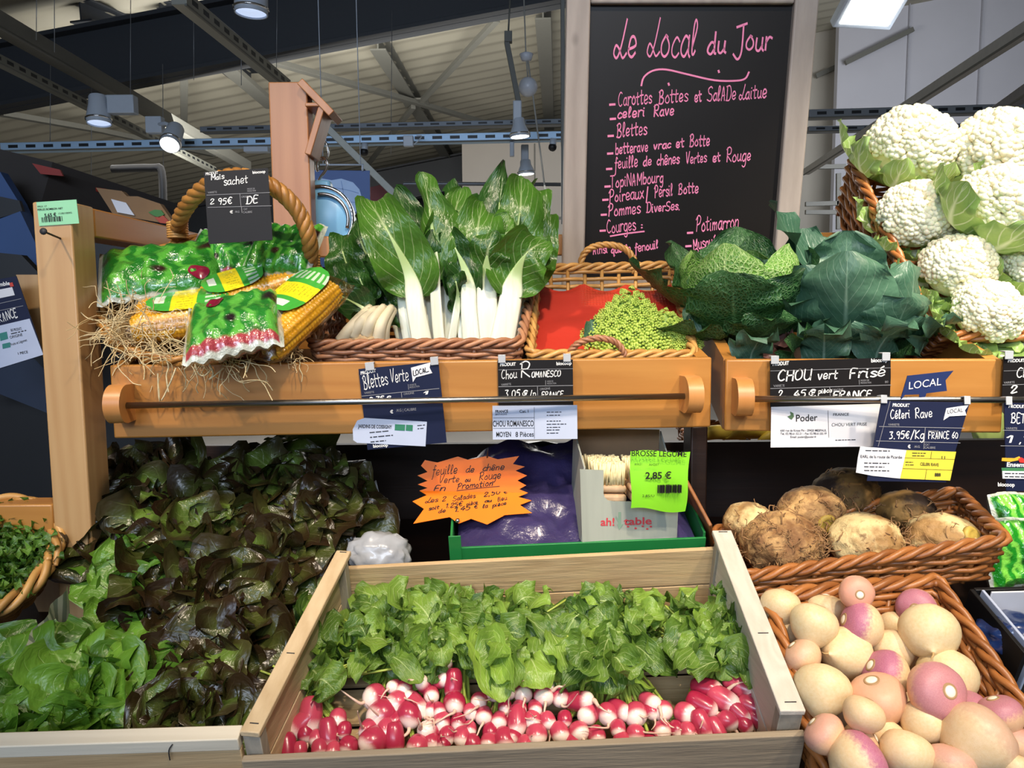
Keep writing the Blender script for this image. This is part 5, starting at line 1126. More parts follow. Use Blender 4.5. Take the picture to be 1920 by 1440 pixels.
def cone_field(mb, O, ax, R_, H_, n, lvl, sc0=.42):
    ax = ax.normalized(); e1 = ax.orthogonal().normalized(); e2 = ax.cross(e1)
    for i in range(n):
        f = (i + .6)/n; rr = math.sqrt(f); a = i*2.39996; h = H_*(1-rr**1.15)
        p = O + (e1*math.cos(a) + e2*math.sin(a))*(R_*rr) + ax*h
        nd = ((e1*math.cos(a) + e2*math.sin(a))*(H_/R_*.95) + ax).normalized() if rr > .03 else ax
        nd = (nd*.75 + ax*.45).normalized(); s = R_*sc0*(.28 + .72*rr)*(2.6/math.sqrt(n))*1.55
        if lvl == 0:
            K = 6; q1 = nd.orthogonal().normalized(); q2 = nd.cross(q1)
            vs = [p - nd*s*.4 + (q1*math.cos(6.2832*k/K) + q2*math.sin(6.2832*k/K))*s for k in range(K)] + [p + nd*s*.45 + (q1*math.cos(6.2832*k/K) + q2*math.sin(6.2832*k/K))*s*.55 for k in range(K)] + [p + nd*s*1.15]
            mb.add(vs, [(k, (k+1) % K, K+(k+1) % K, K+k) for k in range(K)] + [(K+k, K+(k+1) % K, 2*K) for k in range(K)], None, 0, [.15]*K + [.6]*K + [1.0])
        else: cone_field(mb, p, nd, s*1.15, s*1.5, 34, lvl-1, .42)
def romanesco(label, base, apex, wpx):
    O = at(*base); A = at(*apex); ax = A - O; t = Thing('romanesco', label, 'romanesco', O - V(0, 0, .02)); R_ = wpx*mpp(base[2])
    m = MB(); cone_field(m, O, ax, R_, ax.length, 90, 1); t.part('spiral_head', m, ROM)
    m = MB(); e = ax.normalized(); lathe(m, [(0, -.02), (R_*.5, -.02), (R_*.85, 0), (R_*.8, ax.length*.2), (R_*.3, ax.length*.7), (0, ax.length*.86)], 20, frame_from(O, e.orthogonal(), e)); t.part('heart', m, plain('romanesco_core', '#86a545', .6))
    return t
r1 = romanesco('large lime green pointed romanesco head in front of the red paper liner', (1180, 648, 1.36), (1180, 536, 1.345), 88)
r2 = romanesco('smaller romanesco head wedged at the right end of the red lined basket', (1250, 650, 1.35), (1246, 578, 1.32), 58)
for i, (b, k, p) in enumerate((((1120, 650, 1.33), (1112, 620, 1.33), (1108, 600, 1.34)), ((1285, 655, 1.35), (1296, 620, 1.345), (1285, 575, 1.36)), ((1130, 660, 1.32), (1140, 668, 1.31), (1150, 655, 1.30)))):
    m = MB(); sp = catmull([at(*q) for q in (b, k, p)], 6); leaf_grid(m, sp, [V(.3, -1, .3)]*len(sp), [.022*prof_broad(j/(len(sp)-1)) for j in range(len(sp))], .3, .004, 2, 6, .5, i); (r1 if i != 1 else r2).part('leaf', m, CABB)

# ------------------------------------------------------------------ cabbages
def cabbage_leaf(t, mt, C, d0, up_, L, Wd, wrap, seed, r, ruf, bl, prof=prof_round, cup=.35, bl_s=60, nm='leaf'):
    """leaf rooted under the head at C, growing along d0 and bending by wrap radians towards up_"""
    d0 = Vector(d0).normalized(); up_ = Vector(up_).normalized(); sd = d0.cross(up_).normalized(); nrm0 = sd.cross(d0)
    n = 16; p = Vector(C); sp = []; nr = []; wd = []
    for i in range(n+1):
        tt = i/n; a = wrap*tt**1.1; d = d0*math.cos(a) + nrm0*math.sin(a); sp.append(p.copy()); nr.append(nrm0*math.cos(a) - d0*math.sin(a)); wd.append(Wd*prof(min(.995, .06 + .94*tt))); p = p + d*(L/n)
    m = MB(); leaf_grid(m, sp, nr, wd, cup, ruf, 3.3, 16, r, seed, 0, bl, bl_s); t.part(nm, m, mt)
C1 = at(1383, 560, 1.40)
c1 = Thing('savoy_cabbage', 'crinkled savoy cabbage with a bright green heart and wide dark outer leaves', 'cabbage', C1 - V(0, 0, .09))
m = MB(); Rr = .088
def savoyball(p, q):
    return q + p*(.004*mnoise.noise(p*7) + .0025*mnoise.noise(p*19))
ball(m, C1 - V(0, 0, .015), (Rr, Rr, Rr*.82), 4, fn=savoyball); c1.part('heart', m, SAVOY_D)
for k, (ang, tl) in enumerate(((-.5, .5), (.9, .55), (2.6, .6), (-2.2, .65))):
    d = V(math.cos(ang-1.57), math.sin(ang-1.57), .35); cabbage_leaf(c1, SAVOY_L, C1 + V(0, 0, -.055) + d*.038, d, (0, 0, 1), .17, .082, 1.95, 200+k, .35+.15*k, .004, .0045, cup=.5, bl_s=75, nm='heart_leaf')
for k, (ang, el, L, Wd, wr, r) in enumerate(((-1.9, .15, .19, .085, 1.05, .35), (-1.0, .25, .17, .08, 1.15, .2), (3.0, .45, .215, .095, .45, .15), (2.3, .75, .21, .10, .35, .25), (1.3, .9, .21, .105, .45, .3), (.3, .6, .19, .09, .6, .1), (-.3, .3, .17, .075, .8, .2), (-2.6, -.05, .17, .07, .45, .1), (-1.45, -.05, .14, .07, .75, .25))):
    d = V(math.cos(ang)*math.cos(el), math.sin(ang)*math.cos(el), math.sin(el)); cabbage_leaf(c1, SAVOY_D, C1 + V(0, 0, -.07) + d*.03, d, (0, 0, 1) if abs(el) < 1 else (0, -1, 0), L, Wd, wr, 220+k, r, .009, .005, cup=.25, bl_s=75, nm='outer_leaf', prof=prof_oval if k in (2, 3, 4) else prof_round)
C2 = at(1590, 554, 1.36)
c2 = Thing('savoy_cabbage', 'smooth blue green cabbage with torn outer leaves, right of the bright savoy', 'cabbage', C2 - V(0, 0, .09))
m = MB(); ball(m, C2 + V(0, .01, -.012), (.080, .080, .078), 4, fn=lambda p, q: q + p*.003*mnoise.noise(p*4)); c2.part('heart', m, plain('pale_cabbage_heart', '#5f8468', .45, var=.12, vs=12, bump=.2))
for k, (ang, el, L, Wd, wr, r) in enumerate(((-2.0, .12, .215, .088, 1.75, .7), (-1.0, .25, .17, .072, 1.9, .5), (1.5, .3, .22, .095, 1.7, .8), (-1.4, .05, .15, .095, 1.2, .6), (2.9, .3, .19, .08, 1.35, .35), (-2.5, .3, .17, .07, 1.3, .3), (1.35, .8, .19, .08, 1.4, .9))):
    d = V(math.cos(ang)*math.cos(el), math.sin(ang)*math.cos(el), math.sin(el)); cabbage_leaf(c2, CABB, C2 + V(0, 0, -.085) + d*.042, d, (0, 0, 1), L, Wd, wr, 240+k, r, .011, .004, cup=.5, bl_s=32, nm='wrapper_leaf')
for k, (ang, el, L, Wd, wr, r) in enumerate(((2.5, 1.1, .25, .062, -.1, .2), (1.9, .95, .2, .085, .3, .15), (1.25, 1.0, .17, .075, .9, .85), (-.35, .5, .14, .07, 1.7, .6), (-2.7, .15, .15, .07, .8, .3), (-1.1, -.02, .12, .06, .9, .55), (-2.0, -.1, .13, .07, .8, .4), (3.1, .5, .18, .07, .2, .1))):
    d = V(math.cos(ang)*math.cos(el), math.sin(ang)*math.cos(el), math.sin(el)); cabbage_leaf(c2, CABB, C2 + V(0, 0, -.08) + d*.04, d, (0, 0, 1), L, Wd, wr, 260+k, r, .013, .004, cup=.2, bl_s=40, nm='outer_leaf')
# trimmed leaves under the cabbages
for k, (px, py, Y, ang, L, mt, lab) in enumerate(((1405, 662, 1.245, .2, .08, CABB, 'pale blue trimmed cabbage leaf lying at the left end of the cabbage box'), (1480, 655, 1.26, 1.0, .08, SAVOY_D, 'dark wilted leaf scrap under the crinkled savoy'), (1545, 660, 1.25, -.4, .09, CABB, 'wilted leaf scrap between the two cabbages behind the black slate'),
      (1640, 658, 1.245, .3, .10, CABB, 'loose blue green leaf under the smooth cabbage'), (1725, 640, 1.25, .9, .09, CABB, 'curled loose leaf at the foot of the cauliflower basket'), (1445, 645, 1.28, 2.0, .06, plain('purplish_leaf', '#5a3f3c', .5), 'small purplish leaf scrap under the crinkled savoy'), (1590, 650, 1.27, 2.4, .07, SAVOY_D, 'dark green leaf scrap behind the loose blue green leaf'), (1690, 655, 1.27, 1.6, .08, SAVOY_D, 'dark scrap of leaf right of the smooth cabbage'))):
    c = at(px, py, Y); M = Matrix.Translation(c - V(0, 0, .025)) @ Euler((0, 0, ang)).to_matrix().to_4x4(); m = MB(); leaf_bend(m, M, L, L*.5, prof_round, .2, 1.5, 1, .3, .012, 3, 10, 12, .6, 300+k, blister=.004)
    single('cabbage_leaf', m, mt, lab, 'leaf')

# ------------------------------------------------------------------ cauliflower basket
n = NT('cauliflower_curd'); g = n.noise(n.coord('Object', rand=True), 260, 2); g2 = n.noise(n.coord('Object', rand=True), 14, 2)
n.set(base=n.mix(n.math('MULTIPLY', g2, .6), lin('#f2ead2'), lin('#e6d6aa')), rough=.6, sss=.25, sssc=.015); n.bump(g, .3, .002); CURD = n.m
def curd_geo(seed, R_=1.0):
    R = random.Random(seed); mb = MB(); n = 40
    for i in range(n):
        f = (i+.5)/n; th = math.acos(1 - f*1.15); a = i*2.39996; d = V(math.sin(th)*math.cos(a), math.sin(th)*math.sin(a), math.cos(th)); lump = 1 + .07*mnoise.noise(d*2.3 + V(seed, 0, 0)); P = d*(.80*lump); rr = .245*R.uniform(.85, 1.2)
        ball(mb, P, rr, 2, fn=lambda p, q: q + p*.02*mnoise.noise(p*4 + V(i, 0, 0)))
        e1 = d.orthogonal().normalized(); e2 = d.cross(e1)
        for k in range(13):
            aa = k*2.4; rad = rr*.95*math.sqrt((k+.3)/13); q = P + (e1*math.cos(aa) + e2*math.sin(aa))*rad + d*math.sqrt(max(0, rr*rr - rad*rad))*.78; ball(mb, q, rr*.33*R.uniform(.8, 1.2), 2)
    ball(mb, (0, 0, -.1), (.86, .86, .85), 3); return mb
CG = [curd_geo(3), curd_geo(8)]
KN = V(0, -math.sin(.8), math.cos(.8)); KU = V(0, math.cos(.8), math.sin(.8))
FLc = at(1752, 632, 1.275); BLc = at(1592, 293, 1.62)
KU = (BLc - FLc); KU.x = 0; KU.normalize(); KN = V(0, -KU.z, KU.y)
FRc = FLc + V(.36, 0, 0); BRc = BLc + V(.36, 0, 0)
kbk = rect_basket('wicker_basket', 'steeply tilted brown wicker basket full of cauliflowers at the right', (FLc, FRc, BRc, BLc), [KN*-.085 + V(0, .035, 0), KN*-.085 + V(0, .035, 0), KN*-.13, KN*-.13], 11, 9, .0048, W_BROWN, .010, inset=.02, per=18)
m = MB(); hoop(m, [BLc + V(.10, 0, -.02), BLc + V(.105, .0, .03), BLc + V(.135, 0, .05), BLc + V(.17, 0, .05), BLc + V(.20, 0, .03), BLc + V(.205, 0, -.02)], .006, 3, 5); kbk.part('handle', m, W_BROWN)
def kpt(px, py, lift=0.0): return hit(px, py, FLc + KN*lift, KN)
CAULI_GROUP = None
def cauli(label, px, py, rpx, lift, tip, leaves, seed):
    c = kpt(px, py, lift); Yc = c.y; R_ = rpx*mpp(Yc); t = Thing('cauliflower', label, 'cauliflower', c)
    ax = Vector(tip).normalized(); M = frame_from(c, ax.orthogonal(), ax) @ Matrix.Rotation(seed, 4, 'Z')
    m = MB(); m.merge(CG[seed % 2], M @ Matrix.Diagonal((R_, R_, R_*.88, 1))); t.part('curd', m, CURD)
    for k, (ang, L, Wd, wr, r) in enumerate(leaves):
        e1 = V(1, 0, 0) - ax*ax.x; e1.normalize(); e2 = ax.cross(e1); d = (e1*math.cos(ang) + e2*math.sin(ang))
        cabbage_leaf(t, CAULI_LEAF, c - ax*R_*.72 + d*R_*.60, d*1.0 + ax*.12, ax, L*R_*1.12, Wd*R_*1.25, wr*.93, seed*20+k, r, .10*R_, .0015, prof_broad, .35, 40, 'leaf')
VW = (0, -.85, .5)
STD = [(a, 1.5, .48, 1.7, .3 + .1*(i % 4)) for i, a in enumerate((-2.6, -1.9, -1.2, -.5, .4, 1.4, 2.6))]
cauli('bright cauliflower topmost at the left of the tilted basket', 1708, 275, 76, .035, (.05, -.65, .8), [(-2.7, 1.75, .5, 1.75, .5), (-2.1, 1.6, .5, 1.7, .6), (-1.5, 1.7, .42, 1.75, .8), (-.8, 1.6, .5, 1.7, .5), (0, 1.3, .4, 1.7, .3), (2.9, 1.6, .5, 1.6, .4)], 1)
cauli('cream cauliflower topmost at the right edge of the photo', 1872, 285, 80, .05, (-.15, -.7, .7), [(-1.4, 1.4, .45, 1.8, .4), (.6, 1.9, .55, 1.6, .5), (-.3, 1.6, .5, 1.8, .6), (-2.2, 1.2, .4, 1.8, .3)], 2)
cauli('cauliflower below the topmost left one, against the basket edge', 1718, 405, 66, .02, (-.1, -.75, .65), [(-1.6, 1.6, .5, 1.7, .6), (-2.4, 1.5, .45, 1.7, .5), (-.9, 1.6, .5, 1.7, .7), (2.8, 1.5, .4, 1.7, .4), (-.2, 1.7, .5, 1.6, .5)], 3)
cauli('large cauliflower wrapped in broad green leaves at the right edge', 1876, 385, 76, .055, (.25, -.65, .7), [(-2.7, 2.2, .75, 1.55, .25), (-2.0, 2.25, .7, 1.5, .35), (-1.3, 2.2, .75, 1.45, .2), (3.0, 1.8, .6, 1.6, .4), (-.6, 1.9, .6, 1.5, .3)], 4)
cauli('cauliflower in the middle of the basket with small jagged leaves', 1797, 502, 64, .02, (-.1, -.7, .7), [(-2.4, 1.5, .4, 1.6, .2), (-1.9, 1.6, .4, 1.5, .4), (-1.3, 1.6, .4, 1.5, .3), (-.7, 1.5, .4, 1.5, .4), (-.1, 1.4, .4, 1.6, .5), (3.0, 1.5, .4, 1.5, .4)], 5)
cauli('lowest cauliflower lying behind the front rim of the tilted basket', 1852, 585, 62, .02, (.05, -.72, .7), [(-2.7, 1.9, .6, 1.3, .4), (-2.1, 2.0, .6, 1.2, .3), (-1.4, 1.8, .6, 1.2, .4), (-.7, 1.7, .5, 1.3, .5), (3.0, 1.6, .5, 1.4, .3)], 6)
cauli('cauliflower in dark leaves half cut by the right edge', 1938, 505, 60, .02, (.1, -.7, .7), [(-2.9, 1.8, .7, 1.9, .0), (-2.2, 1.8, .7, 1.9, .1), (2.8, 1.8, .7, 1.9, .0), (-1.5, 1.7, .6, 1.8, .1)], 7)
# ------------------------------------------------------------------ radish crate
def quad_board(mb, p00, p10, p01, th, m=0, bev=.0015):
    """board whose front face has bottom-left p00, bottom-right p10, top-left p01; thickness away along its back"""
    ex = p10 - p00; ez = p01 - p00; M = frame_from(p00, ex, ez); box(mb, (0, 0, 0), (ex.length, th, ez.length), bev, M)
cF0, cF1 = at(452, 1428, .812), at(1512, 1379, .835)               # front board top edge
cB0, cB1 = at(664, 1066, 1.13), at(1334, 1030, 1.145)              # back board top edge, inside
cN = (cF1 - cF0).cross(cB0 - cF0).normalized()
if cN.z < 0: cN = -cN
cD = ((cB0 + cB1)/2 - (cF0 + cF1)/2).normalized(); cX = (cF1 - cF0).normalized()
rc = Thing('wooden_crate', 'shallow raw wood crate of pink radishes in front of the shelf', 'crate', (cF0+cF1)/2 - cN*.13)
m = MB(); quad_board(m, cF0 - cN*.10, cF1 - cN*.10, cF0, .009); rc.part('front_board', m, CRATE_GREY, label='weathered grey front board')
m = MB(); quad_board(m, cB0 - cX*.02 - cN*.066, cB1 + cX*.02 - cN*.066, cB0 - cX*.02, .008); rc.part('back_board', m, CRATE_X)
m = MB(); quad_board(m, cB0 - cX*.02 - cN*.125, cB1 + cX*.02 - cN*.125, cB0 - cX*.02 - cN*.068, .008); rc.part('back_board', m, CRATE_X)
m = MB(); f0 = cF0 - cN*.115 + cD*.010; f1 = cF1 - cN*.115 + cD*.010; b0 = cB0 - cN*.13 - cX*.02; 
Mb = frame_from(f0, f1 - f0, cN); ln = (cB0 - cF0).dot(cD)
for k in range(5): box(m, (0, .002 + k*ln/5, -.006), ((f1-f0).length, (k+1)*ln/5 - .006, 0), .001, Mb)
rc.part('slatted_bottom', m, CRATE_X)
for side, mt, (fx, fy, fY), (bx, by, bY), (ox, oy, oY) in ((0, CRATE_Y, (449, 1371, .815), (631, 1031, 1.135), (489, 1371, .82)), (1, CRATE_PALE, (1463, 1333, .84), (1335, 994, 1.15), (1513, 1326, .835))):
    a, b, c = at(fx, fy, fY), at(bx, by, bY), at(ox, oy, oY); w = (c - a); wl = w.length; dd = (b - a)
    # cap board along the top, raised above the ends
    m = MB(); M = frame_from(a, dd, cN); s = -1 if side == 0 else -1
    box(m, (0, -wl, -.008), (dd.length*1.0, 0, 0), .0015, M); rc.part('top_rail', m, mt, label='pale brightly lit side rail' if side else None)
    m = MB(); box(m, (.018, -wl*.42, -.075), (dd.length-.018, -wl*.42+.007, -.0085), .001, M); rc.part('side_board', m, mt)
    m = MB(); box(m, (.018, -wl*.42, -.132), (dd.length-.018, -wl*.42+.007, -.078), .001, M); rc.part('side_board', m, mt)
    for xx in (.002, dd.length-.03):
        m = MB(); y0, y1 = (-wl*.95, -wl*.05); box(m, (xx, y0, -.135), (xx+.016, -wl*.44 if 0 else y1, -.0083), .001, M); rc.part('corner_post', m, CRATE_END)
    for q in (.012, dd.length*.36, dd.length*.985):
        m = MB(); tube(m, [M @ V(q, -wl*.75, .0004), M @ V(q, -wl*.3, .0004)], .0007, 5); rc.part('staple', m, DARKGREY)
for (q, hgt) in ((V(836, 1136, 1.129), 26), (V(1148, 1125, 1.137), 22)):
    m = MB(); p = at(*q); tube(m, [p + V(0, -.0005, .0), p - V(0, .0005, hgt*mpp(1.13))], .0008, 5); rc.part('staple', m, DARKGREY)

# ------------------------------------------------------------------ radishes, tied in bunches
n = NT('radish_skin'); co = n.n('ShaderNodeSeparateXYZ', {0: n.coord('Object')}).outputs[2]; r = n.n('ShaderNodeObjectInfo').outputs['Random']
tipf = n.math('ADD', n.attr(), n.math('ADD', n.math('MULTIPLY', n.noise(n.coord('Object', rand=True), 60, 2), .14), n.math('MULTIPLY', r, .22)))
col = n.mix(r, lin('#a02040'), lin('#c2485f')); col = n.mix(n.ss(tipf, .80, 1.06), col, lin('#f1ddd2'))
n.set(base=col, rough=.28, spec=.5, sss=.06, sssc=.01, coat=.25, coatr=.15); RAD = n.m
ROOT = plain('radish_root', '#d9b8a4', .55); 
RADLEAF = leafmat('radish_leaf', '#1f4a1a', '#94b84a', '#c8dc92', .36, 7, .9, .06, .06, .25, blister=12)
RADSTEM = plain('radish_stem', '#9fb04a', .4, var=.12)
BAND = plain('tan_rubber_band', '#b59a52', .5)
_radg = {}
def rad_mesh(kind):
    """meshes shared by all radishes: axis +Z runs from crown (z=0) to tip (z=1)"""
    if kind in _radg: return _radg[kind]
    R = random.Random(kind); m = MB(); prof = {0: [(0, .0), (.12, .0), (.27, .05), (.38, .18), (.43, .36), (.44, .55), (.40, .74), (.30, .88), (.17, .965), (.06, 1.0), (0, 1.01)],
      1: [(0, 0), (.10, 0), (.2, .04), (.27, .16), (.30, .35), (.31, .55), (.29, .75), (.22, .89), (.12, .965), (.04, 1.0), (0, 1.01)], 2: [(0, 0), (.13, 0), (.32, .06), (.45, .22), (.5, .45), (.47, .66), (.36, .84), (.2, .95), (.07, 1.0), (0, 1.01)]}[kind]
    vs = []; seg = 18; P = catmull([V(a, b, 0) for a, b in prof], 2); tmp = MB(); lathe(tmp, [(max(0, p.x), p.y) for p in P], seg, None)
    bend = V(R.uniform(-.1, .1), R.uniform(-.1, .1), 0)
    tmp.v = [tuple(V(*v) + bend*(v[2]**2) ) for v in tmp.v]; tmp.r = [min(1, max(0, v[2])) for v in tmp.v]
    me = tmp.mesh('radish', RAD); r_ = MB(); d = V(bend.x, bend.y, 1.0); p = V(bend.x, bend.y, .99); pts = [p.copy()]; v = V(0, 0, .1)
    for k in range(9): v = v + V(R.gauss(0, .035), R.gauss(0, .035), R.gauss(0, .015)); p = p + v*(1.05 if k < 6 else .8); pts.append(p.copy())
    tube(r_, catmull(pts, 2), [.07*(1 - i/(len(pts)*2-1))**1.3 + .012 for i in range(len(catmull(pts, 2)))], 6); rm = r_.mesh('root', ROOT)
    _radg[kind] = (me, rm); return _radg[kind]
def radish_obj(parent, ploc, c, axis, size, kind, R, roll=0.0):
    """c = centre of the fattest part, axis from crown to tip, size = its width"""
    me, rm = rad_mesh(kind); w = {0: .88, 1: .62, 2: 1.0}[kind]; sc = size / w; ax = Vector(axis).normalized()
    q = ax.to_track_quat('Z', 'Y') @ Quaternion((0, 0, 1), roll)
    o = bpy.data.objects.new('radish', me); COL.objects.link(o); o.parent = parent; o.location = Vector(c) - ax*sc*.6 - ploc; o.rotation_mode = 'QUATERNION'; o.rotation_quaternion = q; o.scale = (sc, sc, sc)
    g = bpy.data.objects.new('root', rm); COL.objects.link(g); g.parent = o; return o
DK = lambda y: .845 + (1385 - y) * (.30/330)         # depth in the crate as seen along its slope
def crpt(px, py, h):                                  # point h above the crate's slatted bottom plane
    return hit(px, py, cF0 - cN*.115 + cN*h, cN)
# (px, py, radius px, lean x, lean z, kind); lean = direction of the tip
BN_ = [
 ('bunch of long red radishes in the front left corner of the crate', (565, 1290), [(562, 1364, 22, -.7, -.55, 1), (584, 1352, 24, .1, -.9, 1), (632, 1352, 18, .0, -.3, 0), (572, 1378, 17, .2, -.6, 0), (615, 1384, 20, .15, -.8, 1), (646, 1373, 15, .1, -.7, 0), (651, 1404, 20, -.2, -.3, 2), (532, 1412, 18, -.4, -.5, 0), (541, 1412, 20, .3, -.8, 1), (562, 1410, 15, .1, -.9, 0), (600, 1408, 17, .2, -.6, 0), (625, 1412, 16, 0, -.5, 0), (592, 1388, 15, .0, -.5, 0)]),
 ('bunch with pale tipped fat radishes left of the crate middle', (745, 1225), [(696, 1306, 24, -.6, .2, 2), (712, 1343, 30, -.55, .1, 2), (704, 1338, 13, -.2, -.3, 0), (740, 1322, 24, -.6, -.1, 2), (738, 1290, 15, -.4, .2, 0), (758, 1294, 18, .0, .2, 0), (795, 1285, 16, -.3, .8, 1), (782, 1327, 19, .5, -.2, 1), (766, 1308, 15, -.5, .3, 0), (742, 1354, 17, -.5, -.1, 1), (765, 1346, 26, -.1, -.4, 2), (697, 1396, 29, -.5, -.25, 2), (740, 1393, 20, .1, -.85, 1), (781, 1405, 23, -.4, -.4, 2), (806, 1368, 20, -.4, .7, 1), (690, 1372, 18, -.2, -.4, 0), (724, 1372, 20, .0, -.5, 0), (808, 1395, 18, .2, -.3, 0), (830, 1396, 16, -.3, -.3, 0)]),
 ('bunch with one red radish pointing up and white tips facing out', (850, 1225), [(835, 1245, 14, .0, .9, 1), (830, 1278, 14, .7, .5, 1), (852, 1288, 18, .1, -.9, 1), (850, 1322, 23, -.1, .05, 2), (808, 1305, 16, .1, .05, 0), (858, 1357, 16, -.1, -.1, 0), (827, 1357, 18, -.1, -.2, 0), (822, 1335, 15, .2, -.1, 0), (806, 1334, 14, .0, -.2, 0), (882, 1338, 15, .1, -.2, 0), (840, 1384, 17, .2, -.4, 0), (866, 1386, 18, -.1, -.5, 0), (880, 1370, 14, .0, -.4, 0), (886, 1400, 18, .2, -.5, 0)]),
 ('dense bunch of round white tipped radishes at the middle of the crate', (960, 1215), [(897, 1318, 17, -.1, .05, 0), (907, 1346, 18, .0, -.05, 0), (925, 1300, 18, .0, .1, 0), (955, 1300, 15, .1, .1, 0), (981, 1305, 19, .05, .05, 2), (1020, 1310, 21, .05, -.05, 2), (1052, 1308, 19, .2, .0, 2), (1022, 1286, 17, .4, .3, 1), (946, 1327, 14, -.05, -.05, 0), (937, 1355, 17, -.05, -.1, 0), (972, 1358, 20, .1, -.5, 1), (998, 1354, 17, -.1, -.3, 0), (1028, 1355, 16, .3, -.5, 0), (920, 1376, 16, .1, -.3, 0), (945, 1392, 22, .1, -.3, 0), (962, 1383, 16, -.3, -.1, 0), (1007, 1384, 22, .1, -.5, 2), (984, 1247, 14, -.2, .2, 1), (992, 1268, 13, .6, .5, 1), (960, 1277, 17, -.2, .3, 0), (975, 1330, 15, .1, 0, 0), (1003, 1330, 15, .0, -.1, 0), (915, 1395, 17, -.2, -.3, 0), (985, 1402, 18, .0, -.4, 0)]),
 ('bunch of red and pale radishes right of the crate middle', (1150, 1230), [(1092, 1317, 20, .7, .3, 1), (1102, 1343, 20, -.5, .0, 0), (1138, 1342, 21, -.15, -.15, 2), (1166, 1331, 18, .5, .2, 1), (1195, 1344, 24, .1, -.1, 2), (1222, 1337, 15, .1, -.4, 0), (1246, 1337, 20, .1, -.1, 2), (1223, 1320, 17, .4, .1, 1), (1159, 1370, 16, .0, -.4, 0), (1244, 1373, 19, .0, -.1, 2), (1050, 1378, 19, .2, -.4, 0), (1088, 1377, 21, .3, -.1, 2), (1192, 1383, 20, -.1, -.5, 2), (1270, 1370, 15, .2, -.2, 0), (1060, 1352, 15, .1, -.5, 0), (1120, 1384, 18, .1, -.3, 0), (1165, 1395, 18, -.1, -.3, 0), (1222, 1395, 17, .1, -.4, 0), (1075, 1398, 16, .1, -.3, 0)]),
 ('bunch of dark red radishes with long tails in the front right corner of the crate', (1340, 1230), [(1289, 1340, 22, .6, .1, 2), (1322, 1325, 20, .85, -.25, 1), (1366, 1315, 23, .85, -.15, 1), (1332, 1290, 20, .85, .25, 1), (1396, 1288, 22, .9, -.1, 1), (1365, 1357, 21, .5, -.6, 2), (1318, 1368, 20, .25, -.75, 1), (1345, 1378, 18, .3, -.7, 1), (1415, 1330, 18, .8, -.3, 1), (1410, 1306, 16, .9, .0, 1), (1390, 1340, 17, .7, -.4, 1), (1290, 1378, 18, .1, -.5, 0), (1400, 1362, 16, .6, -.4, 0), (1425, 1352, 15, .7, -.3, 1)])]
def radish_bunch(label, knot, L, seed):
    R = random.Random(seed); kp = crpt(knot[0], knot[1], .045)
    tx = sum(l[0] for l in L)/len(L); t = Thing('radish_bunch', label, 'radishes', crpt(tx, 1340, .0))
    for (px, py, rp, lx, lz, kind) in L:
        face = 1 - min(.85, abs(lx)*.7 + abs(lz)*.55)
        c = crpt(px, py, .030 + max(0, (1400-py))*.0002*1.0); ax = V(lx, -.25 - face*.75, 0) + V(0, 0, 1)*(lz - .12)
        radish_obj(t.o, t.loc, c, ax, 2.0*rp*mpp(c.y), kind, R, R.uniform(0, 6.28))
    # stems run from the radishes back to the knot and fan out into leaves
    m = MB()
    for i in range(44):
        l = R.choice(L); a = crpt(l[0] + R.uniform(-8, 8), l[1] - 8, .022); k2 = kp + V(R.gauss(0, .012), 0, R.gauss(0, .006)); e = crpt(knot[0] + R.gauss(0, 55), knot[1] - R.uniform(30, 95), .055 + R.uniform(-.015, .03))
        tube(m, catmull([a, a.lerp(k2, .6) + V(0, 0, .004), k2, e], 5), [.0026*(1 - .4*q/15) for q in range(16)], 6, True, 0, R.random())
    t.part('stems', m, RADSTEM)
    m = MB(); bc = kp.lerp(crpt(tx, 1310, .03), .35); tube(m, [bc + cX*(.022*math.cos(a)) + cN*(.012*math.sin(a)) for a in np.linspace(0, 6.283, 24, endpoint=False)], .0016, 6, False, 0, 0, True); t.part('rubber_band', m, BAND)
    return t, kp
bunches = [radish_bunch(l, k, L, 700+i) for i, (l, k, L) in enumerate(BN_)]
R = random.Random(77)
for bi, (t, kp) in enumerate(bunches):
    knot = BN_[bi][1]; NL = 58 if bi not in (0,) else 24
    for i in range(NL):
        f = (i + .5)/NL; layer = i / NL
        bx = knot[0] + R.gauss(0, 30); by = knot[1] + R.uniform(-60, 30)
        tx = knot[0] + R.uniform(-105, 105); ty = R.uniform(1100, 1235) if i % 3 else R.uniform(1225, 1295)
        if bi == 0: tx = R.uniform(570, 650); ty = R.uniform(1120, 1290)
        if bi == 5: tx = min(max(tx, 1265), 1408); ty = R.uniform(1105, 1270)
        if bi == 1: tx = max(tx, 660)
        h0 = .028 + .03*R.random(); base = crpt(bx, by, h0); tip = crpt(tx, ty, .045 + .05*R.random() + .014*(ty < 1150))
        L_ = (tip - base).length
        if L_ < .06: tip = base + (tip-base).normalized()*.07
        mid = base.lerp(tip, .5) + cN*R.uniform(.012, .03); sp = catmull([base, mid, tip + cN*R.uniform(-.025, .006)], 9); nn = len(sp)
        f_ = V(R.gauss(0, .6), -.55 + R.gauss(0, .4), .9).normalized(); Wd = R.uniform(.013, .032)
        m = MB(); leaf_grid(m, sp, [f_]*nn, [Wd*prof_radish(q/(nn-1)) for q in range(nn)], R.uniform(-.45, .55), .0075, 3.1, 10, min(1, max(0, R.gauss(.38, .34))), 900+bi*40+i, blister=.002, bl_s=90)
        t.part('leaf', m, RADLEAF)

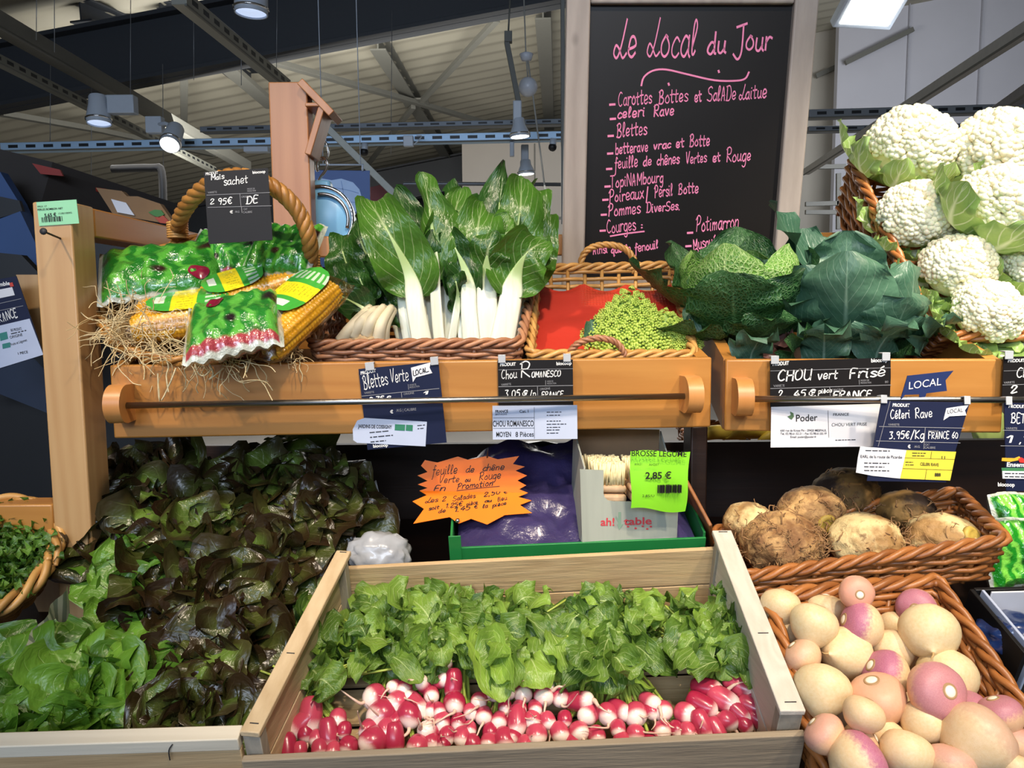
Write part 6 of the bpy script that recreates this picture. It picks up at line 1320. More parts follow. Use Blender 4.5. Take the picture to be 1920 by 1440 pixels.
# ------------------------------------------------------------------ oak leaf lettuces
LR = leafmat('red_oak_leaf', '#1c1c0d', '#515a26', '#6f6f45', .26, 6, .8, .07, .05, .12, edge='#2a1610', base='#587a2c', blister=9, spec=.5, veinmix=.45)
LG = leafmat('green_oak_leaf', '#27510f', '#78a838', '#a8c86c', .34, 6, .8, .08, .05, .2, blister=9, veinmix=.5, spec=.55)
def prof_lettuce(t):
    b = .20 + .80*min(1, max(0, (t-.05)/.5))**.9
    e = 1 if t < .68 else math.sqrt(max(0, 1 - ((t-.68)/.325)**2))
    return b * e * (1 + .13*math.sin(t*17) * (t > .25))
def lettuce_mesh(seed, mt, n=30, L0=.125):
    R = random.Random(seed); m = MB()
    for i in range(n):
        f = (i+.5)/n; az = i*2.39996 + R.uniform(-.3, .3); a0 = .02 + .70*f + R.uniform(-.1, .1); a1 = a0 + .7 + .9*f + R.uniform(-.3, .5)
        L = L0*(.6 + .5*f)*R.uniform(.85, 1.15); Wd = L*R.uniform(.36, .50)
        M = Matrix.Rotation(az, 4, 'Z') @ Matrix.Translation((0, -.012*f, .0)) @ Matrix.Rotation(R.uniform(-.3, .3), 4, 'Y')
        leaf_bend(m, M, L, Wd, prof_lettuce, a0, a1, 1.7, R.uniform(-.15, .45), .009 + .007*R.random(), 1.7, 10, 16, min(1, max(0, R.gauss(.45, .3))), seed*100+i, 0, .006, 42, R.uniform(-.5, .5))
    return m.mesh('lettuce', mt)
LRM = leafmat('mid_oak_leaf', '#262b10', '#6c8a36', '#8a9a58', .28, 6, .8, .07, .05, .15, edge='#36241a', base='#7fa040', blister=9, spec=.5, veinmix=.45)
LM = {('m', k): lettuce_mesh(50+k, LRM) for k in range(2)}
LM.update({('r', k): lettuce_mesh(40+k, LR) for k in range(3)}); LM.update({('g', k): lettuce_mesh(60+k, LG, 28, .12) for k in range(2)})
R = random.Random(21)
def lettuce(kind, px, py, Y, sc, label, up_=None, nm='oak_leaf_lettuce'):
    k = R.randrange(3 if kind == 'r' else 2); c = at(px, py, Y); ax = V(R.gauss(0, .15), -.62 + R.gauss(0, .1), .8) if up_ is None else Vector(up_); ax.normalize()
    o = bpy.data.objects.new(nm, LM[(kind, k)]); COL.objects.link(o); o.rotation_mode = 'QUATERNION'
    o.rotation_quaternion = ax.to_track_quat('Z', 'Y') @ Quaternion((0, 0, 1), R.uniform(0, 6.28)); o.scale = (sc,)*3; o.location = c - ax*.055*sc
    o['label'] = label; o['category'] = 'lettuce'; return o
LY = lambda y: .89 + (1370 - y) * .00090
for px, py, sc, lab in ((235, 905, .95, 'red oak leaf lettuce at the back left beside the wooden post'), (345, 935, .95, 'red oak leaf lettuce at the back, under the thin pale wooden slats'), (450, 925, 1.0, 'red oak leaf lettuce at the back middle under the chard slate'), (555, 905, 1.0, 'red oak leaf lettuce with green heart at the back right'), (622, 950, .85, 'red oak leaf lettuce at the right end of the heap, near the white plastic bag'),
   (200, 985, .85, 'red oak leaf lettuce overhanging the left of the heap by the post foot'), (300, 1010, 1.0, 'red oak leaf lettuce in the second row from the back at left'), (415, 1020, 1.0, 'red oak leaf lettuce with bluish sheen in the middle of the second row'), (515, 1020, 1.0, 'red oak leaf lettuce in the second row, above the crate corner'),
   (345, 1105, 1.0, 'red oak leaf lettuce in the middle of the heap right of the dark green lettuce'), (430, 1110, 1.0, 'red oak leaf lettuce at the centre right of the heap'), (492, 1085, .88, 'red oak leaf lettuce touching the upper left rail of the radish crate'), (370, 1200, 1.0, 'red oak leaf lettuce low in the heap, left of centre'), (430, 1185, .88, 'red oak leaf lettuce low in the heap against the radish crate'),
   (350, 1255, .85, 'red oak leaf lettuce behind the bright green lettuces at the front'), (372, 1275, .82, 'red oak leaf lettuce near the front against the crate rail'), (338, 1345, .75, 'red oak leaf lettuce resting on the white front board, left one'), (362, 1345, .72, 'red oak leaf lettuce resting on the white front board, right one')):
    lettuce('m' if (px, py) in ((555, 905), (345, 935), (415, 1020), (362, 1345), (492, 1085)) else 'r', px, py, LY(py), sc, lab)
for px, py, sc, lab in ((232, 1070, .74, 'dark green oak leaf lettuce below the post at the left of the heap'), (240, 1138, .74, 'dark green oak leaf lettuce above the striped crate liner')):
    lettuce('g', px, py, LY(py), sc, lab)
for px, py, sc, lab in ((40, 1282, .8, 'bright green lettuce at the far left of the front row'), (150, 1285, .85, 'bright green lettuce in the middle of the front left corner'), (215, 1310, .85, 'bright green lettuce right beside the dark red ones at the front'), (60, 1320, .95, 'bright green lettuce spilling over the left end of the white board'), (155, 1345, .9, 'bright green lettuce lying on the white front board'), (15, 1392, .75, 'bright green lettuce cut by the lower left corner')):
    lettuce('g', px, py, .885 + (1400-py)*.0008, sc, lab)
lc = Thing('lettuce_crate', 'pale wooden crate with striped liner under the lettuces', 'crate', at(200, 1440, .85) - V(0, 0, .06))
a, b = at(-120, 1404, .800), at(446, 1386, .812)
m = MB(); M = frame_from(a, b-a, cN); box(m, (0, 0, -.018), ((b-a).length, .02, 0), .0015, M); lc.part('top_rail', m, WHITEWOOD)
m = MB(); box(m, (0, .002, -.09), ((b-a).length, .012, -.019), .0015, M); lc.part('front_board', m, CRATE_X)
m = MB(); tube(m, catmull([M @ V(.255, -.0006, -.004), M @ V(.25, -.002, -.012), M @ V(.248, -.001, -.028)], 4), .0007, 5); lc.part('wire_staple', m, DARKGREY)
m = MB(); p0, p1, p2, p3 = at(126, 1098, 1.10), at(42, 1212, .97), at(100, 1250, .98), at(126, 1225, 1.09)
G = []; 
for j in range(9):
    for i in range(13): 
        q = p0.lerp(p1, i/12).lerp(p3.lerp(p2, i/12), j/8); G.append(q + V(.004*math.sin(i*1.2 + j*.4), 0, 0))
m.add(G, [(j*13+i, j*13+i+1, (j+1)*13+i+1, (j+1)*13+i) for j in range(8) for i in range(12)], [(i/12, j/8) for j in range(9) for i in range(13)])
n = NT('striped_liner'); u, v = n.uv(); n.set(base=n.mix(n.ss(n.math('SINE', n.math('MULTIPLY', u, 42)), -.2, .2), lin('#7d8a7c'), lin('#b9bfae')), rough=.7); lc.part('striped_liner', m, n.m)
for k, (x0, y0, x1, y1) in enumerate(((310, 882, 362, 884), (312, 894, 376, 898))):
    m = MB(); bar(m, at(x0, y0, 1.36), at(x1, y1, 1.36), .006, .006); single('wooden_stick', m, WHITEWOOD, 'thin pale wooden slat showing behind the back lettuces, %s one' % ('upper', 'lower')[k], 'slat')

# ------------------------------------------------------------------ frisée basket at the left edge
t = Thing('wicker_basket', 'round rope rimmed basket of curly endive at the left edge', 'basket', at(0, 1150, 1.12))
cc = at(-42, 1050, 1.15); ax = V(.12, -.55, .83).normalized(); e1 = V(1, 0, 0); e1 = (e1 - ax*e1.dot(ax)).normalized(); e2 = ax.cross(e1); N2 = 72
tp = [cc + e1*(.105*math.cos(6.2832*i/N2)) + e2*(.115*math.sin(6.2832*i/N2)) for i in range(N2)]; bt = [cc - ax*.07 + e1*(.07*math.cos(6.2832*i/N2)) + e2*(.075*math.sin(6.2832*i/N2)) for i in range(N2)]
wicker(t, bt, tp, 9, 18, .0042, W_HONEY, rim=.012, rimcol=W_GOLD)
LF = leafmat('curly_endive', '#1e4a14', '#6f9d38', '#d8e3ae', .4, 5, .8, .10, .05, .25)
m = MB(); R2 = random.Random(8)
for i in range(150):
    f = (i+.5)/150; az = i*2.4; M = Matrix.Translation(cc + e1*(.078*math.sqrt(f)*math.cos(az)) + e2*(.085*math.sqrt(f)*math.sin(az)) - ax*.02) @ ax.to_track_quat('Z', 'Y').to_matrix().to_4x4() @ Matrix.Rotation(az + 1.57, 4, 'Z')
    leaf_bend(m, M, .062*R2.uniform(.7, 1.1), .012, lambda q: (.5 + .5*math.sin(q*34))*math.sin(math.pi*min(.98, q*.9+.05))**.5 + .1, .1+.5*f, 1.2+.5*f, 1.2, .3, .007, 4, 4, 14, R2.random(), i, twist=R2.uniform(-1.5, 1.5))
single('curly_endive', m, LF, 'head of frilly green curly endive in the basket at the left edge', 'endive')
m = MB(); ring = [cc + e1*(.100*math.cos(a)) + e2*(.108*math.sin(a)) + ax*.006 for a in np.linspace(-.6, 2.2, 24)]
vs = []; 
for i, p in enumerate(ring): o = (p-cc).normalized(); vs += [p - o*.006 + ax*.004, p - o*.012 - ax*.03]
m.add(vs, [(2*i, 2*i+1, 2*i+3, 2*i+2) for i in range(len(ring)-1)]); t.part('white_lining', m, plain('white_lining', '#c3c6c8', .5))

# ------------------------------------------------------------------ celeriac basket
fl, fr_, br, bl = at(1394, 1086, 1.075), at(1884, 1016, 1.06), at(1795, 925, 1.26), at(1335, 1000, 1.26)
ck = rect_basket('wicker_basket', 'brown wicker basket of celeriac roots on the right', (fl, fr_, br, bl), [V(-.004, .012, -.06), V(-.004, .012, -.06), V(0, -.01, -.07), V(0, -.01, -.07)], 9, 10, .0042, W_BROWN, .0095)
n = NT('celeriac_skin'); c = n.coord('Object', rand=True); g = n.noise(c, 18, 5, .65); g2 = n.noise(c, 55, 4, .7); r = n.n('ShaderNodeObjectInfo').outputs['Random']
col = n.mix(n.ss(g, .35, .62), lin('#7a5430'), lin('#c09a64')); col = n.mix(n.math('MULTIPLY', n.ss(g2, .52, .66), .8), col, lin('#4c2f18')); n.set(base=col, rough=.75); n.bump(n.math('ADD', g2, g), .7, .006); CEL1 = n.m
n = NT('celeriac_skin_pale'); c = n.coord('Object', rand=True); g = n.noise(c, 15, 5, .6); g2 = n.noise(c, 60, 4, .7)
col = n.mix(n.ss(g, .38, .55), lin('#9c7848'), lin('#d6bf8a')); col = n.mix(n.math('MULTIPLY', n.ss(g2, .56, .68), .75), col, lin('#6e4a28')); n.set(base=col, rough=.7); n.bump(n.math('ADD', g2, g), .6, .005); CEL2 = n.m
n = NT('celeriac_skin_shaded'); c = n.coord('Object', rand=True); g = n.noise(c, 14, 5, .6); col = n.mix(n.ss(g, .42, .6), lin('#2a1a0e'), lin('#8a6a38')); n.set(base=col, rough=.75); n.bump(g, .8, .006); CEL3 = n.m  # darker skin copy, with the shade at the basket's back in its colour
HAIR = plain('root_hairs', '#94704a', .8, var=.2)
def celeriac(label, px, py, rp, Y, sq, mt, hairs, seed, scar=None, hd=(0, -.6, -.6)):
    R = random.Random(seed); c = at(px, py, Y); rr = rp*mpp(Y); t = Thing('celeriac', label, 'celeriac', c - V(0, 0, rr*sq)); off = V(seed*3.1, 0, seed)
    m = MB(); ball(m, c, (rr, rr*.95, rr*sq), 5, fn=lambda p, q: q*(1 + .09*mnoise.noise(p*1.7 + off) + .045*mnoise.noise(p*4.5 + off) + .018*mnoise.noise(p*11 + off))); t.part('root_body', m, mt)
    m = MB(); hd = Vector(hd).normalized()
    for i in range(hairs):
        d = (V(R.gauss(0, 1), R.gauss(0, 1), R.gauss(0, 1)).normalized()*.9 + hd*R.uniform(.2, 1.2)).normalized(); p = c + V(d.x*rr, d.y*rr*.95, d.z*rr*sq)*.98; v = (d*.5 + V(R.gauss(0, 1), R.gauss(0, 1), R.gauss(0, 1)).normalized()*.8); pts = [p - d*.004]
        for k in range(5): v = (v.normalized() + V(R.gauss(0, .6), R.gauss(0, .6), R.gauss(0, .6)) - d*.12*k).normalized(); p = p + v*rr*.085; pts.append(p.copy())
        tube(m, catmull(pts, 2), .0007*R.uniform(.6, 1.6), 4, True, 0, R.random())
    t.part('root_hairs', m, HAIR)
    if scar:
        s_ = Vector(scar).normalized(); M = frame_from(c + V(s_.x*rr, s_.y*rr*.95, s_.z*rr*sq)*.97, s_.orthogonal(), s_); m = MB(); lathe(m, [(rr*.30, -.004), (rr*.28, .001), (rr*.18, .003), (rr*.16, .0015), (rr*.06, .003), (0, .003)], 18, M); t.part('leaf_scar', m, plain('celeriac_scar', '#b59a45', .6, var=.2, vs=90))
celeriac('yellowish celeriac at the back left, half hidden behind the crate rail', 1405, 982, 50, 1.24, .8, CEL2, 70, 1)
celeriac('biggest hairy brown celeriac at the front left of its basket', 1465, 1020, 76, 1.155, .82, CEL1, 560, 2, None, (.5, -.5, -.5))
celeriac('tan celeriac with a knobbly crown, stacked behind the hairy brown one', 1521, 962, 64, 1.24, .8, CEL1, 300, 3, (.1, -.8, -.1))
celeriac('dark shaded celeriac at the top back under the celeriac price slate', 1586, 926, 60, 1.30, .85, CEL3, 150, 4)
celeriac('round pale celeriac at the front middle of its basket', 1623, 1016, 69, 1.15, .80, CEL2, 130, 5, None, (.6, -.3, -.6))
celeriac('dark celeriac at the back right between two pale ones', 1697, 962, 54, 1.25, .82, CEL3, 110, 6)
celeriac('flat pale celeriac with a round scar at the right end of its basket', 1766, 1008, 70, 1.16, .66, CEL2, 110, 7, (.35, -.75, .35), (-.6, -.3, -.6))

# ------------------------------------------------------------------ turnip basket
TB0, TB1 = at(1440, 1122, 1.01), at(1757, 1092, 1.03); TB2, TB3 = at(1985, 1440, .80), at(1552, 1490, .80)
tk = rect_basket('wicker_basket', 'brown wicker basket heaped with cream and purple turnips at the lower right', (TB3, TB2, TB1, TB0), [V(.01, .0, -.10), V(-.03, 0, -.10), V(-.03, -.02, -.10), V(.01, -.02, -.10)], 13, 10, .0042, W_BROWN, .010)
n = NT('turnip_skin'); a_ = n.attr(); c = n.coord('Object', rand=True); r = n.n('ShaderNodeObjectInfo').outputs['Random']; al = n.n('ShaderNodeObjectInfo').outputs['Color']
sp = n.n('ShaderNodeSeparateColor', {0: al}).outputs; g = n.noise(c, 22, 3, .55); g2 = n.noise(c, 9, 3, .5)
cream = n.mix(g2, lin('#e9d9b4'), lin('#d9bd86')); warm = n.mix(sp[1], cream, lin('#dfa482'))
pur = n.mix(g, lin('#a04a74'), lin('#c68a98')); top = n.ss(n.math('ADD', a_, n.math('MULTIPLY', g2, .25)), .60, .85)
col = n.mix(n.math('MULTIPLY', top, sp[0]), warm, pur)
sps = n.ss(n.noise(c, 60, 4, .7), .60, .70); col = n.mix(n.math('MULTIPLY', sps, .55), col, lin('#94713c'))
n.set(base=col, rough=.42, spec=.4, sss=.05, sssc=.01); n.bump(n.noise(c, 45, 3), .12, .003); TURN = n.m
n = NT('turnip_crown_scar'); n.set(base=n.mix(n.attr(), lin('#a5825a'), lin('#efe6d2')), rough=.7); SCAR = n.m; TROOT = plain('turnip_tail', '#b99a68', .6)
def turnip_meshes(kind):
    m = MB(); P = [(0, -1.02), (.05, -1.0), (.12, -.93), (.3, -.82), (.62, -.62), (.88, -.3), (1, .05), (.96, .38), (.78, .66), (.5, .82), (.27, .87), (.22, .86)] if kind == 0 else [(0, -1.12), (.05, -1.08), (.13, -.98), (.32, -.84), (.6, -.6), (.84, -.25), (.97, .12), (.94, .45), (.74, .74), (.45, .9), (.25, .93), (.2, .92)]
    Q = catmull([V(a, b, 0) for a, b in P], 3); tmp = MB(); lathe(tmp, [(max(0, p.x), p.y) for p in Q], 32)
    tmp.v = [tuple(V(*v)*(1 + .05*mnoise.noise(V(*v)*1.2 + V(kind*5, 1, 0)) + .015*mnoise.noise(V(*v)*4))) for v in tmp.v]; tmp.r = [min(1, max(0, (v[2]+1)/2)) for v in tmp.v]; me = tmp.mesh('skin', TURN)
    s_ = MB(); zt = .86 if kind == 0 else .92; lathe(s_, [(.33, zt-.07), (.30, zt-.05), (.27, zt+.02), (.24, zt+.045), (.21, zt+.02), (.17, zt+.05), (.08, zt+.075), (0, zt+.07)], 20); s_.r = [1.0 if math.hypot(v[0], v[1]) < .19 else 0.0 for v in s_.v]; sm = s_.mesh('crown_scar', SCAR)
    r_ = MB(); tube(r_, catmull([V(0, 0, -.98), V(.02, .01, -1.12), V(.08, .0, -1.25), V(.11, .05, -1.38)], 4), [.05 - .0035*i for i in range(13)], 6); rm = r_.mesh('tail_root', TROOT)
    return me, sm, rm
TM = [turnip_meshes(0), turnip_meshes(1)]
TN = Vector((0, -.45, .89)).normalized(); TO = at(1640, 1250, .915)
def turnip(px, py, rp, h, axis, pur, warm, kind, label, sq=1.0):
    c = hit(px, py, TO + TN*h, TN); rr = rp*mpp((c - CAM).dot(fw)); ax = Vector(axis).normalized(); o = bpy.data.objects.new('turnip', None); COL.objects.link(o); o.location = c; o.rotation_mode = 'QUATERNION'; o.rotation_quaternion = ax.to_track_quat('Z', 'Y'); o.scale = (rr, rr, rr*.95*sq)
    o['label'] = label; o['category'] = 'turnip'
    for nm, me in zip(('skin', 'crown_scar', 'tail_root'), TM[kind]):
        p = bpy.data.objects.new(nm, me); COL.objects.link(p); p.parent = o; p.color = (pur, warm, 0, 1)
    return o
DN, UPV = (0.1, .6, .7), (0, -.3, 1)
for a in ((1463, 1140, 38, .0, (.2, .3, .9), .0, .1, 1, 'cream turnip in the back left corner beside the crate rail'), (1470, 1190, 32, -.03, (-.5, .3, .8), .0, .2, 0, 'cream turnip half hidden behind the back left corner turnip'), (1524, 1176, 46, .02, (.4, .3, .85), .0, .0, 1, 'large smooth cream turnip second from the left at the back'), (1547, 1146, 36, -.01, (.1, .2, 1), .0, .15, 0, 'cream turnip showing its crown behind the large smooth one'),
  (1582, 1224, 50, .0, (.7, .5, -.2), .0, .1, 1, 'big cream turnip with a dark speck below the large smooth one'), (1605, 1111, 32, .045, (-.15, -.93, .2), .25, .9, 0, 'pinkish turnip with a white round scar, topmost at the back rim'), (1617, 1174, 44, .02, (-.85, .1, .3), 1.0, .1, 0, 'turnip purple on its left half, under the topmost pinkish one'), (1676, 1172, 27, -.03, (.2, .5, .6), .0, .1, 0, 'small cream turnip between the purple one and the white one'),
  (1719, 1140, 36, .0, (-.5, -.75, .25), .9, .7, 0, 'pink turnip with a stubby tail at the back right'), (1743, 1188, 54, .03, (.3, .8, .3), .0, .0, 0, 'largest white turnip at the back right with grey dents'), (1672, 1226, 43, -.01, (.2, .7, .4), .0, .25, 1, 'olive shaded cream turnip left of the largest white one'), (1664, 1267, 46, .005, (-.85, .05, .55), 1.0, .15, 0, 'purple and cream turnip at the centre of the heap'),
  (1506, 1233, 36, .0, (-.5, .2, .6), .2, .5, 0, 'blush cream turnip against the crate rail, middle left'), (1541, 1299, 54, .01, (.3, .5, .6), .0, .05, 1, 'wide cream turnip with a crease at the left of the heap'), (1776, 1272, 54, .0, (.4, .8, .4), .0, .0, 0, 'white turnip behind the pink scarred one at right'), (1752, 1296, 53, .045, (.15, -.88, .45), .75, .75, 0, 'big dusky pink turnip with a white crown scar facing forward'),
  (1647, 1317, 54, .01, (-.3, -.05, .85), .15, .75, 1, 'peach coloured turnip in the middle front of the heap'), (1618, 1342, 38, .045, (.4, .3, .6), .0, .3, 0, 'small yellowish turnip resting on the peach one'), (1551, 1381, 40, .02, (-.6, .3, .6), .35, .7, 1, 'rosy turnip at the left front against the basket wall'), (1729, 1360, 44, .015, (.6, .2, .6), .0, .1, 1, 'cream turnip with a split at the front centre right'),
  (1812, 1330, 36, .0, (-.3, .1, .9), .9, .4, 0, 'pink topped turnip between the scarred one and the right rim'), (1876, 1344, 42, .02, (-.3, .25, .9), .85, .6, 0, 'pink turnip at the far right near the rim'), (1826, 1392, 70, .03, (.75, .2, .5), .3, .25, 1, 'largest turnip at the lower right with muddy patches'), (1660, 1384, 36, -.005, (.5, .5, .4), .0, .2, 0, 'yellow cream turnip below the peach one'),
  (1612, 1394, 38, .01, (.75, -.3, .5), .1, .4, 0, 'cream turnip with a brown crown at the front left'), (1699, 1416, 48, .02, (.4, .5, .6), .0, .15, 0, 'flat yellowish turnip at the bottom edge'), (1606, 1432, 58, .02, (.85, .1, .4), 1.0, .2, 0, 'turnip with deep purple right side cut by the bottom edge'), (1782, 1436, 44, .02, (.2, .3, .9), .4, .5, 0, 'pink cream turnip cut by the bottom edge under the largest'), (1904, 1400, 42, .0, (.3, .3, .7), .4, .6, 0, 'pinkish turnip behind the largest one at the lower right corner'), (1902, 1442, 32, .03, (.3, .3, .7), .0, .2, 0, 'yellow turnip in the bottom right corner')):
    turnip(*a)
for k, (px, py, rp, h) in enumerate(((1500, 1160, 34, -.05), (1640, 1225, 40, -.05), (1700, 1250, 40, -.05), (1600, 1270, 40, -.05), (1720, 1320, 42, -.05), (1780, 1350, 40, -.05), (1690, 1370, 40, -.05), (1850, 1400, 40, -.04), (1580, 1340, 40, -.045), (1820, 1270, 34, -.05), (1650, 1420, 40, -.03), (1740, 1420, 40, -.03), (1580, 1180, 36, -.05), (1780, 1220, 36, -.05))):
    o = turnip(px, py, rp, h, (.3*math.sin(k*2), .4, .8), .3*(k % 3 == 0), .2, k % 2, 'cream turnip lying deep in the heap under the other turnips'); o['group'] = 'turnips buried deep in the heap'
# ------------------------------------------------------------------ under the boxes: sign, tray, sack, brush box
z2 = lambda x, y: (500 + x/3, 820 + y/3)
s = Sign((782, 858), (1000, 852), (782, 985), 1.262, 1.248)
t = Thing('starburst_sign', 'fluorescent orange starburst card with black handwriting, creased across the middle', 'sign', s.M @ V(s.W/2, 0, 0))
upo = [(890, 128), (960, 142), (1075, 108), (1130, 126), (1240, 105), (1300, 124), (1420, 105), (1385, 150), (1452, 165), (1400, 188), (1465, 215), (1410, 243), (1460, 270), (1420, 292), (1470, 312), (860, 300), (905, 285), (850, 265), (905, 245), (848, 215), (905, 195), (868, 160)]
lo = [(1470, 312), (1415, 335), (1490, 355), (1425, 380), (1492, 425), (1340, 437), (1240, 490), (1150, 458), (1080, 485), (1030, 448), (825, 485), (885, 402), (820, 360), (900, 325), (860, 300)]
m = MB(); s.plate(m, [z2(*q) for q in upo][::-1], .0, .0008); t.part('upper_half', m, ORANGEPAPER)
sl = Sign((782, 920), (1000, 920), (782, 985), 1.157, 1.13); sl.M = s.M.copy()
Lf = Sign((786.7, 920), (990, 924), (775, 982), 1.254, 1.20)
m = MB(); Lf.plate(m, [z2(*q) for q in lo][::-1], .0, .0008); t.part('lower_half', m, ORANGEPAPER)
m = MB(); s.hand(m, 'feuille', z2(925, 215), z2(1075, 200), 17, 1.5, .35); s.hand(m, 'de', z2(1120, 198), z2(1170, 194), 12, 1.5, .35); s.hand(m, 'chêne', z2(1215, 190), z2(1340, 180), 12, 1.5, .35); s.hand(m, 'Verte', z2(975, 258), z2(1085, 250), 13, 1.5, .35); s.hand(m, 'ou', z2(1115, 250), z2(1150, 247), 8, 1.5, .35); s.hand(m, 'Rouge', z2(1195, 242), z2(1320, 228), 14, 1.5, .35); s.hand(m, 'En', z2(938, 306), z2(1010, 300), 11, 1.5, .35); s.hand(m, 'Promotion', z2(1070, 292), z2(1275, 270), 11, 1.5, .35)
s.curve(m, [z2(1070, 300), z2(1200, 285), z2(1310, 275)], 1.2)
Lf.hand(m, 'Les', z2(890, 372), z2(970, 362), 11, 1.6, .35); Lf.hand(m, '2', z2(985, 362), z2(1015, 358), 11, 1.6, .35); Lf.hand(m, 'Salades', z2(1045, 360), z2(1180, 338), 11, 1.6, .35); Lf.hand(m, '2,50', z2(1220, 335), z2(1320, 318), 11, 1.6, .35); Lf.hand(m, '€', z2(1335, 318), z2(1362, 312), 9, 1.5, .35)
Lf.hand(m, 'soit', z2(910, 412), z2(975, 402), 9, 1.6, .35); Lf.hand(m, '1.25€', z2(1010, 398), z2(1110, 385), 11, 1.6, .35); Lf.hand(m, 'pièce', z2(1120, 388), z2(1190, 372), 8, 1.5, .35); Lf.hand(m, 'au', z2(1225, 368), z2(1270, 362), 7, 1.5, .35); Lf.hand(m, 'lieu', z2(1300, 362), z2(1356, 350), 10, 1.5, .35); Lf.hand(m, 'de', z2(965, 428), z2(1010, 420), 9, 1.6, .35); Lf.hand(m, '1.45', z2(1060, 420), z2(1155, 405), 11, 1.6, .35); Lf.hand(m, '€', z2(1168, 402), z2(1195, 398), 9, 1.5, .35); Lf.hand(m, 'la', z2(1215, 400), z2(1248, 395), 9, 1.5, .35); Lf.hand(m, 'pièce', z2(1265, 395), z2(1352, 378), 8, 1.5, .35)
t.part('handwriting', m, BLACKINK)
m = MB(); p = at(858, 976, 1.202); ball(m, p, .004, 2); t.part('pin', m, CHROME)
m = MB(); tube(m, [s.M @ V(s.W*.6, .004, s.H*.95), at(915, 840, 1.24)], .0012, 6); t.part('hanging_wire', m, DARKGREY)
# green tray
TG = plain('green_carton', '#1f7a3c', .45, var=.06)
g0, g1 = at(845, 1050, 1.165), at(1322, 1030, 1.175); gn = cN; M = frame_from(g0, g1-g0, gn); gl_ = (g1-g0).length
t = Thing('carton_tray', 'low green carton tray behind the radish crate', 'tray', M @ V(gl_/2, .12, -.03))
m = MB(); box(m, (0, 0, -.06), (gl_, .004, .022), .001, M); t.part('front_wall', m, TG)
for x in (0, gl_-.004):
    m = MB(); box(m, (x, .0042, -.06), (x+.004, .26, .03), .001, M); t.part('side_wall', m, TG)
m = MB(); box(m, (.004, .0042, -.06), (gl_-.004, .26, -.055), .001, M); t.part('bottom', m, TG)
m = MB(); box(m, (-.001, -.0022, -.06), (.018, .0, .046), .001, M); t.part('corner_flap', m, TG)
m = MB(); ctr = at(1078, 985, 1.25)
n_ = NT('purple_film'); gq_ = n_.noise(n_.coord('Object'), 9, 3, .6); n_.set(base=n_.mix(gq_, lin('#221d40'), lin('#4a4170')), rough=.28, coat=.6, coatr=.15); n_.bump(n_.noise(n_.coord('Object'), 40, 4, .6), .6, .006)
G = []; nu, nv = 60, 30
for j in range(nv+1):
    for i in range(nu+1):
        u, v = i/nu, j/nv; x0 = M @ V(.01 + (gl_-.02)*u, .012 + .235*v, 0); e = min(1, 8*u, 8*(1-u))*min(1, 5*v + .3)
        h = .004 + .022*e*(.5 + v*.7) + .016*mnoise.noise(V(u*6, v*4, 1))*e + .008*mnoise.noise(V(u*17, v*9, 4))*e
        G.append(x0 + gn*h + V(0, 0, .03*v*e))
m.add(G, [(j*(nu+1)+i, j*(nu+1)+i+1, (j+1)*(nu+1)+i+1, (j+1)*(nu+1)+i) for j in range(nv) for i in range(nu)])
single('plastic_sack', m, n_.m, 'crumpled purple plastic sack lying in the green tray', 'sack', sharp=None)
# black sack behind the orange sign
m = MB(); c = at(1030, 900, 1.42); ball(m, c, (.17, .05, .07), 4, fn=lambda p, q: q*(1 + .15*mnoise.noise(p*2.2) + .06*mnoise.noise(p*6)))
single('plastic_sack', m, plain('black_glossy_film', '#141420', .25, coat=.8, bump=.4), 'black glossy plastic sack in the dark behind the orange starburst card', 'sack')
# brush box
z3 = lambda x, y: (1040 + x/3, 800 + y/3)
GREYCARD = wood('grey_wood_print_card', '#8f948a', '#a8ada3', 'z', 90, .6, .6, coat=0, knots=False, bump=0); CARDIN = plain('brown_card_inside', '#7a6248', .75)
a, b, c = at(1093, 1017, 1.165), at(1267, 1018, 1.175), at(1087, 880, 1.168); ex = b-a; M = frame_from(a, ex, c-a); w = ex.length; Hb = (c-a).length; fx = lambda x, y: (lambda q: (q.x, q.z))(M.inverted() @ hit(*z3(x, y), a, M.to_3x3() @ V(0, 1, 0)))
t = Thing('brush_box', 'grey card display box of vegetable brushes with a lime price sticker', 'box', M @ V(w/2, .06, 0)); D = .12
m = MB(); out = [fx(*q) for q in ((155, 652), (680, 655), (690, 470), (688, 425), (330, 420), (300, 415), (280, 395), (275, 375), (275, 245), (142, 240))]; poly(m, out, M, .0, 0, 0, .0025); t.part('front_panel', m, GREYCARD, smooth=False)
m = MB(); vs = [M @ V(-.002 + d, y, z) for d in (0, .0025) for (y, z) in ((.0028, 0), (D, 0), (D, Hb*1.40), (.0028, Hb*1.02))]; bf = [(0, 1, 2, 3), (7, 6, 5, 4)] + [(i, i+4, (i+1) % 4+4, (i+1) % 4) for i in range(4)]; m.add(vs, bf); t.part('side_panel', m, GREYCARD, smooth=False)
m = MB(); vs = [M @ V(w + d, y, z) for d in (0, .0025) for (y, z) in ((.0028, 0), (D, 0), (D, Hb*1.40), (.0028, Hb*.72))]; m.add(vs, bf); t.part('side_panel', m, GREYCARD, smooth=False)
m = MB(); box(m, (0, D+.0005, 0), (w, D+.003, Hb*1.42), .0005, M); t.part('back_panel', m, CARDIN)
m = MB(); box(m, (0.0005, .003, .0), (w-.0005, D, .003), .0005, M); t.part('bottom_panel', m, CARDIN)
logo = Sign((1093, 950), (1270, 950), (1093, 1017), 1.1685); logo.M = M; logo.I = M.inverted(); logo.O = a; logo.n = M.to_3x3() @ V(0, 1, 0)
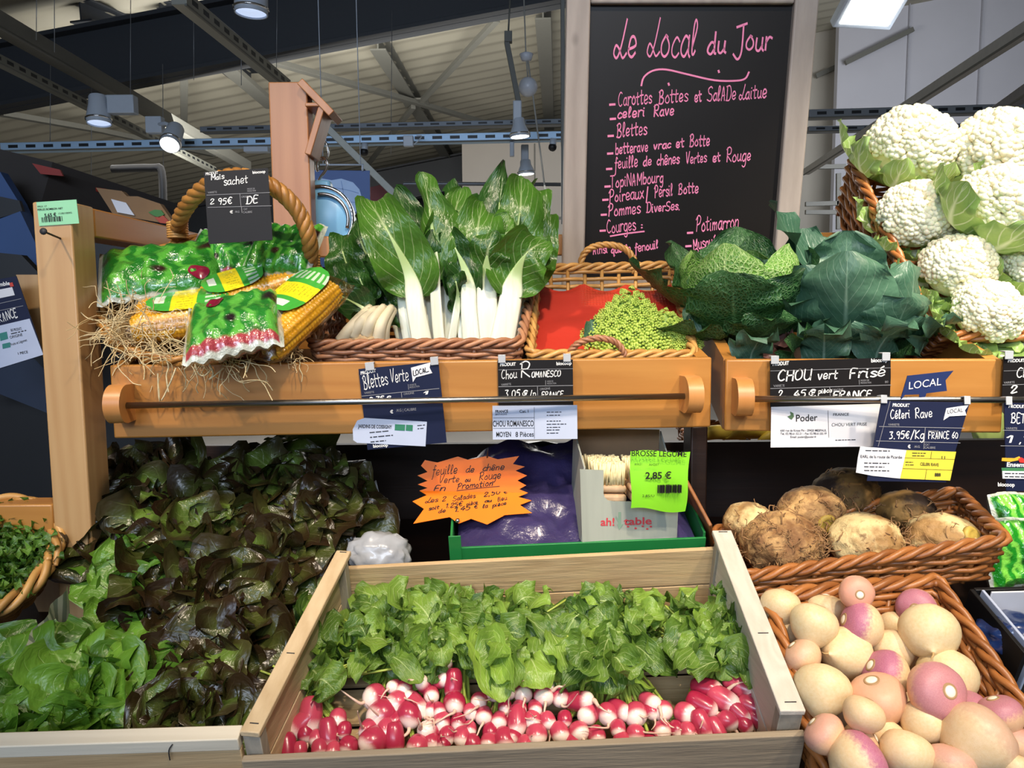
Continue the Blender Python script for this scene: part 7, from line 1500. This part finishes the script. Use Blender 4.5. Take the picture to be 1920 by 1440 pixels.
m = MB(); logo.text(m, 'ah!', z3(258, 556), z3(335, 556), 15, .02); logo.text(m, 'table', z3(388, 552), z3(545, 548), 14, .02)
for (x, y) in ((412, 562), (455, 572), (495, 560), (520, 575), (540, 562)): q = logo.P([z3(x-6, y+4), z3(x+6, y+4), z3(x+7, y-4), z3(x-5, y-5)]); poly(m, q, M, .0006)
t.part('logo', m, plain('red_logo_ink', '#c23a44', .6))
m = MB(); poly(m, logo.P([z3(*q) for q in ((352, 550), (362, 580), (385, 548), (372, 548), (372, 480), (358, 480), (358, 520), (345, 500), (343, 512), (358, 540))]), M, .0007); t.part('arrow_logo', m, plain('sage_ink', '#7f9a86', .6))
BRW = plain('pale_beech_brush', '#d8b48e', .5); BRI = plain('cream_bristles', '#e6d6a8', .7, var=.12, vs=200)
for row, (yy) in enumerate((.035, .085)):
    for col_ in range(2):
        x0 = w*.10 + col_*w*.42; zt = Hb*.75
        bt = Thing('vegetable_brush', 'vegetable brush with pale bristles, %s %s in the card box' % (('front', 'back')[row], ('left', 'right')[col_]), 'brush', M @ V(x0 + .03, yy, zt - .02))
        m = MB(); box(m, (x0, yy-.018, zt-.012), (x0+w*.38, yy+.018, zt), .005, M); box(m, (x0+.002, yy-.02, zt-.028), (x0+w*.38, yy+.02, zt-.014), .005, M); bt.part('wooden_back', m, BRW)
        m = MB(); Rb = random.Random(row*2+col_)
        for i in range(11):
            for j in range(4):
                p = M @ V(x0 + .006 + (w*.38-.012)*i/10, yy - .013 + .026*j/3, zt); 
                for k in range(3): tube(m, [p + V(Rb.gauss(0, .0012), Rb.gauss(0, .001), 0), p + V(Rb.gauss(0, .003), Rb.gauss(0, .002), .036*Rb.uniform(.92, 1.05))], [.0016, .0022], 4)
        bt.part('bristles', m, BRI)
# lime sticker hanging on the brush box: a curved sheet
s = Sign((1182, 847), (1294, 847), (1180, 955), 1.135, 1.14)
def lime(pt): return s.M @ V(s.W*pt[0], -.004*math.sin(pt[0]*6)*(1-pt[1]) - .003*math.sin(pt[1]*4), s.H*pt[1])
m = MB(); K = 14; ol = lambda u, v: (u*(.96 + .04*v) + .03*(1-v)*(1-u) + .012*math.sin(v*7), v + .05*math.sin(u*5.5 + .5)*(1-v) - .03*u*(1-v) + .02*math.sin(u*6)*v)
m.add([lime(ol(i/K, j/K)) for j in range(K+1) for i in range(K+1)], [(j*(K+1)+i, j*(K+1)+i+1, (j+1)*(K+1)+i+1, (j+1)*(K+1)+i) for j in range(K) for i in range(K)], [(i/K, j/K) for j in range(K+1) for i in range(K+1)])
st2 = Thing('price_sticker', 'lime green barcode sticker reading 2,85 € on the brush box', 'price label', s.M @ V(s.W/2, 0, 0)); st2.part('paper', m, GREENSTICK)
m = MB(); hq = .0075; s.text(m, 'BROSSE LÉGUME', z3(428, 158), z3(735, 163), 11, .012, hq); s.text(m, '2,85 €', z3(505, 286), z3(650, 284), 13, .025, hq); s.text(m, 'AH207', z3(525, 213), z3(580, 213), 4.5, .0, hq); s.text(m, '2.85/U', z3(488, 388), z3(555, 388), 5, .0, hq); s.bars(m, z3(575, 366), 46, 15, 7, hq); s.text(m, '80621', z3(445, 210), z3(485, 210), 4, .0, hq); st2.part('print', m, BLACKINK)
# slanted brown divider board and clear plastic bag
m = MB(); bar(m, at(1278, 905, 1.27), at(1335, 1012, 1.19), .10, .006, (1, .0, .35)); single('divider_board', m, wood('brown_divider', '#7a4a26', '#9a6236', 'y', 60, .5), 'slanting brown divider board between the brush box and the celeriac', 'board')
m = MB(); c = at(712, 1040, 1.20); ball(m, c, (.045, .03, .034), 4, fn=lambda p, q: q*(1 + .35*abs(mnoise.noise(p*2.5)) + .10*abs(mnoise.noise(p*4))))
single('plastic_bag', m, plain('white_crumpled_plastic', '#a2a5aa', .3, coat=.4, bump=.8), 'crumpled whitish plastic bag behind the left corner of the radish crate', 'bag')
# bananas in a low basket seen through the gap
bk = Thing('wicker_basket', 'low dark basket of bananas seen under the right shelf box', 'basket', at(1400, 850, 2.0))
c = at(1420, 838, 2.0); tp = loop_pts([c + V(-.18, -.14, .012), c + V(.40, -.14, .012), c + V(.40, .14, .04), c + V(-.18, .14, .04)], 16, .03); bt = loop_pts([c + V(-.17, -.13, -.06), c + V(.39, -.13, -.06), c + V(.39, .13, -.06), c + V(-.17, .13, -.06)], 16, .03)
wicker(bk, bt, tp, 7, 32, .0045, W_BROWN, rim=.009)
BAN = plain('banana_skin', '#d8c04a', .45, var=.08)
for k, (px, py, a) in enumerate(((1345, 826, .1), (1380, 822, -.1), (1412, 820, .15), (1440, 824, -.2), (1470, 826, .2))):
    c = at(px, py, 1.96 + .02*(k % 2)); m = MB(); d = V(math.cos(a), math.sin(a), 0); pts = [c + d*(.075*x) + V(0, 0, .022*(1-x*x)) for x in np.linspace(-1, 1, 11)]; tube(m, pts, [.004, .008, .015, .018, .019, .019, .019, .018, .014, .008, .004], 10)
    t = Thing('banana', ('banana at the left end of the low basket, under the right box', 'second banana from the left in the low basket', 'banana in the middle of the low basket', 'banana beside the white cabbage slip in the low basket', 'banana hidden behind the white cabbage slip in the low basket')[k], 'banana', c); t.part('fruit', m, BAN); m2 = MB(); tube(m2, [pts[-1], pts[-1] + d*.012 + V(0, 0, -.002)], .003, 6); t.part('stem', m2, plain('banana_stem', '#6a5a2a', .6))
m = MB(); box(m, at(1310, 870, 2.3) - V(.3, .25, .02), at(1310, 870, 2.3) + V(1.0, .25, 0), .002); single('banana_table', m, DARKWOOD, 'dark table under the banana basket behind the stand', 'table')
# green bag with label behind the right box
m = MB(); c = at(1853, 800, 1.72); ball(m, c, (.036, .02, .055), 4, fn=lambda p, q: q*(1 + .12*mnoise.noise(p*3)) ); t = Thing('produce_bag', 'pale green produce bag behind the celeriac slate at right', 'bag', c - V(0, 0, .055)); t.part('film', m, plain('pale_green_film', '#a9b868', .3, coat=.6))
lb = Sign((1846, 762), (1872, 762), (1846, 788), 1.69); m = MB(); lb.plate(m); t.part('label', m, PAPER); m = MB(); lb.bars(m, (1850, 784), 18, 14, 3); t.part('label_print', m, BLACKINK)
# right edge: salad bags and the black box with a blue bag
for k, (px, py, sd, lab) in enumerate(((1905, 1040, 31, 'shiny green salad bag at the right edge beside the celeriac basket'), (1925, 985, 32, 'upper shiny green salad bag at the right edge'))):
    film_bag('salad_bag', lab, at(px, py, 1.2 + .05*k), V(1, .2, .1), V(.1, .3, 1), .12, .11, .04, bagmat('salad_film_%d' % k, '#1d8a1e', '#7fd24a', '#174a14', '#2a6a22'), sd)
bx0_, = (at(1822, 1105, 1.0),)
t = Thing('black_box', 'black box with white lining at the right edge beside the turnips', 'box', at(1900, 1250, .95))
A, B_, C_ = at(1822, 1104, 1.04), at(1925, 1225, .93), at(2010, 1100, 1.04); M = frame_from(A, C_-A, cN); L_ = (C_-A).length; D_ = (B_-A).length
m = MB(); vy = (B_-A); 
def slab(mb, p, q, h, th): 
    d = (q-p).normalized(); s_ = d.cross(cN).normalized(); Mx = frame_from(p, q-p, cN); box(mb, (0, -th/2, -h), ((q-p).length, th/2, 0), .001, Mx)
slab(m, A, B_, .09, .006); t.part('side_wall', m, BLACK); m = MB(); slab(m, A + V(.004, 0, 0), C_, .09, .006); t.part('back_wall', m, BLACK)
m = MB(); slab(m, A + V(.012, -.006, .001), B_ + V(.012, .0, .001), .07, .004); t.part('white_lining', m, PAPER_BLUE)
m = MB(); Mx = frame_from(A - cN*.085, C_-A, cN); box(m, (0, -.2, -.004), (L_, 0, 0), .001, Mx); t.part('bottom', m, BLACK)
m = MB(); slab(m, A + V(.02, -.012, .0), C_ + V(0, -.012, 0), .05, .003); t.part('white_flap', m, PAPER)
m = MB(); c = at(1915, 1160, .99) - cN*.03; ball(m, c, (.05, .05, .03), 4, fn=lambda p, q: q*(1 + .15*mnoise.noise(p*3) + .05*mnoise.noise(p*8))); single('blue_bag', m, plain('navy_plastic', '#1f3566', .28, coat=.7, bump=.4), 'dark blue plastic bag inside the black box at the right edge', 'bag')

# ------------------------------------------------------------------ left background: slanted display of cartons
CARD = plain('brown_carton', '#8a6a48', .75, var=.06); BLUEC = plain('blue_carton', '#2c4a78', .6, var=.08, vs=5); DKC = plain('dark_carton_inside', '#2a2420', .8)
REDC = plain('red_print', '#8c2418', .6); NAVYC = plain('navy_shelf_side', '#1d2a40', .6, var=.06)
def flat_px(pts, Y, th, nm, mt, label, cat, dY=None):
    P = [at(x, y, Y + (dY[i] if dY else 0)) for i, (x, y) in enumerate(pts)]; nrm = (P[1]-P[0]).cross(P[2]-P[0]).normalized()
    if nrm.y > 0: nrm = -nrm
    k = len(P); m = MB(); m.add(P + [p - nrm*th for p in P], [tuple(range(k)), tuple(range(k, 2*k))[::-1]] + [(i, i+k, (i+1) % k+k, (i+1) % k) for i in range(k)], [(0, 0)]*(2*k), 0, 0, None, True)
    if label: return single(nm, m, mt, label, cat, smooth=False)
    return m
t = Thing('tilted_carton', 'big dark carton tray leaning open above the left post', 'carton', at(100, 400, 2.0))
t.part('inside', flat_px([(-40, 285), (95, 318), (345, 400), (300, 480), (60, 440), (-40, 420)], 2.0, .02, '', None, None, None, [0, 0, .25, .25, 0, 0]), DKC, smooth=False)
t.part('red_flap', flat_px([(60, 306), (112, 318), (118, 330), (76, 326)], 1.98, .006, '', None, None, None), REDC, smooth=False)
t.part('red_edge', flat_px([(175, 345), (300, 388), (310, 398), (182, 356)], 2.08, .006, '', None, None, None, [0, .1, .1, 0]), REDC, smooth=False)
t = Thing('open_carton', 'brown carton with white label and red green print behind the left rail', 'carton', at(250, 420, 1.85))
t.part('front_panel', flat_px([(180, 352), (228, 358), (238, 368), (258, 368), (300, 382), (328, 422), (212, 402)], 1.85, .02, '', None, None, None), CARD, smooth=False)
t.part('label', flat_px([(208, 373), (236, 380), (252, 404), (220, 398)], 1.845, .004, '', None, None, None), PAPER, smooth=False)
t.part('green_print', flat_px([(278, 398), (290, 393), (302, 394), (308, 402), (298, 408), (288, 404)], 1.846, .004, '', None, None, None), plain('green_print', '#3f7a3a', .6), smooth=False)
t.part('red_print', flat_px([(290, 408), (306, 404), (322, 420), (300, 418)], 1.846, .004, '', None, None, None), plain('red_fruit_print', '#a8402c', .6), smooth=False)
flat_px([(-40, 310), (0, 322), (36, 380), (78, 470), (70, 520), (-40, 430)], 1.9, .03, 'blue_carton', BLUEC, 'blue carton panel leaning at the left edge, upper', 'carton')
flat_px([(-40, 425), (38, 396), (78, 480), (78, 560), (-40, 500)], 1.8, .03, 'blue_carton', BLUEC, 'blue carton panel behind the post, just left of it', 'carton')
sd_ = Thing('slanted_display', 'dark navy and wood slanted display unit carrying cartons, left of the post', 'display unit', at(40, 1000, 1.9))
for nm, pts, Yv, th, mt in (('black_rim', [(-40, 360), (36, 376), (42, 396), (-40, 420)], 1.88, .01, BLACK), ('black_panel', [(-40, 470), (40, 478), (80, 520), (90, 700), (-40, 560)], 1.7, .02, BLACK), ('wooden_side', [(30, 515), (72, 515), (90, 600), (90, 655), (80, 668)], 1.62, .02, ORANGE_Z), ('end_panel', [(-60, 690), (95, 640), (105, 800), (90, 775), (-10, 735), (-60, 740)], 1.75, .03, NAVYC)):
    sd_.part(nm, flat_px(pts, Yv, th, '', None, None, None), mt, smooth=False)
p_ = at(180, 428, 1.872); q_ = at(332, 428, 1.872); m = MB(); box(m, (at(-60, 500, 1.9).x, p_.y, 0), (q_.x, p_.y + .02, min(p_.z, q_.z)-.0), .002); sd_.part('back_support', m, BLACK)
s = Sign((-60, 536), (31, 515), (-30, 712), 1.56)
t = Thing('price_sign', 'tilted navy sign reading FRANCE with a white certificate, left of the post', 'price sign', s.M @ V(s.W/2, 0, 0)); z5 = lambda x, y: (x/3, 360 + y/3)
m = MB(); s.plate(m, [z5(*q) for q in ((-180, 520), (92, 474), (245, 915), (-30, 1005))]); t.part('panel', m, NAVY)
m = MB(); s.plate(m, [z5(*q) for q in ((-80, 770), (168, 712), (245, 915), (-30, 1000))], .001, -.0003); t.part('certificate', m, PAPER_BLUE)
m = MB(); s.plate(m, [z5(*q) for q in ((-60, 560), (70, 535), (85, 580), (-60, 610))], .001, -.0003); t.part('white_label', m, PAPER)
m = MB(); s.hand(m, 'FRANCE', z5(-20, 740), z5(105, 700), 16, 2.2); s.text(m, 'Ensemble', z5(-60, 540), z5(58, 522), 7, .03); t.part('lettering', m, WHITEINK)
m = MB(); s.line(m, z5(-60, 640), z5(120, 600), .9); s.line(m, z5(-60, 680), z5(130, 640), .9); t.part('print', m, GREYINK)
m = MB(); s.text(m, 'BIO PRODUITS', z5(65, 785), z5(125, 775), 5, 0, .0016); s.text(m, 'ORIGINE', z5(60, 825), z5(130, 808), 5, 0, .0016); s.text(m, 'Fruits et Légumes', z5(65, 865), z5(155, 838), 5, 0, .0016); s.text(m, '1 PIECE', z5(105, 915), z5(160, 905), 4.5, .01, .0016); s.prints(m, z5(65, 800), 30, 1, 8, 3, 2, .0016); t.part('certificate_print', m, BLACKINK)
m = MB(); s.plate(m, [z5(*q) for q in ((0, 795), (40, 785), (48, 825), (5, 838))], .0016, -.0008); s.plate(m, [z5(*q) for q in ((15, 855), (58, 845), (62, 872), (18, 882))], .0016, -.0008); t.part('green_logo', m, plain('teal_logo', '#2f7d74', .5))
m = MB(); s.plate(m, [z5(*q) for q in ((55, 512), (72, 508), (80, 530), (60, 534))], .0012, -.0004); t.part('red_logo', m, plain('red_logo', '#c0392b', .5))
# bottles and boxes on the shelf far left
SH = plain('shelf_board', '#5a4a38', .6); Yb = 3.2
lightbox = plain('white_bottle', '#d8d6cf', .4)
for k, py in enumerate((748, 806)):
    m = MB(); a = at(-80, py, Yb); b = at(96, py + 2, Yb); box(m, (a.x, Yb-.02, a.z-.012), (b.x, Yb+.2, a.z), .001); single('shelf_board', m, SH, ('upper', 'lower')[k] + ' shelf board holding small bottles at the far left', 'shelf')
cols = ('#d8d6cf', '#e6e3da', '#cfd6c4', '#e8e0d0'); CAP = plain('bottle_cap', '#8a8f3c', .4)
LBW = {c: plain('label_' + c[1:], c, .5) for c in ('#b9483a', '#8fae62', '#d9c9a0', '#a03428', '#e0e0da')}
Rq = random.Random(4)
for k, (px, py, w_, h_, lb) in enumerate(((6, 806, 16, 50, '#d9c9a0'), (27, 806, 16, 48, '#a03428'), (44, 806, 14, 50, '#8fae62'), (62, 806, 16, 52, '#b9483a'), (4, 752, 12, 24, '#e0e0da'), (19, 752, 12, 24, '#e0e0da'), (33, 752, 12, 26, '#d9c9a0'))):
    c = at(px, py, Yb + .02); r_ = w_/2*mpp(Yb); hh_ = h_*mpp(Yb); t = Thing('bottle', ('bottle with a tan label, leftmost on the lower shelf', 'bottle with a red label, second on the lower shelf', 'bottle with a green label, third on the lower shelf', 'bottle with a brick red label at the right on the lower shelf', 'small white jar, leftmost on the upper shelf at the far left', 'small white jar, second on the upper shelf at the far left', 'small white jar with tan label, right on the upper shelf')[k], 'bottle', c)
    m = MB(); M = Matrix.Translation(c); lathe(m, [(0, 0), (r_, 0), (r_, hh_*.72), (r_*.8, hh_*.82), (r_*.5, hh_*.88), (r_*.5, hh_*.9), (0, hh_*.9)], 14, M); t.part('body', m, lightbox)
    m = MB(); lathe(m, [(0, hh_*.88), (r_*.6, hh_*.88), (r_*.6, hh_), (0, hh_)], 12, M); t.part('cap', m, CAP); m = MB(); lathe(m, [(r_*1.02, hh_*.15), (r_*1.02, hh_*.6)], 14, M); t.part('label', m, LBW[lb])
WB = plain('white_carton', '#cdd8e2', .5)
for k, px in enumerate((61, 79, 97)):
    c = at(px, 812, Yb-.1); m = MB(); w_ = 17*mpp(Yb)/2; box(m, c + V(-w_, 0, 0), c + V(w_, .08, 36*mpp(Yb)), .002); t = Thing('small_carton', 'small white carton on the far left shelf, %s of three beside the post' % ('left', 'middle', 'right')[k], 'carton', c); t.part('carton', m, WB); m = MB(); box(m, c + V(-.006, -.0012, .012), c + V(.006, -.0002, .024), 0); t.part('dark_square', m, NAVYC)
flat_px([(-60, 745), (25, 735), (60, 758), (85, 760), (96, 772), (-60, 775)], 3.3, .02, 'red_pack', plain('red_white_pack', '#b25a58', .5), 'reddish packs lying above the far left shelf', 'pack')
m = MB(); a = at(-60, 838, 2.2); b = at(100, 838, 2.2); box(m, (a.x, 2.2, 0), (b.x, 2.5, at(0, 842, 2.2).z), .004); m2 = None; single('black_unit', m, BLACK, 'black unit standing below the bottle shelf at the far left', 'unit')
m = MB(); a = at(-20, 855, 2.1); box(m, a + V(-.04, -.02, -.03), a + V(.06, .04, .0), .004); single('red_tub', m, REDC, 'small red tub on the black unit at the left edge', 'tub')
m = MB(); a = at(-60, 1000, 1.32); b = at(70, 1000, 1.32); flat_px([(50, 1000), (105, 985), (112, 1130), (78, 1160), (60, 1120)], 1.28, .02, 'lower_post', ORANGE_Z, 'short orange brown post behind the endive basket rim', 'post')

# ------------------------------------------------------------------ behind: hanging scale, chain, blue poster
Ysc = 1.78
t = Thing('hanging_scale', 'light blue round scale hanging from a chain on the tall post bracket', 'scale', at(612, 440, Ysc))
BLUEP = plain('light_blue_enamel', '#7db8e0', .35, var=.02); Mx = Matrix.Translation(at(607, 412, Ysc)) @ Euler((math.pi/2, 0, 0)).to_matrix().to_4x4(); rr = 58*mpp(Ysc)
m = MB(); lathe(m, [(0, -.02), (rr*.93, -.02), (rr, -.012), (rr, .016), (rr*.94, .022), (0, .022)], 48, Mx); t.part('case', m, BLUEP)
m = MB(); lathe(m, [(rr*.97, .016), (rr*1.04, .018), (rr*1.04, .026), (rr*.95, .027), (rr*.93, .021)], 48, Mx); t.part('rim_ring', m, CHROME)
c = at(607, 412, Ysc - .024); arc = [c + V(rr*.78*math.cos(a), -.004, rr*.78*math.sin(a)) for a in np.linspace(-.35, 1.75, 22)]; m = MB(); tube(m, arc, .0042, 8); t.part('slot_trim', m, STEEL)
m = MB(); c = at(604, 356, Ysc); box(m, c - V(.022, .018, .015), c + V(.022, .018, .02), .008); t.part('lug', m, BLUEP)
m = MB(); hk = [at(x, y, Ysc) for x, y in ((596, 345), (600, 334), (610, 320), (614, 306), (608, 296), (598, 298), (594, 312), (596, 322))]; tube(m, catmull(hk, 5), .0032, 8); t.part('hook', m, CHROME)
ch = Thing('chain', 'short chrome chain hanging from the bracket above the scale', 'chain', at(603, 256, 1.74))
def link(p, q, wd, fl):
    d = q - p; e = d.normalized(); s_ = V(1, 0, 0) if fl else V(.25, 1, 0).normalized(); L = d.length; pts = []
    for a in np.linspace(0, 6.283, 18, endpoint=False): pts.append(p + d*.5 + e*(L*.5*math.cos(a)) + s_*(wd*math.sin(a)))
    m = MB(); tube(m, pts, .0028, 7, False, 0, 0, True); ch.part('link', m, CHROME)
link(at(600, 236, 1.765), at(604, 270, Ysc), .007, True); link(at(603, 262, Ysc), at(606, 300, Ysc), .013, True)
# poster behind the scale
BLUEPOST = plain('royal_blue_poster', '#2a4f8c', .5, var=.03)
t = Thing('poster', 'blue hanging poster with a pale round drawing behind the scale', 'poster', at(640, 480, 2.6)); Yp = 2.6
a, b, c = at(515, 318, Yp), at(697, 320, Yp), at(515, 500, Yp); M = frame_from(c, b-a, a-c); m = MB(); box(m, (0, 0, 0), ((b-a).length, .004, (a-c).length), .001, M); t.part('sheet', m, BLUEPOST)
s = Sign((515, 318), (697, 320), (515, 500), Yp)
m = MB(); s.plate(m, [(583, 345), (600, 334), (622, 338), (640, 335), (662, 342), (674, 355), (680, 375), (672, 395), (650, 405), (620, 400), (590, 385)], .0015, -.0005); t.part('pale_drawing', m, plain('pale_blue_print', '#a9c4e8', .5))
m = MB(); s.plate(m, [(582, 352), (600, 342), (622, 348), (634, 368), (622, 372), (606, 356), (586, 362)], .003, -.002); t.part('maroon_drawing', m, plain('maroon_print', '#7a3a48', .5))
m = MB(); s.curve(m, [(625, 352), (650, 356), (672, 362)], 1.2, .003); s.curve(m, [(628, 372), (650, 378), (674, 380)], 1.2, .003); s.curve(m, [(640, 340), (644, 365), (642, 395)], 1.2, .003); t.part('drawn_lines', m, plain('line_print', '#7f9fd0', .5))
m = MB(); tube(m, [at(600, 309, Yp), at(682, 309, Yp)], .003, 6); tube(m, [at(680, 309, Yp), at(680, 321, Yp)], .004, 6); tube(m, [at(606, 309, Yp), at(606, 309, Yp) + V(0, 0, 2.35)], .0015, 5); tube(m, [at(676, 309, Yp), at(676, 309, Yp) + V(0, 0, 2.37)], .0015, 5); t.part('hanger', m, LAMPBODY)
# steel pole slanting behind the chard, dark shelf with frame behind
m = MB(); bar(m, at(606, 232, 3.4), at(756, 380, 3.4), .05, .03); single('slanting_rail', m, plain('pale_rail', '#8d8d84', .5, .3), 'pale slanting rail behind the tall post and the chard', 'rail')
m = MB(); tube(m, [at(755, 372, 5), at(757, 344, 5), at(1065, 346, 5)], .012, 6); single('rack_frame', m, plain('rack_steel', '#6d7074', .4, .5), 'thin steel rack frame behind the chard leaves', 'frame')
flat_px([(690, 352), (720, 345), (760, 372), (756, 400), (700, 400)], 3.6, .03, 'red_awning', plain('dark_red_awning', '#6a2018', .6), 'dark red panel glimpsed behind the chard leaves', 'panel')
m = MB(); tube(m, catmull([at(210, 317, 4), at(285, 315, 4), at(303, 322, 4), at(306, 400, 4)], 4), .02, 8); single('black_pipe', m, BLACK, 'black bent pipe behind the maize slate at left', 'pipe')
# ------------------------------------------------------------------ repeats carry a group
GROUPS = {'oak_leaf_lettuce': 'oak leaf lettuces heaped in the crate', 'turnip': 'turnips in the wicker basket', 'celeriac': 'celeriacs in the wicker basket', 'cauliflower': 'cauliflowers in the tilted basket',
  'radish_bunch': 'radish bunches in the raw wood crate', 'chard_bunch': 'chard bunches in the low basket', 'cabbage_leaf': 'loose cabbage leaves in the shelf box', 'savoy_cabbage': 'cabbages in the shelf box', 'romanesco': 'romanesco heads in the red lined basket',
  'vegetable_pack': 'green film packs in the round basket', 'maize_pack': 'maize packs in the round basket', 'price_slate': 'price slates of the vegetable display', 'vegetable_brush': 'vegetable brushes in the card box', 'banana': 'bananas in the low basket',
  'bottle': 'bottles on the far left shelf', 'small_carton': 'white cartons on the far left shelf', 'spotlight': 'spotlights under the roof', 'lighting_track': 'lighting tracks under the roof', 'cable_tray': 'cable trays crossing the hall', 'wicker_basket': 'wicker baskets of the display', 'shelf_box': 'pine shelf boxes', 'dome_camera': 'domed cameras', 'salad_bag': 'salad bags at the right edge', 'blue_carton': 'blue cartons at the left edge', 'shelf_board': 'shelf boards at the far left', 'wooden_stick': 'thin wooden sticks behind the lettuces', 'junction_box': 'junction boxes on the tray', 'plastic_sack': 'plastic sacks behind the radish crate'}
for o in bpy.data.objects:
    if o.parent is None and 'label' in o and 'group' not in o:
        g = GROUPS.get(o.name.split('.')[0])
        if g: o['group'] = g
